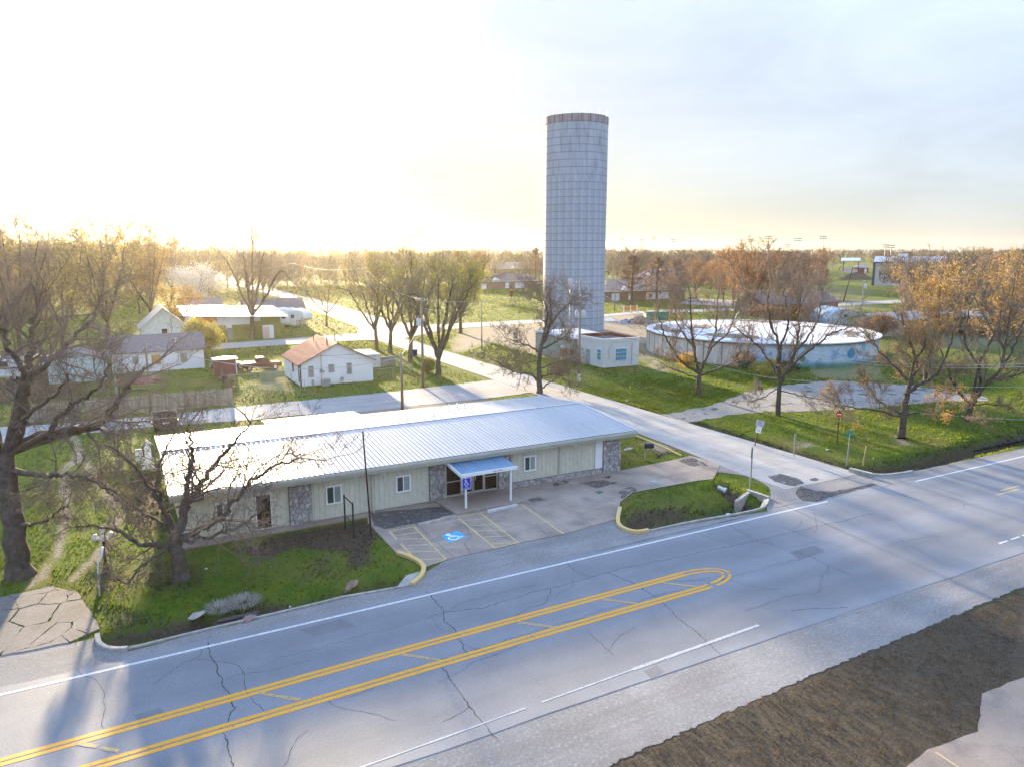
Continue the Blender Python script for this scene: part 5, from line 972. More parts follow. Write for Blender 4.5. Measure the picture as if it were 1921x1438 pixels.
oA = dict(DEF, kids=(4, 4), tl=.8, twigs=4, rt=.0075, wig=.26)
hero('huge bare tree with thick trunk at the left edge of the lawn', (35, 1078), [(33, 1040), (25, 960), (15, 880), (8, 820)], [
    ([(8, 830), (26, 798), (91, 772), (167, 759), (203, 733), (227, 690), (250, 650), (275, 625)], .34, 3), ([(12, 850), (86, 858), (110, 860), (156, 866), (222, 900)], .16, -2.5),
    ([(10, 830), (40, 740), (46, 666), (52, 624), (57, 560), (70, 500), (60, 440)], .30, 2), ([(44, 670), (95, 610), (140, 560), (175, 510), (190, 470)], .16, 3), ([(6, 820), (-30, 760), (-70, 700), (-90, 620)], .26, -1), ([(91, 772), (120, 720), (160, 690), (190, 660), (205, 610)], .15, -2),
    ([(30, 790), (45, 740), (100, 690), (130, 640)], .14, -3), ([(44, 968), (80, 962), (105, 945), (128, 925)], .10, -2), ([(50, 640), (20, 590), (5, 540), (-10, 480)], .15, -2), ([(130, 768), (140, 730), (128, 690)], .10, 1.5), ([(5, 830), (-20, 700), (-10, 600), (10, 520)], .2, 4)], .60, 21, oA, 7, .36, maxlev=3, twmat=TWIGD, ky=.86)
oB = dict(DEF, kids=(4, 3), tl=.55, twigs=6, rt=.007, wig=.30, trop=.02)
hero('gnarled bare tree on the lawn before the left end of the building', (340, 1083), [(336, 1060), (330, 1025), (331, 1000)], [
    ([(326, 1022), (300, 1020), (261, 1020), (209, 991), (146, 986)], .17, -1.0), ([(334, 1004), (345, 950), (351, 915), (357, 873), (360, 834), (350, 795)], .20, 1.2), ([(336, 990), (355, 945), (373, 913), (402, 868), (441, 826), (470, 790)], .19, 1.8),
    ([(340, 1010), (386, 988), (417, 970), (438, 939), (477, 899), (514, 874), (557, 861)], .17, -.4), ([(325, 1000), (305, 950), (295, 900), (305, 855), (330, 800)], .14, .4), ([(318, 975), (285, 920), (261, 886), (225, 850), (200, 835)], .13, -1.6), ([(330, 1018), (280, 1050), (235, 1090), (205, 1085)], .09, -2.2), ([(345, 1015), (400, 1005), (450, 985), (485, 960)], .11, -2.0), ([(322, 990), (270, 960), (215, 930), (190, 905)], .10, .8)], .42, 28, oB, 13, .38, maxlev=3, twmat=TWIGD)
oC = dict(DEF, kids=(4, 3), tl=.7, twigs=5, rt=.011, wig=.27)
hero('dark bare tree standing right behind the long building roof', (1013, 737), [(1012, 720), (1011, 688), (1014, 651)], [
    ([(1014, 655), (1024, 630), (1031, 608), (1034, 586), (1030, 562)], .22, .5), ([(1030, 613), (1050, 586), (1068, 568), (1077, 557)], .14, 2), ([(1028, 598), (1023, 571), (1008, 562), (995, 552)], .11, -1.5), ([(1010, 713), (996, 701), (975, 700), (950, 690), (915, 668)], .15, 1.5), ([(1015, 707), (1033, 701), (1053, 705), (1070, 722)], .14, -2), ([(1011, 660), (989, 648), (969, 641), (945, 632)], .12, -2), ([(1018, 655), (1042, 641), (1056, 634), (1075, 618)], .12, 1), ([(1014, 730), (1036, 714), (1050, 706), (1065, 690)], .10, 2.5), ([(1012, 675), (985, 680), (955, 672)], .09, 2), ([(1014, 690), (1045, 680), (1080, 672)], .09, -1)], .36, 23, oC, 14, .42, maxlev=3, twmat=TWIGD)
oD = dict(DEF, kids=(4, 3), tl=.95, twigs=5, rt=.010, wig=.17, trop=.08, ang=(.35, .8))
hero('tall bare tree with a few gold leaves in front of the reservoir', (1310, 740), [(1310, 725), (1311, 700), (1312, 690)], [
    ([(1312, 690), (1278, 656), (1252, 609), (1238, 560), (1230, 520)], .17, 1), ([(1311, 685), (1305, 660), (1302, 622), (1296, 570), (1296, 517), (1290, 470)], .19, -1), ([(1313, 690), (1328, 635), (1343, 583), (1346, 530), (1350, 480)], .18, 1), ([(1313, 695), (1349, 676), (1377, 661), (1400, 640), (1412, 605)], .14, -2), ([(1302, 625), (1275, 580), (1265, 530), (1270, 490)], .12, 2), ([(1330, 630), (1365, 590), (1378, 540), (1385, 500)], .12, 2.5), ([(1311, 700), (1265, 680), (1235, 660)], .08, -1.5)], .34, 24, oD, 8, .36, GOLD, 1800, .05, ky=.77, twmat=TWIG)
hero('tall bare tree with upright limbs before the right half of the reservoir', (1458, 778), [(1459, 765), (1461, 730), (1463, 700)], [
    ([(1463, 700), (1460, 660), (1460, 609), (1447, 557), (1440, 500), (1445, 465)], .19, -.5), ([(1464, 700), (1476, 670), (1489, 635), (1497, 583), (1499, 530), (1502, 480)], .20, 1), ([(1478, 665), (1518, 622), (1551, 588), (1583, 570), (1605, 562)], .13, -1), ([(1461, 690), (1440, 640), (1415, 603), (1392, 580), (1375, 560)], .12, 2), ([(1490, 630), (1525, 570), (1540, 520), (1545, 485)], .12, 2), ([(1461, 620), (1480, 560), (1475, 510), (1470, 470)], .12, -2), ([(1464, 720), (1500, 730), (1550, 745), (1580, 760)], .07, -2), ([(1462, 710), (1430, 735), (1405, 745)], .06, -1.5)], .30, 25, oD, 8, .36, ky=.77)
hero('leaning tree with golden buds beside the right ditch', (1690, 820), [(1692, 800), (1697, 760), (1701, 715)], [
    ([(1702, 712), (1710, 680), (1721, 648), (1712, 605), (1700, 560), (1690, 520)], .19, 1), ([(1703, 712), (1725, 690), (1750, 674), (1770, 635), (1786, 580), (1795, 530)], .18, -1), ([(1698, 768), (1665, 745), (1645, 725), (1625, 690)], .12, 1.5), ([(1699, 765), (1730, 758), (1775, 757), (1815, 778)], .10, -1.5), ([(1697, 770), (1650, 757), (1600, 747), (1570, 745)], .10, -2), ([(1712, 690), (1680, 650), (1650, 610), (1635, 570)], .13, 2), ([(1735, 685), (1745, 620), (1750, 570), (1745, 520)], .14, 2.5), ([(1712, 640), (1735, 590), (1730, 540)], .10, -2)], .36, 26, oD, 8, .36, GOLD, 12000, .05, ky=.77)
hero('broad bare tree with gold flecks at the far right lawn', (1815, 788), [(1817, 775), (1821, 750)], [
    ([(1819, 748), (1794, 708), (1781, 674), (1765, 620), (1750, 560)], .17, 1), ([(1825, 745), (1851, 700), (1890, 684), (1930, 665), (1960, 620)], .17, -1), ([(1823, 745), (1838, 700), (1838, 648), (1864, 583), (1880, 520)], .18, 1.5), ([(1805, 725), (1770, 700), (1730, 680), (1700, 660)], .10, -2), ([(1840, 660), (1810, 600), (1815, 540), (1820, 500)], .13, -1.5), ([(1850, 700), (1890, 640), (1915, 570), (1930, 510)], .14, 2), ([(1823, 752), (1870, 750), (1910, 765)], .07, -2)], .36, 27, oD, 8, .36, GOLD, 5000, .05, ky=.77)
# ---- street trees left of the junction, each with its own stems
oE = dict(DEF, kids=(3, 3), tl=1.1, twigs=5, rt=.013, wig=.18, trop=.07, ang=(.35, .85))
def vase(label, base, top, spread, stems, r0, seed, bmat=None, buds=0, lean=0, twmat=TWIGG, group=None, fork=.22, bsize=.11, o=oE):
    bx, by = base; rng = random.Random(seed); L_ = []; hp = by - top; fy = by - hp * fork
    for i in range(stems):
        u = (i - (stems - 1) / 2) / max(1, (stems - 1) / 2); u += rng.uniform(-.3, .3); ex = bx + lean + u * spread; L_.append(([(bx + lean * .2, fy), (bx + lean * .5 + u * spread * .35, by - hp * .42), (bx + lean * .8 + u * spread * .7, by - hp * .66), (ex, top + abs(u) * hp * .22 + rng.uniform(0, hp * .16))], r0 * rng.uniform(.45, .62), rng.uniform(-3, 3)))
    return hero(label, base, [(bx, by - hp * fork * .5), (bx + lean * .2, fy)], L_, r0, seed, o, 6, .40, bmat, buds, bsize * .75, group, twmat, ky=.93)
vase('slim bare tree between the camper and the side street', (613, 612), 500, 48, 4, .26, 31, OLIVE, 1800)
vase('leftmost bare tree of the row behind the red-roofed house', (706, 655), 478, 48, 5, .36, 32, OLIVE, 3500, -12)
vase('second bare tree in the row behind the red-roofed house', (732, 662), 470, 50, 5, .38, 33, LIME, 3500, 6)
vase('bare forked tree beside the blue bin', (770, 678), 462, 60, 5, .40, 34, OLIVE, 2500, 8)
vase('wide low-forked tree right of the tall transformer pole', (822, 704), 466, 78, 6, .42, 35, LIME, 3000, 4, fork=.14)
vase('lime-leaved tree at the junction beyond the lane', (864, 625), 480, 50, 6, .40, 36, LIME, 7000, 0, bsize=.16)
vase('pale tall tree in front of the green shop', (473, 635), 430, 58, 5, .50, 37, PINKG, 2500, 0, TWIGG, bsize=.13)
# ---- shared tree forms for the neighbourhood
def form(seed, h, spread, o, two=False, buds=0, bsize=.12, twmat=TWIG, conic=False, stems=5):
    """builds one tree at the origin and returns its meshes"""
    rng = np.random.default_rng(seed); tw_ = Wood(); cr = Wood(); acc = ([], [], []); fk = h * (.18 if not conic else .9)
    T = np.array([[0, 0, -.3], [rng.normal() * .1, rng.normal() * .1, fk * .5], [rng.normal() * .2, rng.normal() * .2, fk]]); T = spline(T, 8); rb = h * .024; rad = np.linspace(rb, rb * (.6 if not conic else .12), 8); rad[0] *= 1.5; tw_.tube(T, rad, 8)
    if conic:
        for k in range(34):
            t = .18 + .8 * k / 34; p = np.array([0, 0, h * .9 * t]); a = k * 2.4; d = np.array([math.cos(a), math.sin(a), .45]); grow(cr, acc, p, d, spread * (1.08 - t) * rng.uniform(.8, 1.1), rb * .3, 1, 2, rng, o)
    else:
        for k in range(stems):
            a = 2 * math.pi * k / stems + rng.uniform(-.4, .4); rr = spread * rng.uniform(.55, 1.0) if k else spread * .1; P = spline([T[-1], T[-1] + np.array([math.cos(a) * rr * .35, math.sin(a) * rr * .35, h * .22]), T[-1] + np.array([math.cos(a) * rr * .75, math.sin(a) * rr * .75, h * .50]), np.array([math.cos(a) * rr, math.sin(a) * rr, h * rng.uniform(.82, .95)])], 10); r_ = np.linspace(rb * .5, .04, 10); tw_.tube(P, r_, 6)
            for q in range(9):
                t = .25 + .75 * (q + rng.uniform(0, 1)) / 9; i = min(int(t * 9), 8); dl = P[i + 1] - P[i]; dl /= np.linalg.norm(dl); grow(cr, acc, P[i], perp_rot(dl, rng.uniform(.5, 1.1), rng), spread * .55 * rng.uniform(.6, 1.1), r_[i] * .5, 1, 2, rng, o)
    mt = cr.twigs(np.concatenate(acc[0]), np.concatenate(acc[1]), np.concatenate(acc[2]), np.full(sum(map(len, acc[0])), o['rt']), rng, two)
    tm = tw_.mesh('trunk'); tm.materials.append(BARK); cm = cr.mesh('crown'); cm.materials.append(twmat); bm_ = None
    if buds: allp = np.concatenate(mt); ix = rng.integers(0, len(allp), buds); bm_ = leaves_mesh('buds', allp[ix] + rng.normal(size=(buds, 3)) * .2, bsize, rng); bm_.materials.append(OLIVE)
    return (tm, cm, bm_, h)
oF = dict(DEF, kids=(7,), tl=1.5, twigs=9, rt=.026, wig=.2, trop=.06)
FORMS = [form(51, 14, 5.5, oF, buds=4200, twmat=TWIG), form(52, 15, 6.5, oF, buds=4200, stems=6, twmat=TWIG), form(53, 12, 5.0, oF, buds=4200, twmat=TWIG, stems=4), form(54, 13, 4.6, dict(oF, trop=.10), conic=True, twmat=TWIG, buds=3000), form(55, 16, 5.0, dict(oF, trop=.12), buds=2000, twmat=TWIG, stems=6)]
def put_tree(bx, by, top, f, bmat, tmat, label, group=None, name='tree', wide=1.0, at=None, hh=None):
    X, Y = at if at else G(bx, by); h = hh if hh else hgt(bx, top, X, Y); tm, cm, bm_, fh = FORMS[f]; s = h / fh
    root = thing(name, label, 'tree', (X, Y, 0), random.uniform(0, 6.28), group); root.scale = (s * wide, s * wide, s)
    t = link('trunk', tm, root); c = link('crown', cm, root); c.material_slots[0].link = 'OBJECT'; c.material_slots[0].material = tmat
    if bmat is not None and bm_: b = link('buds', bm_, root); b.material_slots[0].link = 'OBJECT'; b.material_slots[0].material = bmat
    return root
# single trees that stand out
put_tree(205, 640, 438, 1, OLIVE, TWIG, 'big olive-budded tree behind the low white house'); put_tree(120, 652, 445, 0, OLIVE, TWIG, 'olive-tinged bare tree left of the big olive one'); put_tree(40, 668, 425, 4, PINKG, TWIG, 'tall russet bare tree at the left edge')
put_tree(285, 612, 440, 1, GOLD, TWIG, 'golden tree rising behind the pale gabled house'); put_tree(335, 640, 545, 2, GOLD, TWIGR, 'russet gold tree beside the gabled house'); put_tree(1005, 533, 457, 3, None, TWIGR, 'round-headed bare tree behind the brick ranch house left of the tower')
for i, (x, y, t, lb) in enumerate(((1185, 573, 468, 'broad russet bare tree standing over the orange boards'), (1232, 569, 472, 'second russet bare tree in front of the brick ranch house'), (1266, 566, 478, 'thin russet bare tree at the right end of the brick ranch house'))): put_tree(x, y, t, 3, None, TWIGR, lb, wide=1.35)
put_tree(1408, 593, 462, 1, ORANGE, TWIGR, 'tall orange-tinged tree group beyond the reservoir roof'); put_tree(1375, 580, 480, 0, ORANGE, TWIGR, 'orange-tinged tree beside the parked white car'); put_tree(1500, 600, 478, 4, ORANGE, TWIG, 'upright orange tree behind the right part of the reservoir')
put_tree(1880, 690, 500, 1, GOLD, TWIG, 'golden flecked tree behind the broad tree at the far right'); put_tree(1760, 640, 492, 0, GOLD, TWIG, 'amber tree behind the leaning golden tree'); put_tree(1900, 600, 470, 4, OLIVE, TWIGG, 'grey bare tree at the right edge above the carport'); put_tree(890, 560, 478, 2, ORANGE, TWIGR, 'orange bushy tree behind the lime-leaved tree')
# belts of look-alike trees
BUDW = {'olive_buds': 'olive-budded', 'golden_buds': 'golden', 'pink_grey_buds': 'pinkish', 'yellow_green_leaves': 'lime-budded', 'orange_buds': 'orange-budded', None: 'leafless'}
def belt(n, x0, x1, y0, y1, t0, t1, forms, mats, label, group, seed):
    r = random.Random(seed); ORD = 'first second third fourth fifth sixth seventh eighth ninth tenth eleventh twelfth thirteenth fourteenth fifteenth sixteenth seventeenth eighteenth nineteenth twentieth twenty-first twenty-second'.split(); xs_ = sorted(x0 + (x1 - x0) * (k + r.uniform(-.3, 1.3)) / n for k in range(n))
    for k in range(n):
        bx = xs_[k]; by = r.uniform(y0, y1); m_ = r.choice(mats); put_tree(bx, by, r.uniform(t0, t1), r.choice(forms), m_[0], m_[1], ORD[k] + ' from the left, ' + BUDW.get(m_[0].name if m_[0] else None, 'leafless') + ' ' + label, group, wide=r.uniform(.9, 1.25))
belt(22, -60, 330, 545, 600, 452, 482, (0, 1, 2, 4), ((OLIVE, TWIG), (OLIVE, TWIGG), (GOLD, TWIG), (PINKG, TWIGR)), 'tree in the thicket behind the left houses', 'trees in the left thicket', 1)
belt(16, 270, 560, 520, 560, 462, 480, (0, 1, 4), ((PINKG, TWIGR), (OLIVE, TWIG), (None, TWIGG)), 'hazy tree beyond the shop in the glow', 'trees in the glow beyond the shop', 2)
belt(20, 560, 930, 512, 535, 466, 482, (0, 1, 2, 4), ((OLIVE, TWIG), (None, TWIGG), (LIME, TWIG), (None, TWIG)), 'tree in the belt beyond the bright field', 'trees beyond the bright field', 3)
belt(20, 1140, 1560, 508, 530, 468, 482, (0, 1, 2, 3), ((ORANGE, TWIGR), (None, TWIGR), (None, TWIGG), (OLIVE, TWIG)), 'tree among the houses right of the tower', 'trees among the houses right of the tower', 4)
belt(12, 1290, 1560, 545, 575, 480, 500, (0, 2, 3), ((ORANGE, TWIGR), (None, TWIGR)), 'tree between the lane and the far houses', 'trees beyond the reservoir', 5)
belt(20, 1690, 1990, 520, 600, 470, 500, (0, 1, 4), ((None, TWIGG), (OLIVE, TWIG), (None, TWIG), (ORANGE, TWIGR)), 'tree in the thicket at the right edge', 'trees in the right thicket', 6)
belt(8, 1700, 1960, 600, 640, 520, 550, (0, 2), ((GOLD, TWIG), (None, TWIG)), 'small tree before the long pale shed', 'small trees before the long shed', 7)
# leafy crowns: blossom, conifer, shrubs
def puff(name, label, px, py, top, half, mat, n, size, cat='tree', seed=1, squash=1.0, group=None, at=None):
    """dense small-leaved crown grown from a short stem"""
    X, Y = at if at else G(px, py); h = hgt(px, top, X, Y) if not at else top; rad = half * math.hypot(X, Y) / 1407 if not at else half; rng = np.random.default_rng(seed); root = thing(name, label, cat, (X, Y, 0), 0, group)
    w = Wood(); acc = ([], [], []); 
    for k in range(9): a = k * 2.4; grow(w, acc, np.array([0, 0, .05]), np.array([math.cos(a) * .7 * rad / h, math.sin(a) * .7 * rad / h, 1.0]), h * .8, max(.03, h * .012), 1, 2, rng, dict(DEF, kids=(4,), twigs=5, tl=h * .12, rt=.012 * max(1, h / 5), wig=.15, trop=.02))
    w.twigs(np.concatenate(acc[0]), np.concatenate(acc[1]), np.concatenate(acc[2]), np.full(sum(map(len, acc[0])), .01 * max(1, h / 5)), rng, False); me = w.mesh('branches'); me.materials.append(TWIG); link('branches', me, root)
    nl = 26; C = rng.normal(size=(nl, 3)); C /= np.linalg.norm(C, axis=1)[:, None]; C *= rng.uniform(.35, .85, nl)[:, None]; pts = C[rng.integers(0, nl, n)] + rng.normal(size=(n, 3)) * .17; pts = pts * np.array([rad, rad, h * .46]) + np.array([0, 0, h * .54]); pts[:, 2] = np.maximum(pts[:, 2], .05)
    lm = leaves_mesh('leaves', pts, size, rng); lm.materials.append(mat); link('crown', lm, root); return root
puff('pear_tree', 'round white-blossoming tree behind the gabled house', 372, 572, 490, 52, PEAR, 14000, .15, seed=2); puff('pear_tree', 'small white-blossoming tree on the metal hall skyline', 1688, 520, 477, 9, PEAR, 1800, .7, seed=3)
puff('evergreen_bush', 'tall yellow-green bush at the corner of the low white house', 385, 672, 592, 38, OLIVE, 9000, .13, 'bush', 4); puff('bush', 'bushy shrub beside the transformer pole', 803, 702, 672, 15, OLIVE, 3000, .09, 'bush', 5); puff('bush', 'russet leafy bush right of the blue quonset shed', 1645, 632, 586, 30, RUSSET, 4200, .16, 'bush', 6)
puff('bush', 'olive bush left of the lane near the junction', 1440, 712, 672, 30, OLIVE, 1800, .1, 'bush', 7); puff('bush', 'golden weeds at the foot of the reservoir wall', 1290, 690, 660, 26, GOLD, 2200, .1, 'bush', 8); puff('bush', 'scraggy brown bush against the mural', 1390, 690, 655, 26, RUSSET, 1500, .1, 'bush', 9); puff('bush', 'dark green creeper clump at the reservoir foot', 1470, 695, 676, 30, DKGRN, 1600, .1, 'bush', 10)
puff('bush', 'red-brown hedge clump behind the reservoir', 1460, 602, 572, 60, RUSSET, 3000, .3, 'bush', 11); puff('evergreen_tree', 'dark evergreen among the far woods behind the brick houses', 960, 505, 474, 30, DKGRN, 2500, .9, 'tree', 12); puff('bush', 'pinkish shrub in the yard by the board fence', 425, 722, 700, 16, PINKG, 700, .12, 'bush', 13)
# ---- distant woods, one mass
rw = np.random.default_rng(5); pv = []; pt = []; nv = 0
def far_tree(h, n):
    a = rw.uniform(0, 2 * np.pi, n); zz = rw.uniform(.15, 1, n) ** .8; rad = h * .36 * np.sqrt(np.clip(1 - ((zz - .55) / .5) ** 2, .05, 1)) * np.sqrt(rw.random(n)); P = np.stack([rad * np.cos(a), rad * np.sin(a), zz * h], 1); D = np.stack([np.cos(a) * .5, np.sin(a) * .5, np.ones(n)], 1) + rw.normal(size=(n, 3)) * .4; D /= np.linalg.norm(D, axis=1)[:, None]; L_ = h * rw.uniform(.08, .2, n); u = np.cross(D, rw.normal(size=(n, 3))); u /= np.linalg.norm(u, axis=1)[:, None]; wd = h * .011 * rw.uniform(.6, 1.5, n)
    return np.stack([P - u * wd[:, None], P + u * wd[:, None], P + D * L_[:, None]], 1)
chunks = []
for k in range(1900):
    px = rw.uniform(-150, 2080); d = 330 + 1500 * rw.random() ** 1.6
    if 1520 < px < 1670 and d < 620: continue
    if 880 < px < 1020 and d < 420: continue
    dr = ray(px, 468); u = np.array([dr[0], dr[1]]) / math.hypot(dr[0], dr[1]); h = rw.uniform(8, 14.5)
    if d > 600: h = rw.uniform(11, 15.5)
    T = far_tree(h, 260 if d < 700 else 150) * (1 if d < 700 else 1.0); T = T + np.array([u[0] * d, u[1] * d, 0]); chunks.append(T)
V = np.concatenate(chunks).reshape(-1, 3); wme = mesh_np('woods', V, np.arange(len(V)).reshape(-1, 3)); WOODM = M('far_woods', (.24, .19, .15), .95, .2, .02, world=True, col2=(.12, .10, .085), spec=.05); wme.materials.append(WOODM)
tag(link('distant_woods', wme), 'grey-brown leafless woods along the horizon', 'woods', None, 'stuff')
# ------------------------------------------------------------------ poles and wires
POLEW = M('weathered_pole', (.24, .19, .15), .9, .2, 2, .01, 20, streak=(4, 4, .3)); POLEG = M('grey_pole', (.30, .28, .26), .9, .15, 2, .01, 20, streak=(4, 4, .3)); XFMR = M('pale_grey_enamel', (.50, .55, .60), .5, .05, 2); WIREM = M('pale_wire', (.42, .41, .40), .6); WIRED = M('dark_wire', (.10, .10, .10), .6); CERAM = M('white_ceramic', (.70, .70, .70), .3)
def pole(label, base, top, r=.15, arms=(), cans=(), mat=POLEW, name='utility_pole', cat='pole', lampside=0, lean=(0, 0)):
    X, Y = G(*base); h = hgt(base[0] + (top[0] - base[0]), top[1], X, Y); t = thing(name, label, cat, (X, Y, 0)); lx, ly = lean
    obj('shaft', MB().tube([(0, 0, -.3), (lx * .5, ly * .5, h / 2), (lx, ly, h)], [r, r * .85, r * .68], 10), mat, t, True)
    for (z, w, az) in arms:
        ca_, sa_ = math.cos(az), math.sin(az); a = obj('crossarm', MB().box((lx, ly - .12, h - z), (w, .10, .13), az), POLEG, t)
        for u in (-.46, -.22, .22, .46):
            x, y = lx + u * w * ca_, ly - .12 + u * w * sa_; obj('insulator', MB().lathe((x, y, h - z + .06), [(.03, 0), (.06, .04), (.03, .08), (.055, .13), (0, .18)], 8), CERAM, a)
    for (z, dx, dy) in cans:
        c = obj('transformer', MB().lathe((lx + dx, ly + dy, h - z), [(0, 0), (.24, .02), (.26, .08), (.26, .78), (.22, .86), (0, .90)], 14), XFMR, t, True); obj('bushing', MB().lathe((lx + dx - .08, ly + dy, h - z + .88), [(.05, 0), (.05, .2), (0, .24)], 6), CERAM, c)
    if lampside: obj('lamp_arm', MB().tube([(0, 0, h - .4), (lampside * .8, 0, h - .1), (lampside * 1.5, 0, h - .15)], .04, 6), GALV, t); obj('lamp_head', MB().box((lampside * 1.8, 0, h - .2), (.7, .28, .16)), CERAM, t, bevel=.03)
    return t, (X + lx, Y + ly, h)
p1, a1_ = pole('stubby brown pole rising just behind the long roof', (755, 768), (753, 661), .16)
p2, a2_ = pole('tall pole with one transformer beside the wide low-forked tree', (794, 726), (792, 558), .17, ((.35, 1.6, .1),), ((3.3, -.42, -.1),))
p3, a3_ = pole('service pole with twin transformers in front of the tower', (1086, 716), (1085, 526), .17, ((.35, 2.4, -.3), (1.9, 1.3, .8)), ((4.5, -.45, -.1), (4.5, .30, -.35)), POLEG)
obj('pole_guard', MB().lathe((0, 0, 0), [(.19, 0), (.19, 1.0), (.175, 1.0)], 10), WHITE, p3)
p4, a4_ = pole('thin pole with antenna standing before the tower left of the twin transformers', (1067, 722), (1066, 524), .07, mat=GALV); obj('antenna', MB().box((0, 0, a4_[2] - .4), (.5, .3, .9)).box((0, 0, a4_[2] - .7), (1.2, .15, .2)), XFMR, p4)
p5, a5_ = pole('slim grey pole by the bare lot left of the tower', (904, 656), (903, 566), .11, mat=POLEG)
p6, a6_ = pole('street lamp pole behind the orange boards', (1153, 583), (1153, 518), .14, mat=POLEG, name='street_lamp', cat='lamp', lampside=-1)
p7, a7_ = pole('near pole of the pair along the side street in the glow', (561, 585), (559, 508), .13); p8, a8_ = pole('taller pole of the pair along the side street in the glow', (552, 560), (551, 492), .15, ((.5, 2.0, .2),))
p9, a9_ = pole('grey pole with transformer right of the blue quonset', (1613, 622), (1614, 526), .16, ((.3, 1.4, .4),), ((1.6, .45, -.1),), POLEG); p10, a10_ = pole('thin dark leaning pole in the right field', (1582, 566), (1589, 500), .17, mat=BLACK, lean=(2.0, -1.0)); p11, a11_ = pole('roadside lamp pole among the houses beyond the bright field', (940, 512), (939, 491), .3, mat=POLEG, name='street_lamp', cat='lamp', lampside=-1)
p12, a12_ = pole('pale pole by the board fence behind the huge tree', (223, 782), (218, 690), .14, mat=POLEG); p13, a13_ = pole('dark pole behind the low white house yard', (284, 772), (282, 640), .12)
def wire(pts, label, sag=.8, r=.018, mat=WIREM, grp='overhead wires'):
    r *= 1.5
    """sagging cable through its supports"""
    P = []
    for a, b in zip(pts[:-1], pts[1:]):
        a, b = Vector(a), Vector(b)
        for i in range(16): t = i / 16; q = a.lerp(b, t); q.z -= sag * 4 * t * (1 - t); P.append(q)
    P.append(Vector(pts[-1])); return tag(obj('overhead_wire', MB().tube(P, r, 5), mat), label, 'wire', grp)
def up(a, dz, dx=0): return (a[0] + dx, a[1], a[2] - dz)
def long_wire(pts, label, r=.03):
    """cable strung from the service pole towards a pole out of frame on the right, nearer the road"""
    D0 = a3_[0] * _F[0] + a3_[1] * _F[1]; P = [Vector(a3_)]; P[0].z -= pts[0]
    for k, (x, y) in enumerate(pts[1:]): P.append(Vector(dep(a3_[0], a3_[1], x, y, -(x - 1085) * .032)))
    Q = spline([tuple(p) for p in P], 60); tag(obj('overhead_wire', MB().tube([tuple(q) for q in Q], r, 5), WIREM), label, 'wire', 'overhead wires')
long_wire([.35, (1230, 600), (1380, 636), (1520, 664), (1640, 679), (1780, 685), (1921, 682), (2050, 672)], 'upper of the two close wires crossing the mural')
long_wire([.75, (1230, 606), (1380, 643), (1520, 670), (1640, 684), (1780, 690), (1921, 688), (2050, 679)], 'lower of the two close wires crossing the mural')
long_wire([2.0, (1250, 652), (1400, 700), (1560, 718), (1720, 724), (1921, 726), (2050, 722)], 'third wire running right below the two close ones', .022)
long_wire([4.6, (1200, 672), (1330, 710), (1480, 742), (1660, 768), (1800, 780), (1921, 787), (2050, 790)], 'lowest wire over the gravel drive to the right edge', .022)
wire([up(a3_, 5.2), (64.1, 82.6, 3.6)], 'service drop from the twin transformers to the pump house', .4, .015, WIRED)
wire([up(a2_, .3), up(a3_, .3)], 'wire between the two transformer poles', 1.0, .016); wire([up(a2_, 2.5), up(a1_, .3)], 'wire from the single transformer pole to the stubby pole', .4, .016)
wire([up(a1_, .2), (21.0, 87.7, 3.7)], 'service drop from the stubby pole to the white house', .5, .014); wire([up(a2_, 5.5), (20.5, 87.8, 3.5)], 'low wire across the gable of the white house', .3, .013, WIRED)
wire([up(a13_, .2), up(a1_, .5)], 'long wire sagging over the board fence and chain-link yard', 1.8, .02); wire([up(a12_, .3), up(a13_, .4)], 'wire joining the two poles by the low white house', .3, .015)
wire([up(a8_, .3), (49, 60 + 100, 12.0), up(a2_, .2)], 'wire from the glow poles to the single transformer pole', 1.2, .02); wire([up(a8_, .3), (6, 175, 12.5)], 'wire leading left from the taller glow pole', 2.0, .025); wire([up(a7_, .3), (20, 150, 9.0)], 'wire leading left from the nearer glow pole', 1.2, .02)
wire([up(a6_, .4), up(a9_, .3)], 'wire from the street lamp to the quonset pole', 2.5, .02); wire([up(a5_, .3), up(a2_, 1.2)], 'thin wire from the slim grey pole to the transformer pole', .8, .014)
# ------------------------------------------------------------------ signs and posts
BLUES = M('sign_blue', (.012, .03, .42), .4, .04, 3); REDS = M('sign_red', (.55, .03, .03), .4); GREENS = M('sign_green', (.01, .25, .18), .4); STEELP = M('steel_post', (.30, .33, .34), .5, .1, 4, metal=.4)
sg = thing('parking_sign', 'blue wheelchair parking sign fixed to the left canopy post', 'sign', (18.2, 40.08, 1.75)); obj('plate_edge', MB().b2((-.31, -.02, -.38), (.31, .0, .38)), WTRIM, sg); obj('plate', MB().b2((-.28, -.026, -.35), (.28, -.021, .35)), BLUES, sg)
ic = MB()
def sgl(pts, w):
    q = [Vector(((p[0] - .5) * .42, (p[1] - .5) * -.42 + .08)) for p in pts]; V = []
    for i in range(len(q)):
        d = (q[min(i + 1, len(q) - 1)] - q[max(i - 1, 0)]).normalized(); n_ = Vector((-d.y, d.x)) * w * .2; V += [(q[i].x + n_.x, -.03, q[i].y + n_.y), (q[i].x - n_.x, -.03, q[i].y - n_.y)]
    ic.add(V, [(2 * i, 2 * i + 1, 2 * i + 3, 2 * i + 2) for i in range(len(q) - 1)])
chair_symbol(None, sgl); obj('wheelchair_symbol', ic, WTRIM, sg); text('lettering', 'VAN', .10, sg, (0, -.029, -.19), (math.pi / 2, 0, 0), WTRIM); text('lettering', 'ACCESSIBLE', .085, sg, (0, -.029, -.285), (math.pi / 2, 0, 0), WTRIM)
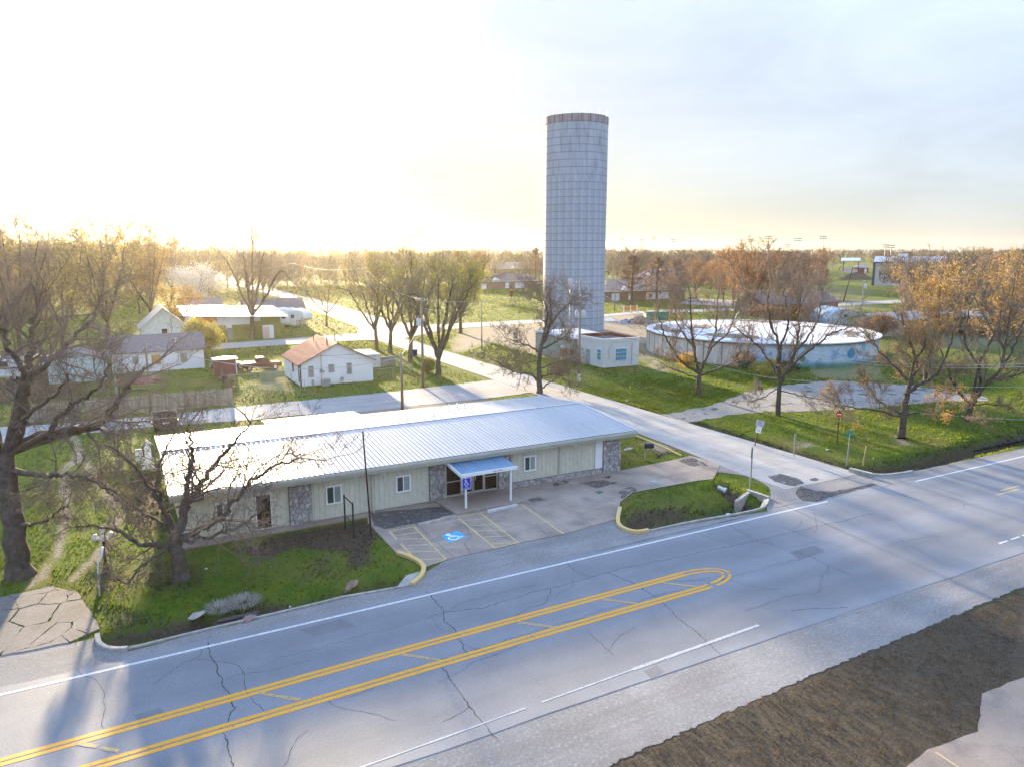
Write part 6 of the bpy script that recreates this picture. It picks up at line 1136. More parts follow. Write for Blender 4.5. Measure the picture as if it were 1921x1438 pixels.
def signpost(label, base, top, r=.035, mat=BLACK, lean=0.0, face=0.0, name='road_sign'):
    X, Y = G(*base); h = hgt(*top, X, Y); t = thing(name, label, 'sign', (X, Y, 0), face); obj('post', MB().tube([(0, 0, -.3), (lean, 0, h)], r, 8), mat, t); return t, h, lean
vd = lambda b: -math.atan2(G(*b)[0], G(*b)[1])           # heading that faces the camera side
t, h, l_ = signpost('leaning white NO TRUCKS sign above a small speed plate', (1415, 835), (1424, 788), .045, BLACK, .38, vd((1415, 835)))
u = obj('plate', MB().box((0, 0, 0), (.66, .02, .48)), M('grey_white_plate', (.50, .50, .58), .5), t); u.location = (l_ * .93, -.06, h - .22); u.rotation_euler = (0, .17, 0); text('lettering', 'NO', .19, t, (l_ * .93 + .0, -.08, h - .13), (math.pi / 2, .17, 0), BLACK); text('lettering', 'TRUCKS', .15, t, (l_ * .9, -.08, h - .33), (math.pi / 2, .17, 0), BLACK)
u = obj('speed_plate', MB().box((0, 0, 0), (.42, .02, .54)), WTRIM, t); u.location = (l_ * .72, -.06, h - .76); u.rotation_euler = (0, .17, 0); text('lettering', 'SPEED LIMIT', .055, t, (l_ * .74, -.08, h - .6), (math.pi / 2, .17, 0), BLACK); text('lettering', '25', .24, t, (l_ * .7, -.08, h - .84), (math.pi / 2, .17, 0), BLACK)
t, h, _ = signpost('stop sign seen edge-on behind the culvert of the grass island', (1407, 918), (1405, 838), .05, STEELP, 0, vd((1407, 918)) - 1.60, 'stop_sign'); oc = [(.38 * math.cos(math.pi / 8 + k * math.pi / 4), .38 * math.sin(math.pi / 8 + k * math.pi / 4)) for k in range(8)]
m = MB().add([(x, -.06, h - .36 + z) for x, z in oc] + [(x, -.045, h - .36 + z) for x, z in oc], [tuple(range(8)), tuple(reversed(range(8, 16)))] + [((i + 1) % 8, i, 8 + i, 8 + (i + 1) % 8) for i in range(8)]); obj('plate', m, GALV, t); obj('face', MB().add([(x * .97, -.064, h - .36 + z * .97) for x, z in oc], [tuple(range(8))]), REDS, t)
t, h, _ = signpost('red no-entry sign with white bar on a black post in the grass', (1570.5, 827), (1570, 768), .04, BLACK, 0, vd((1570, 827)), 'no_entry_sign'); m = MB().lathe((0, 0, 0), [(0, .012), (.25, .012), (.25, -.012), (0, -.012)], 24); u = obj('disc', m, REDS, t); u.location = (0, -.06, h - .35); u.rotation_euler = (math.pi / 2, 0, 0); obj('bar', MB().box((0, -.085, h - .35), (.34, .02, .085)), WTRIM, t)
t, h, _ = signpost('green street name blades on a steel post in the ditch', (1588.5, 868), (1593, 810), .04, STEELP, .1, 0, 'street_name_sign'); obj('blade', MB().box((.1, 0, h - .02), (.75, .02, .18)), GREENS, t); b = obj('blade', MB().box((.1, 0, h - .24), (.02, .75, .18)), GREENS, t); b2 = obj('blade_front', MB().box((.25, -.05, h - .22), (.75, .02, .16), .5), GREENS, t)
t, h, _ = signpost('sign seen from its edge on a pale post at the ditch rim', (1489, 855), (1490, 813), .045, STEELP, 0, vd((1489, 855)) + 1.4); obj('plate', MB().box((0, -.05, h - .3), (.5, .02, .62)), GALV, t)
def stake(label, base, top, r, mat): X, Y = G(*base); h = hgt(*top, X, Y); b = dep(X, Y, *top); return tag(obj('marker_stake', MB().tube([(0, 0, -.2), (b[0] - X, b[1] - Y, b[2])], r, 6), mat, None, loc=(X, Y, 0)), label, 'stake')
stake('tan wooden stake leaning beside the ditch near the headwall', (1619, 869), (1625, 836), .05, M('raw_wood', (.42, .32, .20), .9)); stake('thin pale rod in the grass right of the no-entry sign', (1582, 797), (1585, 763), .025, M('bamboo', (.40, .36, .18), .9))
# rusty leaning flagpole and empty sign frame on the lawn
X, Y = G(697, 1007); b = dep(X, Y, 680.5, 808); tag(obj('bare_mast', MB().tube([(0, 0, -.3), ((b[0] - X) * .5, (b[1] - Y) * .5, b[2] * .5), (b[0] - X, b[1] - Y, b[2])], [.055, .05, .04], 8), M('rusty_black', (.045, .025, .02), .8), None, loc=(X, Y, 0)), 'tall thin rusty mast leaning in front of the roof', 'mast')
A, B = Vector((*G(648, 991), 0)), Vector((*G(664, 1008), 0)); h = hgt(664, 942, B.x, B.y); d = B - A; fr = thing('empty_sign_frame', 'empty black steel sign frame on the mulch', 'sign frame', A); GRN = M('dark_green_black', (.010, .022, .018), .5)
for p in (Vector((0, 0, 0)), d): obj('post', MB().tube([p + Vector((0, 0, -.3)), p + Vector((0, 0, h))], .05, 8), GRN, fr)
for z in (h - .08, h * .40, h * .20): obj('rail', MB().tube([(0, 0, z), (d.x, d.y, z)], .032, 6), GRN, fr)
# lamp post with three globes
lp = thing('globe_lamp', 'black cast lamp post with white globes on the left lawn', 'lamp', (*G(200, 1075), 0)); hh = hgt(199, 992, *G(200, 1075)); obj('post', MB().lathe((0, 0, 0), [(.22, 0), (.22, .12), (.16, .18), (.14, .45), (.09, .55), (.065, .65), (.055, hh * .7), (.07, hh * .72), (.045, hh * .75), (.04, hh * .92), (0, hh * .95)], 14), BLACK, lp, True)
for k, (dx, dy, dz) in enumerate(((-.34, 0, -.28), (.34, 0, -.28), (0, .1, 0.02), (0, -.3, -.25))):
    a = obj('arm', MB().tube([(0, 0, hh * .78), (dx * .6, dy * .6, hh * .78 - .02), (dx, dy, hh - .25 + dz)], .022, 6), BLACK, lp); g = obj('globe', MB().lathe((dx, dy, hh - .06 + dz), [(0, -.18), (.09, -.16), (.15, -.09), (.175, 0), (.15, .09), (.09, .16), (0, .18)], 14), CERAM, lp, True)
mb = MB(); X, Y = G(187, 1117); pts = [dep(X, Y, *p) for p in ((187, 1117), (185, 1085), (184, 1055), (191, 1042), (193, 1025))]; tag(obj('bent_pipe', MB().tube([(p[0] - X, p[1] - Y, max(-.1, p[2])) for p in pts], .045, 8), WHITE, None, True, loc=(X, Y, 0)), 'bent white pipe standing left of the globe lamp', 'pipe')
# mailbox
mbx = thing('mailbox', 'black arched mailbox on a post beside the long building', 'mailbox', (*G(1210, 863), 0), -.5); obj('post', MB().b2((-.05, -.05, -.2), (.05, .05, 1.0)), POLEG, mbx); ar = [(.19 * math.cos(t), .18 + .17 * math.sin(t)) for t in np.linspace(0, math.pi, 9)] + [(-.19, 0), (.19, 0)]
obj('box', MB().add([(-.1, y, 1.02 + z) for y, z in ar] + [(.62, y, 1.02 + z) for y, z in ar], [tuple(range(11)), tuple(reversed(range(11, 22)))] + [((i + 1) % 11, i, 11 + i, 11 + (i + 1) % 11) for i in range(11)]), BLACK, mbx)
# marker flags
for px, py, c, lb in ((1636, 868, (.85, .65, .02), 'yellow'), (1877, 792, (.85, .65, .02), 'yellow'), (1668, 826, (.85, .30, .05), 'orange'), (1181, 732, (.85, .70, .05), 'yellow'), (1913, 772, (.8, .08, .06), 'red')):
    wh_ = {1636: 'in the ditch by the headwall', 1877: 'on the lawn at the right ditch', 1668: 'at the foot of the leaning golden tree', 1181: 'on the lawn by the pump house', 1913: 'at the far right lawn edge'}[px]
    f = thing('marker_flag', f'small {lb} marker flag {wh_}', 'flag', (*G(px, py), 0)); obj('wire', MB().tube([(0, 0, -.5), (0, 0, .45)], .008, 4), GALV, f); obj('flag', MB().box((.09, 0, .38), (.18, .012, .14)), M('flag_' + lb, c, .6), f)
# litter and stones
ROCK = M('brown_rock', (.24, .17, .12), .95, .3, 4, .02, 12); 
def rock(label, px, py, s, seed, mat=ROCK, z=0.0):
    r = np.random.default_rng(seed); P = r.normal(size=(16, 3)); P /= np.linalg.norm(P, axis=1)[:, None]; P *= r.uniform(.75, 1.1, 16)[:, None]; import bmesh
    bm = bmesh.new(); [bm.verts.new(tuple(p * np.array(s))) for p in P]; bmesh.ops.convex_hull(bm, input=bm.verts[:]); bmesh.ops.delete(bm, geom=[v for v in bm.verts if not v.link_faces], context='VERTS'); me = bpy.data.meshes.new('rock'); bm.to_mesh(me); bm.free(); me.materials.append(mat); o = link('rock', me); o.location = (*G(px, py), s[2] * .5 + z); o.rotation_euler = (0, 0, r.uniform(0, 3)); return tag(o, label, 'rock')
rock('largest brown rock at the drain hole edge on the lawn', 662, 1098, (.6, .22, .18), 1); rock('small brown rock below the largest at the drain hole', 652, 1108, (.32, .22, .16), 2); rock('grey slab stone left of the pale grass clump', 370, 1155, (.5, .25, .12), 3, KERB); rock('flat pale stone on the mailbox patch', 1178, 842, (.6, .3, .06), 4, KERB); rock('flat stone in the grass below the edge-on sign', 1553, 843, (.4, .2, .07), 5, KERB); rock('pinkish block at the kerb right of the pale grass clump', 468, 1160, (.5, .35, .25), 6, M('pinkish_stone', (.26, .18, .17), .9), -.2)
PIPEM = M('pale_pipe_end', (.52, .56, .57), .6, .1, 3); cpz = thing('culvert_pipe', 'pale flared culvert pipe end in the grass island', 'pipe', (*G(1356, 914), -.12), -.9, None, .75); obj('flare', MB().lathe((0, 0, 0), [(.18, -.5), (.19, 0), (.30, .28), (.27, .28), (.16, 0), (.15, -.5)], 16), PIPEM, cpz).rotation_euler = (0, math.pi / 2 + .35, 0)
def litter(label, px, py, s, mat): r = random.Random(px); m = MB().add([(r.uniform(-1, 1) * s, r.uniform(-1, 1) * s, r.uniform(0, s * .5)) for _ in range(6)], [(0, 1, 2), (2, 3, 4), (0, 4, 5), (1, 3, 5)]); tag(obj('litter', m, mat, None, loc=(*G(px, py), .02)), label, 'litter')
litter('white scrap of litter below the pale culvert pipe', 1363, 929, .14, WHITE); litter('white scrap at the island kerb', 1366, 964, .16, WHITE); litter('white scrap on the lawn near the left yellow kerb', 685, 1067, .06, WHITE); litter('white scrap at the lawn edge above the road', 544, 1138, .09, WHITE); litter('white scrap near the gnarled tree foot', 387, 1067, .1, WHITE); litter('white scrap on the street verge by the pump lawn', 1176, 752, .2, WHITE)
# pale ornamental grass clumps over the broken drain wall
PALEG = M('dry_pale_grass', (.42, .39, .36), .9, .2, 3, col2=(.26, .22, .20), trans=.2)
def grass_clump(label, px, py, rad, h, n, seed, mat=PALEG, w=.007):
    rng = np.random.default_rng(seed); a = rng.uniform(0, 6.28, n); rr = rad * np.sqrt(rng.random(n)); P = np.stack([rr * np.cos(a), rr * np.sin(a), np.full(n, .0)], 1); D = np.stack([np.cos(a) * rng.uniform(.3, 1.3, n), np.sin(a) * rng.uniform(.3, 1.3, n), np.ones(n)], 1); D /= np.linalg.norm(D, axis=1)[:, None]; L_ = h * rng.uniform(.5, 1.1, n); s = np.cross(D, [0, 0, 1]); s /= np.linalg.norm(s, axis=1)[:, None] + 1e-9; M1 = P + D * (L_ * .6)[:, None]; T = M1 + (D * np.array([1.3, 1.3, -.5])) * (L_ * .45)[:, None]
    V = np.stack([P - s * w, P + s * w, M1 + s * w, M1 - s * w, T], 1).reshape(-1, 3); i = np.arange(n)[:, None] * 5; me = mesh_np('blades', V, i + np.array([[3, 2, 4]]), i + np.array([[0, 1, 2, 3]])); me.materials.append(mat); t = thing('grass_clump', label, 'grass', (*G(px, py), -.05)); link('blades', me, t); return t
grass_clump('left dry grass clump hanging over the broken drain', 412, 1141, .5, .55, 330, 1); grass_clump('right and paler dry grass clump over the drain', 455, 1130, .62, .6, 480, 2)
bw_ = thing('drain_wall', 'dark stone drain wall under the dry grass clumps', 'wall', (*G(440, 1152), 0), .02)
for i in range(4):
    for j in range(6): obj('stone', MB().box((-.75 + .3 * j + (.15 if i % 2 else 0), 0, -.55 + .13 * i), (.27 + .03 * ((i * j) % 2), .25 + .03 * ((i + j) % 3), .11)), M('dark_ledge', (.08, .065, .06), .9) if (i, j) == (0, 0) else bpy.data.materials['dark_ledge'], bw_)
# ------------------------------------------------------------------ fences
FENW = M('weathered_boards', (.34, .30, .26), .95, .2, 1.5, .006, 20, rand=.22, streak=(6, 6, .5)); FEND = M('brown_boards', (.17, .12, .085), .95, .2, 1.5, .006, 20, rand=.2, streak=(6, 6, .5))
def board_fence(label, pts, h, mat, w=.15, maxn=150, seed=0):
    r = random.Random(seed); P = [Vector((*p, 0)) for p in pts]; t = thing('board_fence', label, 'fence', P[0]); me = None; m = MB(); m.add([(-w / 2 + .008, -.012, 0), (w / 2 - .008, -.012, 0), (w / 2 - .008, .012, 0), (-w / 2 + .008, .012, 0), (-w / 2 + .008, -.012, h - .05), (w / 2 - .008, -.012, h - .05), (w / 2 - .008, .012, h - .05), (-w / 2 + .008, .012, h - .05), (0, -.012, h), (0, .012, h)], [(0, 1, 5, 8, 4), (2, 3, 7, 9, 6), (1, 2, 6, 5), (3, 0, 4, 7), (5, 6, 9, 8), (7, 4, 8, 9)])
    for a, b in zip(P[:-1], P[1:]):
        d = b - a; n_ = max(1, int(d.length / w)); az = math.atan2(d.y, d.x)
        for i in range(n_):
            if r.random() < .02: continue
            q = a + d * ((i + .5) / n_) - P[0]
            if me is None: o = obj('board', m, mat, t); me = o.data
            else: o = link('board', me, t)
            o.location = (q.x, q.y, -.05); o.rotation_euler = (r.gauss(0, .012), r.gauss(0, .012), az); o.scale = (1, 1, r.uniform(.93, 1.03))
        obj('rail', MB().tube([(a - P[0]) + Vector((0, 0, .4)), (b - P[0]) + Vector((0, 0, .4))], .045, 4), mat, t); obj('rail', MB().tube([(a - P[0]) + Vector((0, 0, h - .35)), (b - P[0]) + Vector((0, 0, h - .35))], .045, 4), mat, t)
    return t
board_fence('long grey board fence along the back lane', [(-8.5, 81.4), (0, 81.4), (10.0, 81.0)], 1.85, FENW, .15, seed=1); board_fence('brown board fence running back from the corner to the low house', [(10.05, 81.3), (10.6, 92), (11.2, 104), (11.3, 111)], 1.85, FEND, .17, seed=2)
LINKM = bpy.data.materials.new('chain_link'); LINKM.use_nodes = True; _n = LINKM.node_tree.nodes; _l = LINKM.node_tree.links; _b = _n['Principled BSDF']; _b.inputs['Base Color'].default_value = (.35, .36, .36, 1); _b.inputs['Metallic'].default_value = .6; _b.inputs['Roughness'].default_value = .5
def chain_fence(label, pts, h=1.25):
    P = [Vector((*p, 0)) for p in pts]; t = thing('chain_link_fence', label, 'fence', P[0]); mesh = MB()
    for a, b in zip(P[:-1], P[1:]):
        d = b - a; n_ = max(1, round(d.length / 3)); u = d.normalized()
        for i in range(n_ + 1): q = a + d * (i / n_) - P[0]; obj('post', MB().tube([q + Vector((0, 0, -.2)), q + Vector((0, 0, h))], .035, 6), GALV, t)
        obj('top_rail', MB().tube([a - P[0] + Vector((0, 0, h)), b - P[0] + Vector((0, 0, h))], .022, 5), GALV, t)
        L_ = d.length; s = .22; k = int(L_ / s)
        for i in range(-int(h / s), k):
            for sg_ in (1, -1):
                x0 = i * s if sg_ > 0 else i * s + h; x1 = x0 + sg_ * h; c0, c1 = 0., 1.
                if x0 < 0 or x0 > L_ or x1 < 0 or x1 > L_: continue
                p, q = a + u * x0 - P[0], a + u * x1 - P[0]; n2 = Vector((0, 0, .006)); mesh.add([(p.x, p.y, .02), (p.x, p.y, .034), (q.x, q.y, h + .014), (q.x, q.y, h)], [(0, 1, 2, 3)])
    tag(obj('wire_mesh', mesh, LINKM, t), None, None, None, 'stuff'); return t
chain_fence('chain-link fence in front of the red-roofed house yard', [(10.4, 84.3), (18.3, 85.0)]); chain_fence('chain-link fence from the house corner to the parked pickup', [(11.0, 92.2), (18.4, 92.8)]); chain_fence('chain-link fence of the yard right of the white house', [(27.6, 88.6), (33.0, 89.2), (33.6, 96.5)])
rw_ = thing('retaining_wall', 'low weathered concrete wall right of the white house', 'wall', (0, 0, 0)); m = MB(); wall_run(m, [(28.2, 97.5), (33.8, 98.6)], .25, 0, 1.3); obj('wall', m, M('weathered_concrete', (.30, .28, .26), .9, .2, 1.5), rw_)
# ------------------------------------------------------------------ vehicles
TYRE = M('tyre_rubber', (.02, .02, .02), .9); RIM = M('wheel_rim', (.45, .45, .45), .35, metal=.7); CARGL = glass('car_glass', (.03, .035, .04), .05); LAMP = M('lamp_lens', (.7, .7, .68), .2)
def loft(secs, mb=None, mi=0):
    """closed body from cross sections: (x, [(y, z) ...]) mirrored over y"""
    mb = mb or MB(); V = []; k = None
    for x, half in secs:
        ring = [(x, y, z) for y, z in half] + [(x, -y, z) for y, z in reversed(half)]; k = len(ring); V += ring
    mb.add(V, [(i * k + j, i * k + (j + 1) % k, (i + 1) * k + (j + 1) % k, (i + 1) * k + j) for i in range(len(secs) - 1) for j in range(k)] + [tuple(reversed(range(k))), tuple(range((len(secs) - 1) * k, len(secs) * k))], mi); return mb
def wheels(t, xs_, w, r=.34):
    for x in xs_:
        for s in (-1, 1):
            wl = obj('wheel', MB().tube([(x, s * (w - .2), r), (x, s * (w + .02), r)], r, 16), TYRE, t); obj('rim', MB().tube([(x, s * (w + .0), r), (x, s * (w + .035), r)], r * .62, 12), RIM, wl)
def car(label, at, rz, paint, kind='sedan', grp=None, s=1.0):
    t = thing({'sedan': 'parked_car', 'suv': 'parked_suv', 'pickup': 'pickup_truck', 'van': 'parked_van'}[kind], label, {'pickup': 'pickup'}.get(kind, 'van' if kind == 'van' else 'car'), (*at, 0), rz, grp, s); hw_ = .88
    def half(z0, z1, w, tw=.94): return [(w * .9, z0), (w, z0 + .15), (w, z1 - .12), (w * tw, z1)]
    if kind == 'pickup':
        loft([(-2.7, half(.5, .95, .82)), (-2.62, half(.42, 1.02, hw_)), (-.62, half(.40, 1.02, hw_)), (.9, half(.40, 1.04, hw_)), (1.1, half(.40, 1.03, hw_)), (2.35, half(.42, .96, .86)), (2.62, half(.5, .82, .78))], m := MB()); b = obj('body', m, paint, t, bevel=.03)
        obj('bed_liner', MB().b2((-2.5, -.72, .98), (-.75, .72, 1.035)), BLACK, t); obj('bed_rail', MB().b2((-2.6, -.88, 1.02), (-.65, -.78, 1.1)).b2((-2.6, .78, 1.02), (-.65, .88, 1.1)).b2((-2.64, -.78, 1.02), (-2.54, .78, 1.1)), paint, t)
        loft([(-.65, [(.84, 1.0), (.70, 1.62), (.60, 1.68)]), (-.45, [(.84, 1.0), (.70, 1.66), (.60, 1.72)]), (.35, [(.84, 1.0), (.70, 1.66), (.60, 1.72)]), (1.15, [(.84, 1.0), (.80, 1.06), (.6, 1.08)])], m := MB()); obj('cab', m, paint, t, bevel=.03)
        obj('side_window', MB().add([(-.35, -.805, 1.14), (.30, -.805, 1.14), (.22, -.725, 1.58), (-.30, -.725, 1.58)], [(0, 1, 2, 3)]).add([(.36, -.805, 1.14), (.85, -.815, 1.14), (.42, -.725, 1.58), (.32, -.725, 1.58)], [(0, 1, 2, 3)]), CARGL, t); obj('windscreen', MB().add([(1.10, -.68, 1.12), (1.10, .68, 1.12), (.42, .58, 1.68), (.42, -.58, 1.68)], [(0, 1, 2, 3)]), CARGL, t); obj('rear_window', MB().add([(-.66, -.6, 1.15), (-.66, .6, 1.15), (-.66, .56, 1.58), (-.66, -.56, 1.58)], [(3, 2, 1, 0)]), CARGL, t)
        obj('bumper', MB().box((-2.75, 0, .55), (.14, 1.7, .18)).box((2.64, 0, .55), (.14, 1.7, .18)), RIM, t); wheels(t, (-1.7, 1.65), .84, .36)
    elif kind == 'van':
        loft([(-2.6, half(.45, 2.0, .86, .8)), (-2.4, half(.35, 2.2, .95, .8)), (1.2, half(.35, 2.2, .95, .8)), (1.7, half(.35, 1.5, .94, .8)), (2.4, half(.4, 1.0, .9, .8)), (2.6, half(.5, .8, .8, .8))], m := MB()); obj('body', m, paint, t, bevel=.04); obj('windscreen', MB().add([(1.75, -.75, 1.42), (1.75, .75, 1.42), (1.28, .7, 2.05), (1.28, -.7, 2.05)], [(0, 1, 2, 3)]), CARGL, t); obj('side_window', MB().b2((.3, -.965, 1.4), (1.2, -.95, 1.95)), CARGL, t); wheels(t, (-1.6, 1.6), .9, .36)
    else:
        zt = 1.45 if kind == 'sedan' else 1.72; zb = .88 if kind == 'sedan' else .98; xr = -1.75 if kind == 'sedan' else -2.1
        loft([(-2.25, half(.45, zb - .12, .76)), (-2.1, half(.35, zb, hw_)), (-1.2, half(.32, zb + .03, hw_)), (.9, half(.32, zb + .02, hw_)), (1.9, half(.35, zb - .14, .85)), (2.25, half(.45, zb - .28, .72))], m := MB()); obj('body', m, paint, t, bevel=.04)
        loft([(xr, [(.80, zb), (.72, zb + .06), (.5, zb + .08)]), (xr + .55, [(.82, zb), (.64, zt - .05), (.5, zt)]), (.05, [(.82, zb), (.64, zt - .05), (.5, zt)]), (1.0, [(.80, zb), (.72, zb + .05), (.5, zb + .06)])], m := MB()); obj('cabin_glass', m, CARGL, t); obj('roof', MB().b2((xr + .62, -.56, zt - .02), (.05, .56, zt + .025)), paint, t, bevel=.02)
        obj('pillars', MB().b2((-.62, -.80, zb), (-.54, -.62, zt)).b2((-.62, .62, zb), (-.54, .80, zt)), paint, t); obj('head_lamp', MB().box((2.18, -.6, zb - .3), (.12, .35, .12)).box((2.18, .6, zb - .3), (.12, .35, .12)), LAMP, t); wheels(t, (-1.4, 1.38), .82, .33)
    return t
def paint(n_, c): return M(n_, c, .25, .03, 2, spec=.6)
MAROON = paint('maroon_paint', (.10, .022, .016)); CBLK = paint('black_paint', (.012, .012, .013)); CWHT = paint('white_car_paint', (.70, .71, .73)); CSIL = paint('silver_paint', (.42, .43, .45))
car('maroon pickup truck parked beside the red-roofed house', (16.6, 103.2), 0.06, MAROON, 'pickup'); car('black car with bright roof beside the maroon shed', (12.6, 105.2), .08, CBLK, 'suv')
car('white car among the trees at the left edge', G(95, 692), -1.1, CWHT, 'suv'); car('white box van at the far left edge', G(5, 712), -.4, CWHT, 'van', s=1.25); car('white car parked on the lane right of the orange trees', G(1385, 557), .1, CWHT, 'suv', 'cars parked on the far lane'); car('silver car in front of the brick ranch house lane', G(1300, 566), .1, CSIL, 'sedan', 'cars parked on the far lane'); car('white car between the brick ranch house and the tower edge', G(1010, 534), .2, CWHT, 'suv'); car('dark car beyond the white car on the far lane', G(1352, 545), .1, CBLK, 'sedan', 'cars parked on the far lane'); car('silver car half hidden by the orange upright tree', G(1420, 552), .1, CSIL, 'suv', 'cars parked on the far lane'); car('blue car under the carport at the right edge', G(1868, 622), .2, paint('blue_paint', (.02, .05, .22)), 'suv')
# fifth-wheel camper
rv = thing('camper_trailer', 'white fifth-wheel camper trailer with rounded nose beside the shop', 'camper', (*G(556, 613), 0), -1.15); RVW = M('camper_white', (.74, .77, .80), .35, .03, 1, spec=.5)
hb = lambda z0, z1, w: [(w, z0), (w, z1 - .2), (w * .86, z1)]
m = loft([(-5.5, hb(.6, 3.6, 1.2)), (-5.3, hb(.55, 3.75, 1.25)), (1.6, hb(.55, 3.75, 1.25)), (1.62, hb(1.5, 3.75, 1.25)), (3.2, hb(1.6, 3.7, 1.22)), (3.8, hb(1.75, 3.45, 1.15)), (4.15, hb(2.0, 3.0, 1.0))]); obj('body', m, RVW, rv, bevel=.06)
obj('slide_out', MB().b2((-3.2, -1.75, .9), (-.2, -1.25, 3.1)), RVW, rv, bevel=.03); obj('window', MB().b2((-2.6, -1.78, 1.7), (-1.2, -1.74, 2.5)), DGLASS, rv); obj('window', MB().b2((.2, -1.29, 1.9), (1.2, -1.24, 2.6)), DGLASS, rv); obj('nose_stripe', MB().tube([(3.3, -1.23, 1.9), (3.9, -1.12, 2.2), (3.9, 1.12, 2.2), (3.3, 1.23, 1.9)], .06, 5), BLACK, rv); obj('roof_vent', MB().box((-1, 0, 3.85), (.6, .6, .25)).box((1.5, .2, 3.83), (.9, .7, .2)), WTRIM, rv); obj('landing_leg', MB().tube([(2.6, -.9, 0), (2.6, -.9, 1.6)], .06, 6), BLACK, rv); obj('landing_leg', MB().tube([(2.6, .9, 0), (2.6, .9, 1.6)], .06, 6), BLACK, rv); obj('skirt', MB().b2((-5.2, -1.15, .25), (1.5, 1.15, .6)), GREYT, rv); wheels(rv, (-2.2, -1.3), 1.1, .38)
# sheds, bins, dumpsters
sd = thing('maroon_shed', 'maroon metal garden shed at the end of the board fence', 'shed', (*G(424, 705), 0)); obj('wall', MB().b2((-1.3, -.2, 0), (1.3, 1.9, 2.1)), M('maroon_sheet', (.19, .055, .075), .6, .1, 1, streak=(4, 4, .3)), sd); obj('roof', MB().b2((-1.5, -.4, 2.1), (1.5, 2.1, 2.22)), M('pinkish_roof', (.34, .20, .20), .5), sd); obj('corner_post', MB().b2((1.25, -.25, 0), (1.36, -.15, 2.1)), WHITE, sd)
dm = thing('black_dumpster', 'black dumpster with pale rim on the lane behind the building', 'dumpster', (*G(311, 806), 0)); DB = M('black_dumpster_steel', (.028, .025, .035), .6, .2, 3); obj('body', MB().add([(-.95, -.7, .1), (.95, -.7, .1), (.95, .7, .1), (-.95, .7, .1), (-1.0, -.8, 1.25), (1.0, -.8, 1.25), (1.0, .8, 1.6), (-1.0, .8, 1.6)], [(3, 2, 1, 0), (0, 1, 5, 4), (1, 2, 6, 5), (2, 3, 7, 6), (3, 0, 4, 7)]), DB, dm)
obj('rim', MB().tube([(-1, -.8, 1.27), (1, -.8, 1.27), (1, .8, 1.62), (-1, .8, 1.62), (-1, -.8, 1.27)], .05, 6), GALV, dm); obj('inner_floor', MB().b2((-.9, -.65, .4), (.9, .65, .45)), DB, dm); obj('label_plate', MB().b2((-.25, -.79, .75), (.3, -.76, .92)), WHITE, dm); [obj('lift_sleeve', MB().b2((x_, -.4, .7), (x_ + .12, .4, .9)), DB, dm) for x_ in (-1.12, 1.0)]
bb = thing('blue_bin', 'blue wheeled bin at the foot of the street trees', 'bin', (*G(778, 669), 0)); obj('body', MB().add([(-.25, -.28, .05), (.25, -.28, .05), (.25, .28, .05), (-.25, .28, .05), (-.33, -.38, 1.0), (.33, -.38, 1.0), (.33, .38, 1.0), (-.33, .38, 1.0)], [(3, 2, 1, 0), (4, 5, 6, 7), (0, 1, 5, 4), (1, 2, 6, 5), (2, 3, 7, 6), (3, 0, 4, 7)]), M('blue_plastic', (.01, .04, .20), .5), bb); obj('lid', MB().b2((-.36, -.42, 1.0), (.36, .40, 1.09)), bpy.data.materials['blue_plastic'], bb, bevel=.02); wheels(bb, (-.0,), .28, .13)
gd = thing('green_dumpster', 'teal green roll-off container behind the reservoir', 'container', (*G(1230, 603), 0), -.35); GRD = M('teal_steel', (.02, .22, .17), .6, .2, 2); obj('body', MB().b2((-2.6, -1.1, .3), (2.6, 1.1, 2.2)), GRD, gd)
for i in range(7): obj('rib', MB().b2((-2.55 + .82 * i, -1.2, .3), (-2.40 + .82 * i, -1.1, 2.2)), GRD, gd)
ob = thing('orange_boards', 'pair of orange boards on white posts beside the far street', 'barrier', (*G(1182, 589), 0), -.2); ORB = M('orange_board', (.58, .24, .04), .7)
for x in (-1.75, 0.05, 1.85): obj('post', MB().b2((x - .09, -.06, 0), (x + .09, .06, 2.2)), WHITE, ob)
for x in (-.85, .95): obj('board', MB().b2((x - .78, -.05, .85), (x + .78, .03, 2.1)), ORB, ob)
def pile(name, label, px, py, rx, ry, h, mat, seed, n=60):
    r = np.random.default_rng(seed); t = thing(name, label, 'rubble', (*G(px, py), 0)); k = 14; V = [(0, 0, h)]; F = []
    for ring in range(1, 4):
        for j in range(k): a = 2 * math.pi * j / k; f = ring / 3; V.append((rx * f * math.cos(a) * r.uniform(.85, 1.15), ry * f * math.sin(a) * r.uniform(.85, 1.15), max(-.05, h * (1 - f) * r.uniform(.7, 1.3) - (.08 if ring == 3 else 0))))
    F += [(0, 1 + j, 1 + (j + 1) % k) for j in range(k)] + [(1 + q * k + j, 1 + (q + 1) * k + j, 1 + (q + 1) * k + (j + 1) % k, 1 + q * k + (j + 1) % k) for q in range(2) for j in range(k)]; obj('mound', MB().add(V, F), mat, t)
    cm = MB()
    for i in range(n): a = r.uniform(0, 6.28); f = r.random() ** .6; cm.box((rx * f * math.cos(a), ry * f * math.sin(a), h * (1 - f) + .05), (r.uniform(.2, .9), r.uniform(.15, .5), r.uniform(.08, .3)), r.uniform(0, 3))
    tag(obj('chunks', cm, mat, t), None, None, None, 'stuff'); return t
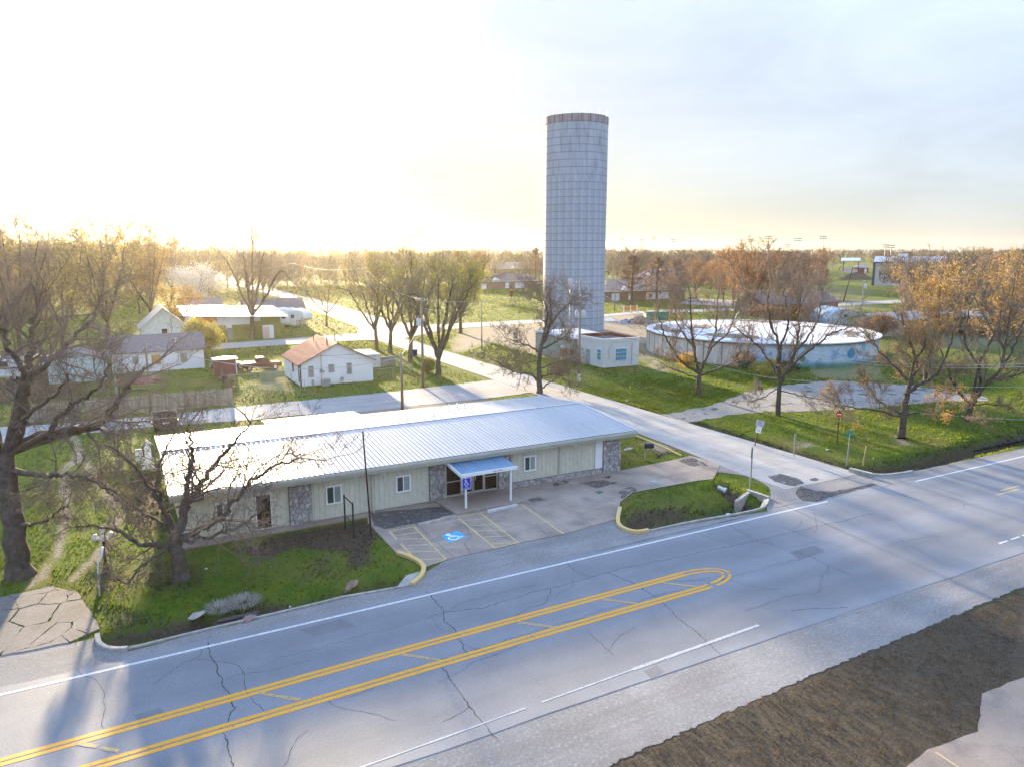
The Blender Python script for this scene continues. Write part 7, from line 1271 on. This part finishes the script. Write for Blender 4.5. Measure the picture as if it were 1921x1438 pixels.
pile('rubble_pile', 'heap of dark grey rubble and sheets near the tower', 1200, 606, 3.4, 2.4, 1.7, M('dark_rubble', (.16, .16, .17), .9, .3, 1.5), 1); pile('rubble_pile', 'low bluish gravel heap between tower and dark rubble', 1172, 606, 2.6, 1.8, .8, M('blue_gravel', (.26, .27, .30), .9), 2, 20); pile('rubble_pile', 'small white heap beside the tower foot', 1143, 602, 1.2, 1.0, .9, WHITE, 3, 8); pile('rubble_pile', 'reddish junk heap in the low house yard', 262, 716, 3.0, 1.6, .7, M('junk_red', (.24, .10, .09), .8, .3, 1), 4, 30); pile('dirt_mound', 'dark brush heap in the right field before the maroon hut', 1605, 524, 15, 5, 4, M('brush_heap', (.10, .075, .055), .95), 5, 60)
# white cut-out yard ornaments at the left end of the building
X, Y = G(272, 866); yo = thing('yard_ornament', 'white slatted well-house ornament with gable top at the building end', 'ornament', (X, Y, 0), -.2); obj('panel', MB().b2((-.62, -.05, 0), (-.1, .05, 1.05)), WHITE, yo); obj('panel', MB().b2((0.02, -.05, .15), (.48, .05, 1.35)), WHITE, yo); obj('gable', MB().add([(-.15, -.08, 1.35), (.65, -.08, 1.35), (.25, -.08, 1.75), (-.15, .08, 1.35), (.65, .08, 1.35), (.25, .08, 1.75)], [(0, 1, 2), (5, 4, 3), (0, 3, 4, 1), (1, 4, 5, 2), (2, 5, 3, 0)]), WHITE, yo); obj('post', MB().b2((-.09, -.04, 0), (-.0, .04, 1.3)), RUST, yo)
X, Y = G(279, 882); yt = thing('yard_ornament', 'white layered tree-shaped ornament beside the building end', 'ornament', (X, Y, 0), -.2)
for k in range(3): z = .1 + .42 * k; w_ = .62 - .14 * k; obj('tier', MB().add([(-w_, -.04, z), (w_, -.04, z), (0, -.04, z + .5), (-w_, .04, z), (w_, .04, z), (0, .04, z + .5)], [(0, 1, 2), (5, 4, 3), (0, 3, 4, 1), (1, 4, 5, 2), (2, 5, 3, 0)]), WHITE, yt)
# stadium lights on the horizon
def stadium(label, px, ptop, dist, w):
    dr = ray(px, 468); u_ = np.array([dr[0], dr[1]]) / math.hypot(dr[0], dr[1]); X, Y = u_ * dist; d_ = ray(px, ptop); h = CAMZ + d_[2] * dist / math.hypot(d_[0], d_[1]); t = thing('stadium_light', label, 'lamp', (X, Y, 0), -math.atan2(X, Y), 'stadium lights on the horizon'); obj('mast', MB().tube([(0, 0, 0), (0, 0, h)], [.5, .3], 6), GALV, t); sc = dist / 1407
    for z in (0, -3.5 * sc): obj('lamp_bar', MB().b2((-w / 2 * sc, -.3, h + z - .25), (w / 2 * sc, .3, h + z + .25)), GALV, t)
    for i in range(5):
        for z in (0, -3.5 * sc): x = (-.5 + i / 4) * w * sc; obj('lamp_head', MB().box((x, -.4, h + z + .6 * sc), (1.1 * sc, .8, 1.3 * sc)), GALV, t)
for i, (px, pt, w_) in enumerate(((1166, 447, 7), (1203, 450, 7), (1225, 446, 9), (1262, 450, 8), (1408, 450, 9), (1440, 444, 13), (1477, 460, 8), (1496, 448, 12), (1543, 444, 11), (1661, 460, 8), (1672, 461, 9))): stadium(['first', 'second', 'third', 'fourth', 'fifth', 'sixth', 'seventh', 'eighth', 'ninth', 'tenth', 'eleventh'][i] + ' stadium light along the horizon counting right from the tower', px, pt, 620, w_)
dr = thing('fire_hydrant_marker', 'dark red post on the bright lawn left of the tower', 'post', (*G(959.5, 556), 0)); obj('post', MB().b2((-.4, -.3, 0), (.4, .3, 1.9)), M('dark_red_post', (.10, .02, .015), .7), dr); obj('cap', MB().b2((-.5, -.4, 1.9), (.5, .4, 2.2)), M('orange_cap', (.5, .22, .06), .7), dr)
# ------------------------------------------------------------------ grass blades over the lawns
# bottom right corner: pale paved lot with a yellow line
sheet('corner_lot', Gs([(1690, 1445), (1740, 1405), (1835, 1372), (1842, 1300), (1921, 1268), (2200, 1200), (2200, 1600), (1700, 1600)]), .01, CONCRETE, None, .5, .05, .2, True, 'pale paved lot at the lower right corner'); strip('lot_line', lin(G(1755, 1410), G(1800, 1440), 10), .08, .016, YFADE, bpy.data.objects['corner_lot'])
GRASSM = M('grass_blades', (.080, .150, .011), .7, .2, .9, spec=.1, world=True, col2=(.18, .195, .022), trans=.6); STRAWM = M('dead_grass_blades', (.16, .115, .065), .85, .2, .9, world=True, col2=(.065, .05, .038), trans=.3)
def in_roads(P):
    k = np.zeros(len(P), bool)
    for poly in ROADS: k |= pip(P, poly)
    return k
BLDG = [[(1.8, 42), (32, 42), (32, 56.3), (1.8, 56.3)], [(18.4, 88), (27.5, 88), (27.5, 97.4), (18.4, 97.4)], [(58.2, 82.4), (64.4, 82.4), (64.4, 89.1), (58.2, 89.1)], [(x, y) for x, y in ((RX + RR * math.cos(a), RYc + RR * math.sin(a)) for a in np.linspace(0, 6.28, 24))]]
def blades(name, label, P, h, w, mat, seed, per=3):
    r = np.random.default_rng(seed); n_ = len(P) * per; B = np.repeat(P, per, 0) + r.normal(size=(n_, 2)) * .05; z, _ = relief(B); hh_ = np.repeat(h, per) * r.uniform(.5, 1.3, n_); a = r.uniform(0, 6.28, n_); D = np.stack([np.cos(a), np.sin(a)], 1); ww = np.repeat(w, per)[:, None]; ln = r.normal(size=(n_, 2)) * (hh_ * .35)[:, None]
    V = np.stack([np.column_stack([B - D * ww, z - .02]), np.column_stack([B + D * ww, z - .02]), np.column_stack([B + ln, z + hh_])], 1).reshape(-1, 3); me = mesh_np(name, V, np.arange(n_ * 3).reshape(-1, 3)); me.materials.append(mat); tag(link(name, me), label, 'grass', None, 'stuff')
def scatter(n_, x0, x1, y0, y1, seed, near=True):
    r = np.random.default_rng(seed); P = np.column_stack([r.uniform(x0, x1, n_), r.uniform(y0, y1, n_)]); 
    ca_ = P @ _F[:2]; sd_ = P @ _Rt[:2]; P = P[(ca_ > 10) & (np.abs(sd_) < ca_ * .74)]
    P = P[~in_roads(P)]
    for b in BLDG: P = P[~pip(P, b)]
    return P
def cover(P):
    b = np.zeros(len(P)); m = np.zeros(len(P)); _, dd = relief(P)
    for poly, w_, s_ in BARE: b = np.maximum(b, s_ * soft(P, poly, w_))
    for t_ in TRACKS: b = np.maximum(b, np.clip(1.5 - sdl(P, t_) / .34, 0, .95))
    for poly, w_, s_ in MULCH: m = np.maximum(m, s_ * soft(P, poly, w_))
    return b, np.maximum(m, dd)
rg = np.random.default_rng(8)
P = np.concatenate([scatter(42000, -14, 48, 32, 60, 1), scatter(30000, 46, 100, 32, 72, 2), scatter(40000, -20, 60, 58, 130, 3), scatter(20000, 55, 110, 60, 110, 4)]); b, m = cover(P); pn = vnoise(P, 2.5, 14)
keep = (b < .35) & (m < .5) & (rg.random(len(P)) < .35 + .65 * pn); Pg = P[keep]; d_ = np.hypot(Pg[:, 0], Pg[:, 1]); blades('lawn_grass', 'short green grass over the lawns', Pg, .05 + .085 * vnoise(Pg, 1.1, 15) * (1 + d_ / 120), .013 + d_ * .0005, GRASSM, 1)
kd = (m > .35) & (b < .6); Pd = P[kd]; d_ = np.hypot(Pd[:, 0], Pd[:, 1]); blades('dead_weeds', 'dead brown weeds in the ditches and mulch', Pd, .05 + .10 * vnoise(Pd, .9, 16), .012 + d_ * .0003, M('dead_weed_stems', (.10, .075, .06), .9, .2, 2, world=True, col2=(.04, .03, .026)), 2, 4)
Pv = scatter(40000, 6, 70, 8, 19.0, 5); Pv = Pv[(Pv[:, 1] < 16.75 + .025 * Pv[:, 0]) | (np.random.default_rng(3).random(len(Pv)) < .5 * np.exp(-(Pv[:, 1] - 16.75 - .025 * Pv[:, 0]) / .22) * (vnoise(Pv, .5, 4) > .35))]; blades('verge_dead_grass', 'matted dead brown grass on the near verge', Pv, .05 + .07 * vnoise(Pv, .7, 17), np.full(len(Pv), .012), STRAWM, 3, 4)
Pf = np.concatenate([scatter(48000, -60, 180, 100, 330, 6)]); Pf = Pf[np.hypot(Pf[:, 0], Pf[:, 1]) > 118]; b, m = cover(Pf); Pf = Pf[(b < .4) & (m < .5)]; d_ = np.hypot(Pf[:, 0], Pf[:, 1]); blades('far_field_grass', 'bright spring grass on the fields beyond the houses', Pf, .10 + .12 * vnoise(Pf, 4, 18), .03 + d_ * .0007, M('field_grass_blades', (.085, .16, .008), .7, .2, .25, spec=.1, world=True, col2=(.19, .20, .015), trans=.6), 4, 3)
# ------------------------------------------------------------------ thin morning haze round the whole site
hm = bpy.data.materials.new('haze'); hm.use_nodes = True; hn = hm.node_tree.nodes; hl = hm.node_tree.links
for n_ in list(hn):
    if n_.type != 'OUTPUT_MATERIAL': hn.remove(n_)
pvn = hn.new('ShaderNodeVolumePrincipled'); pvn.inputs['Color'].default_value = (1.0, .93, .82, 1); pvn.inputs['Density'].default_value = 0.00009; pvn.inputs['Anisotropy'].default_value = 0.7
hl.new(pvn.outputs[0], [n_ for n_ in hn if n_.type == 'OUTPUT_MATERIAL'][0].inputs['Volume'])
tag(obj('haze', MB().b2((-2700, -500, -4), (2700, 2700, 46.5)), hm), 'thin bright haze over the whole site', 'haze', None, 'stuff')
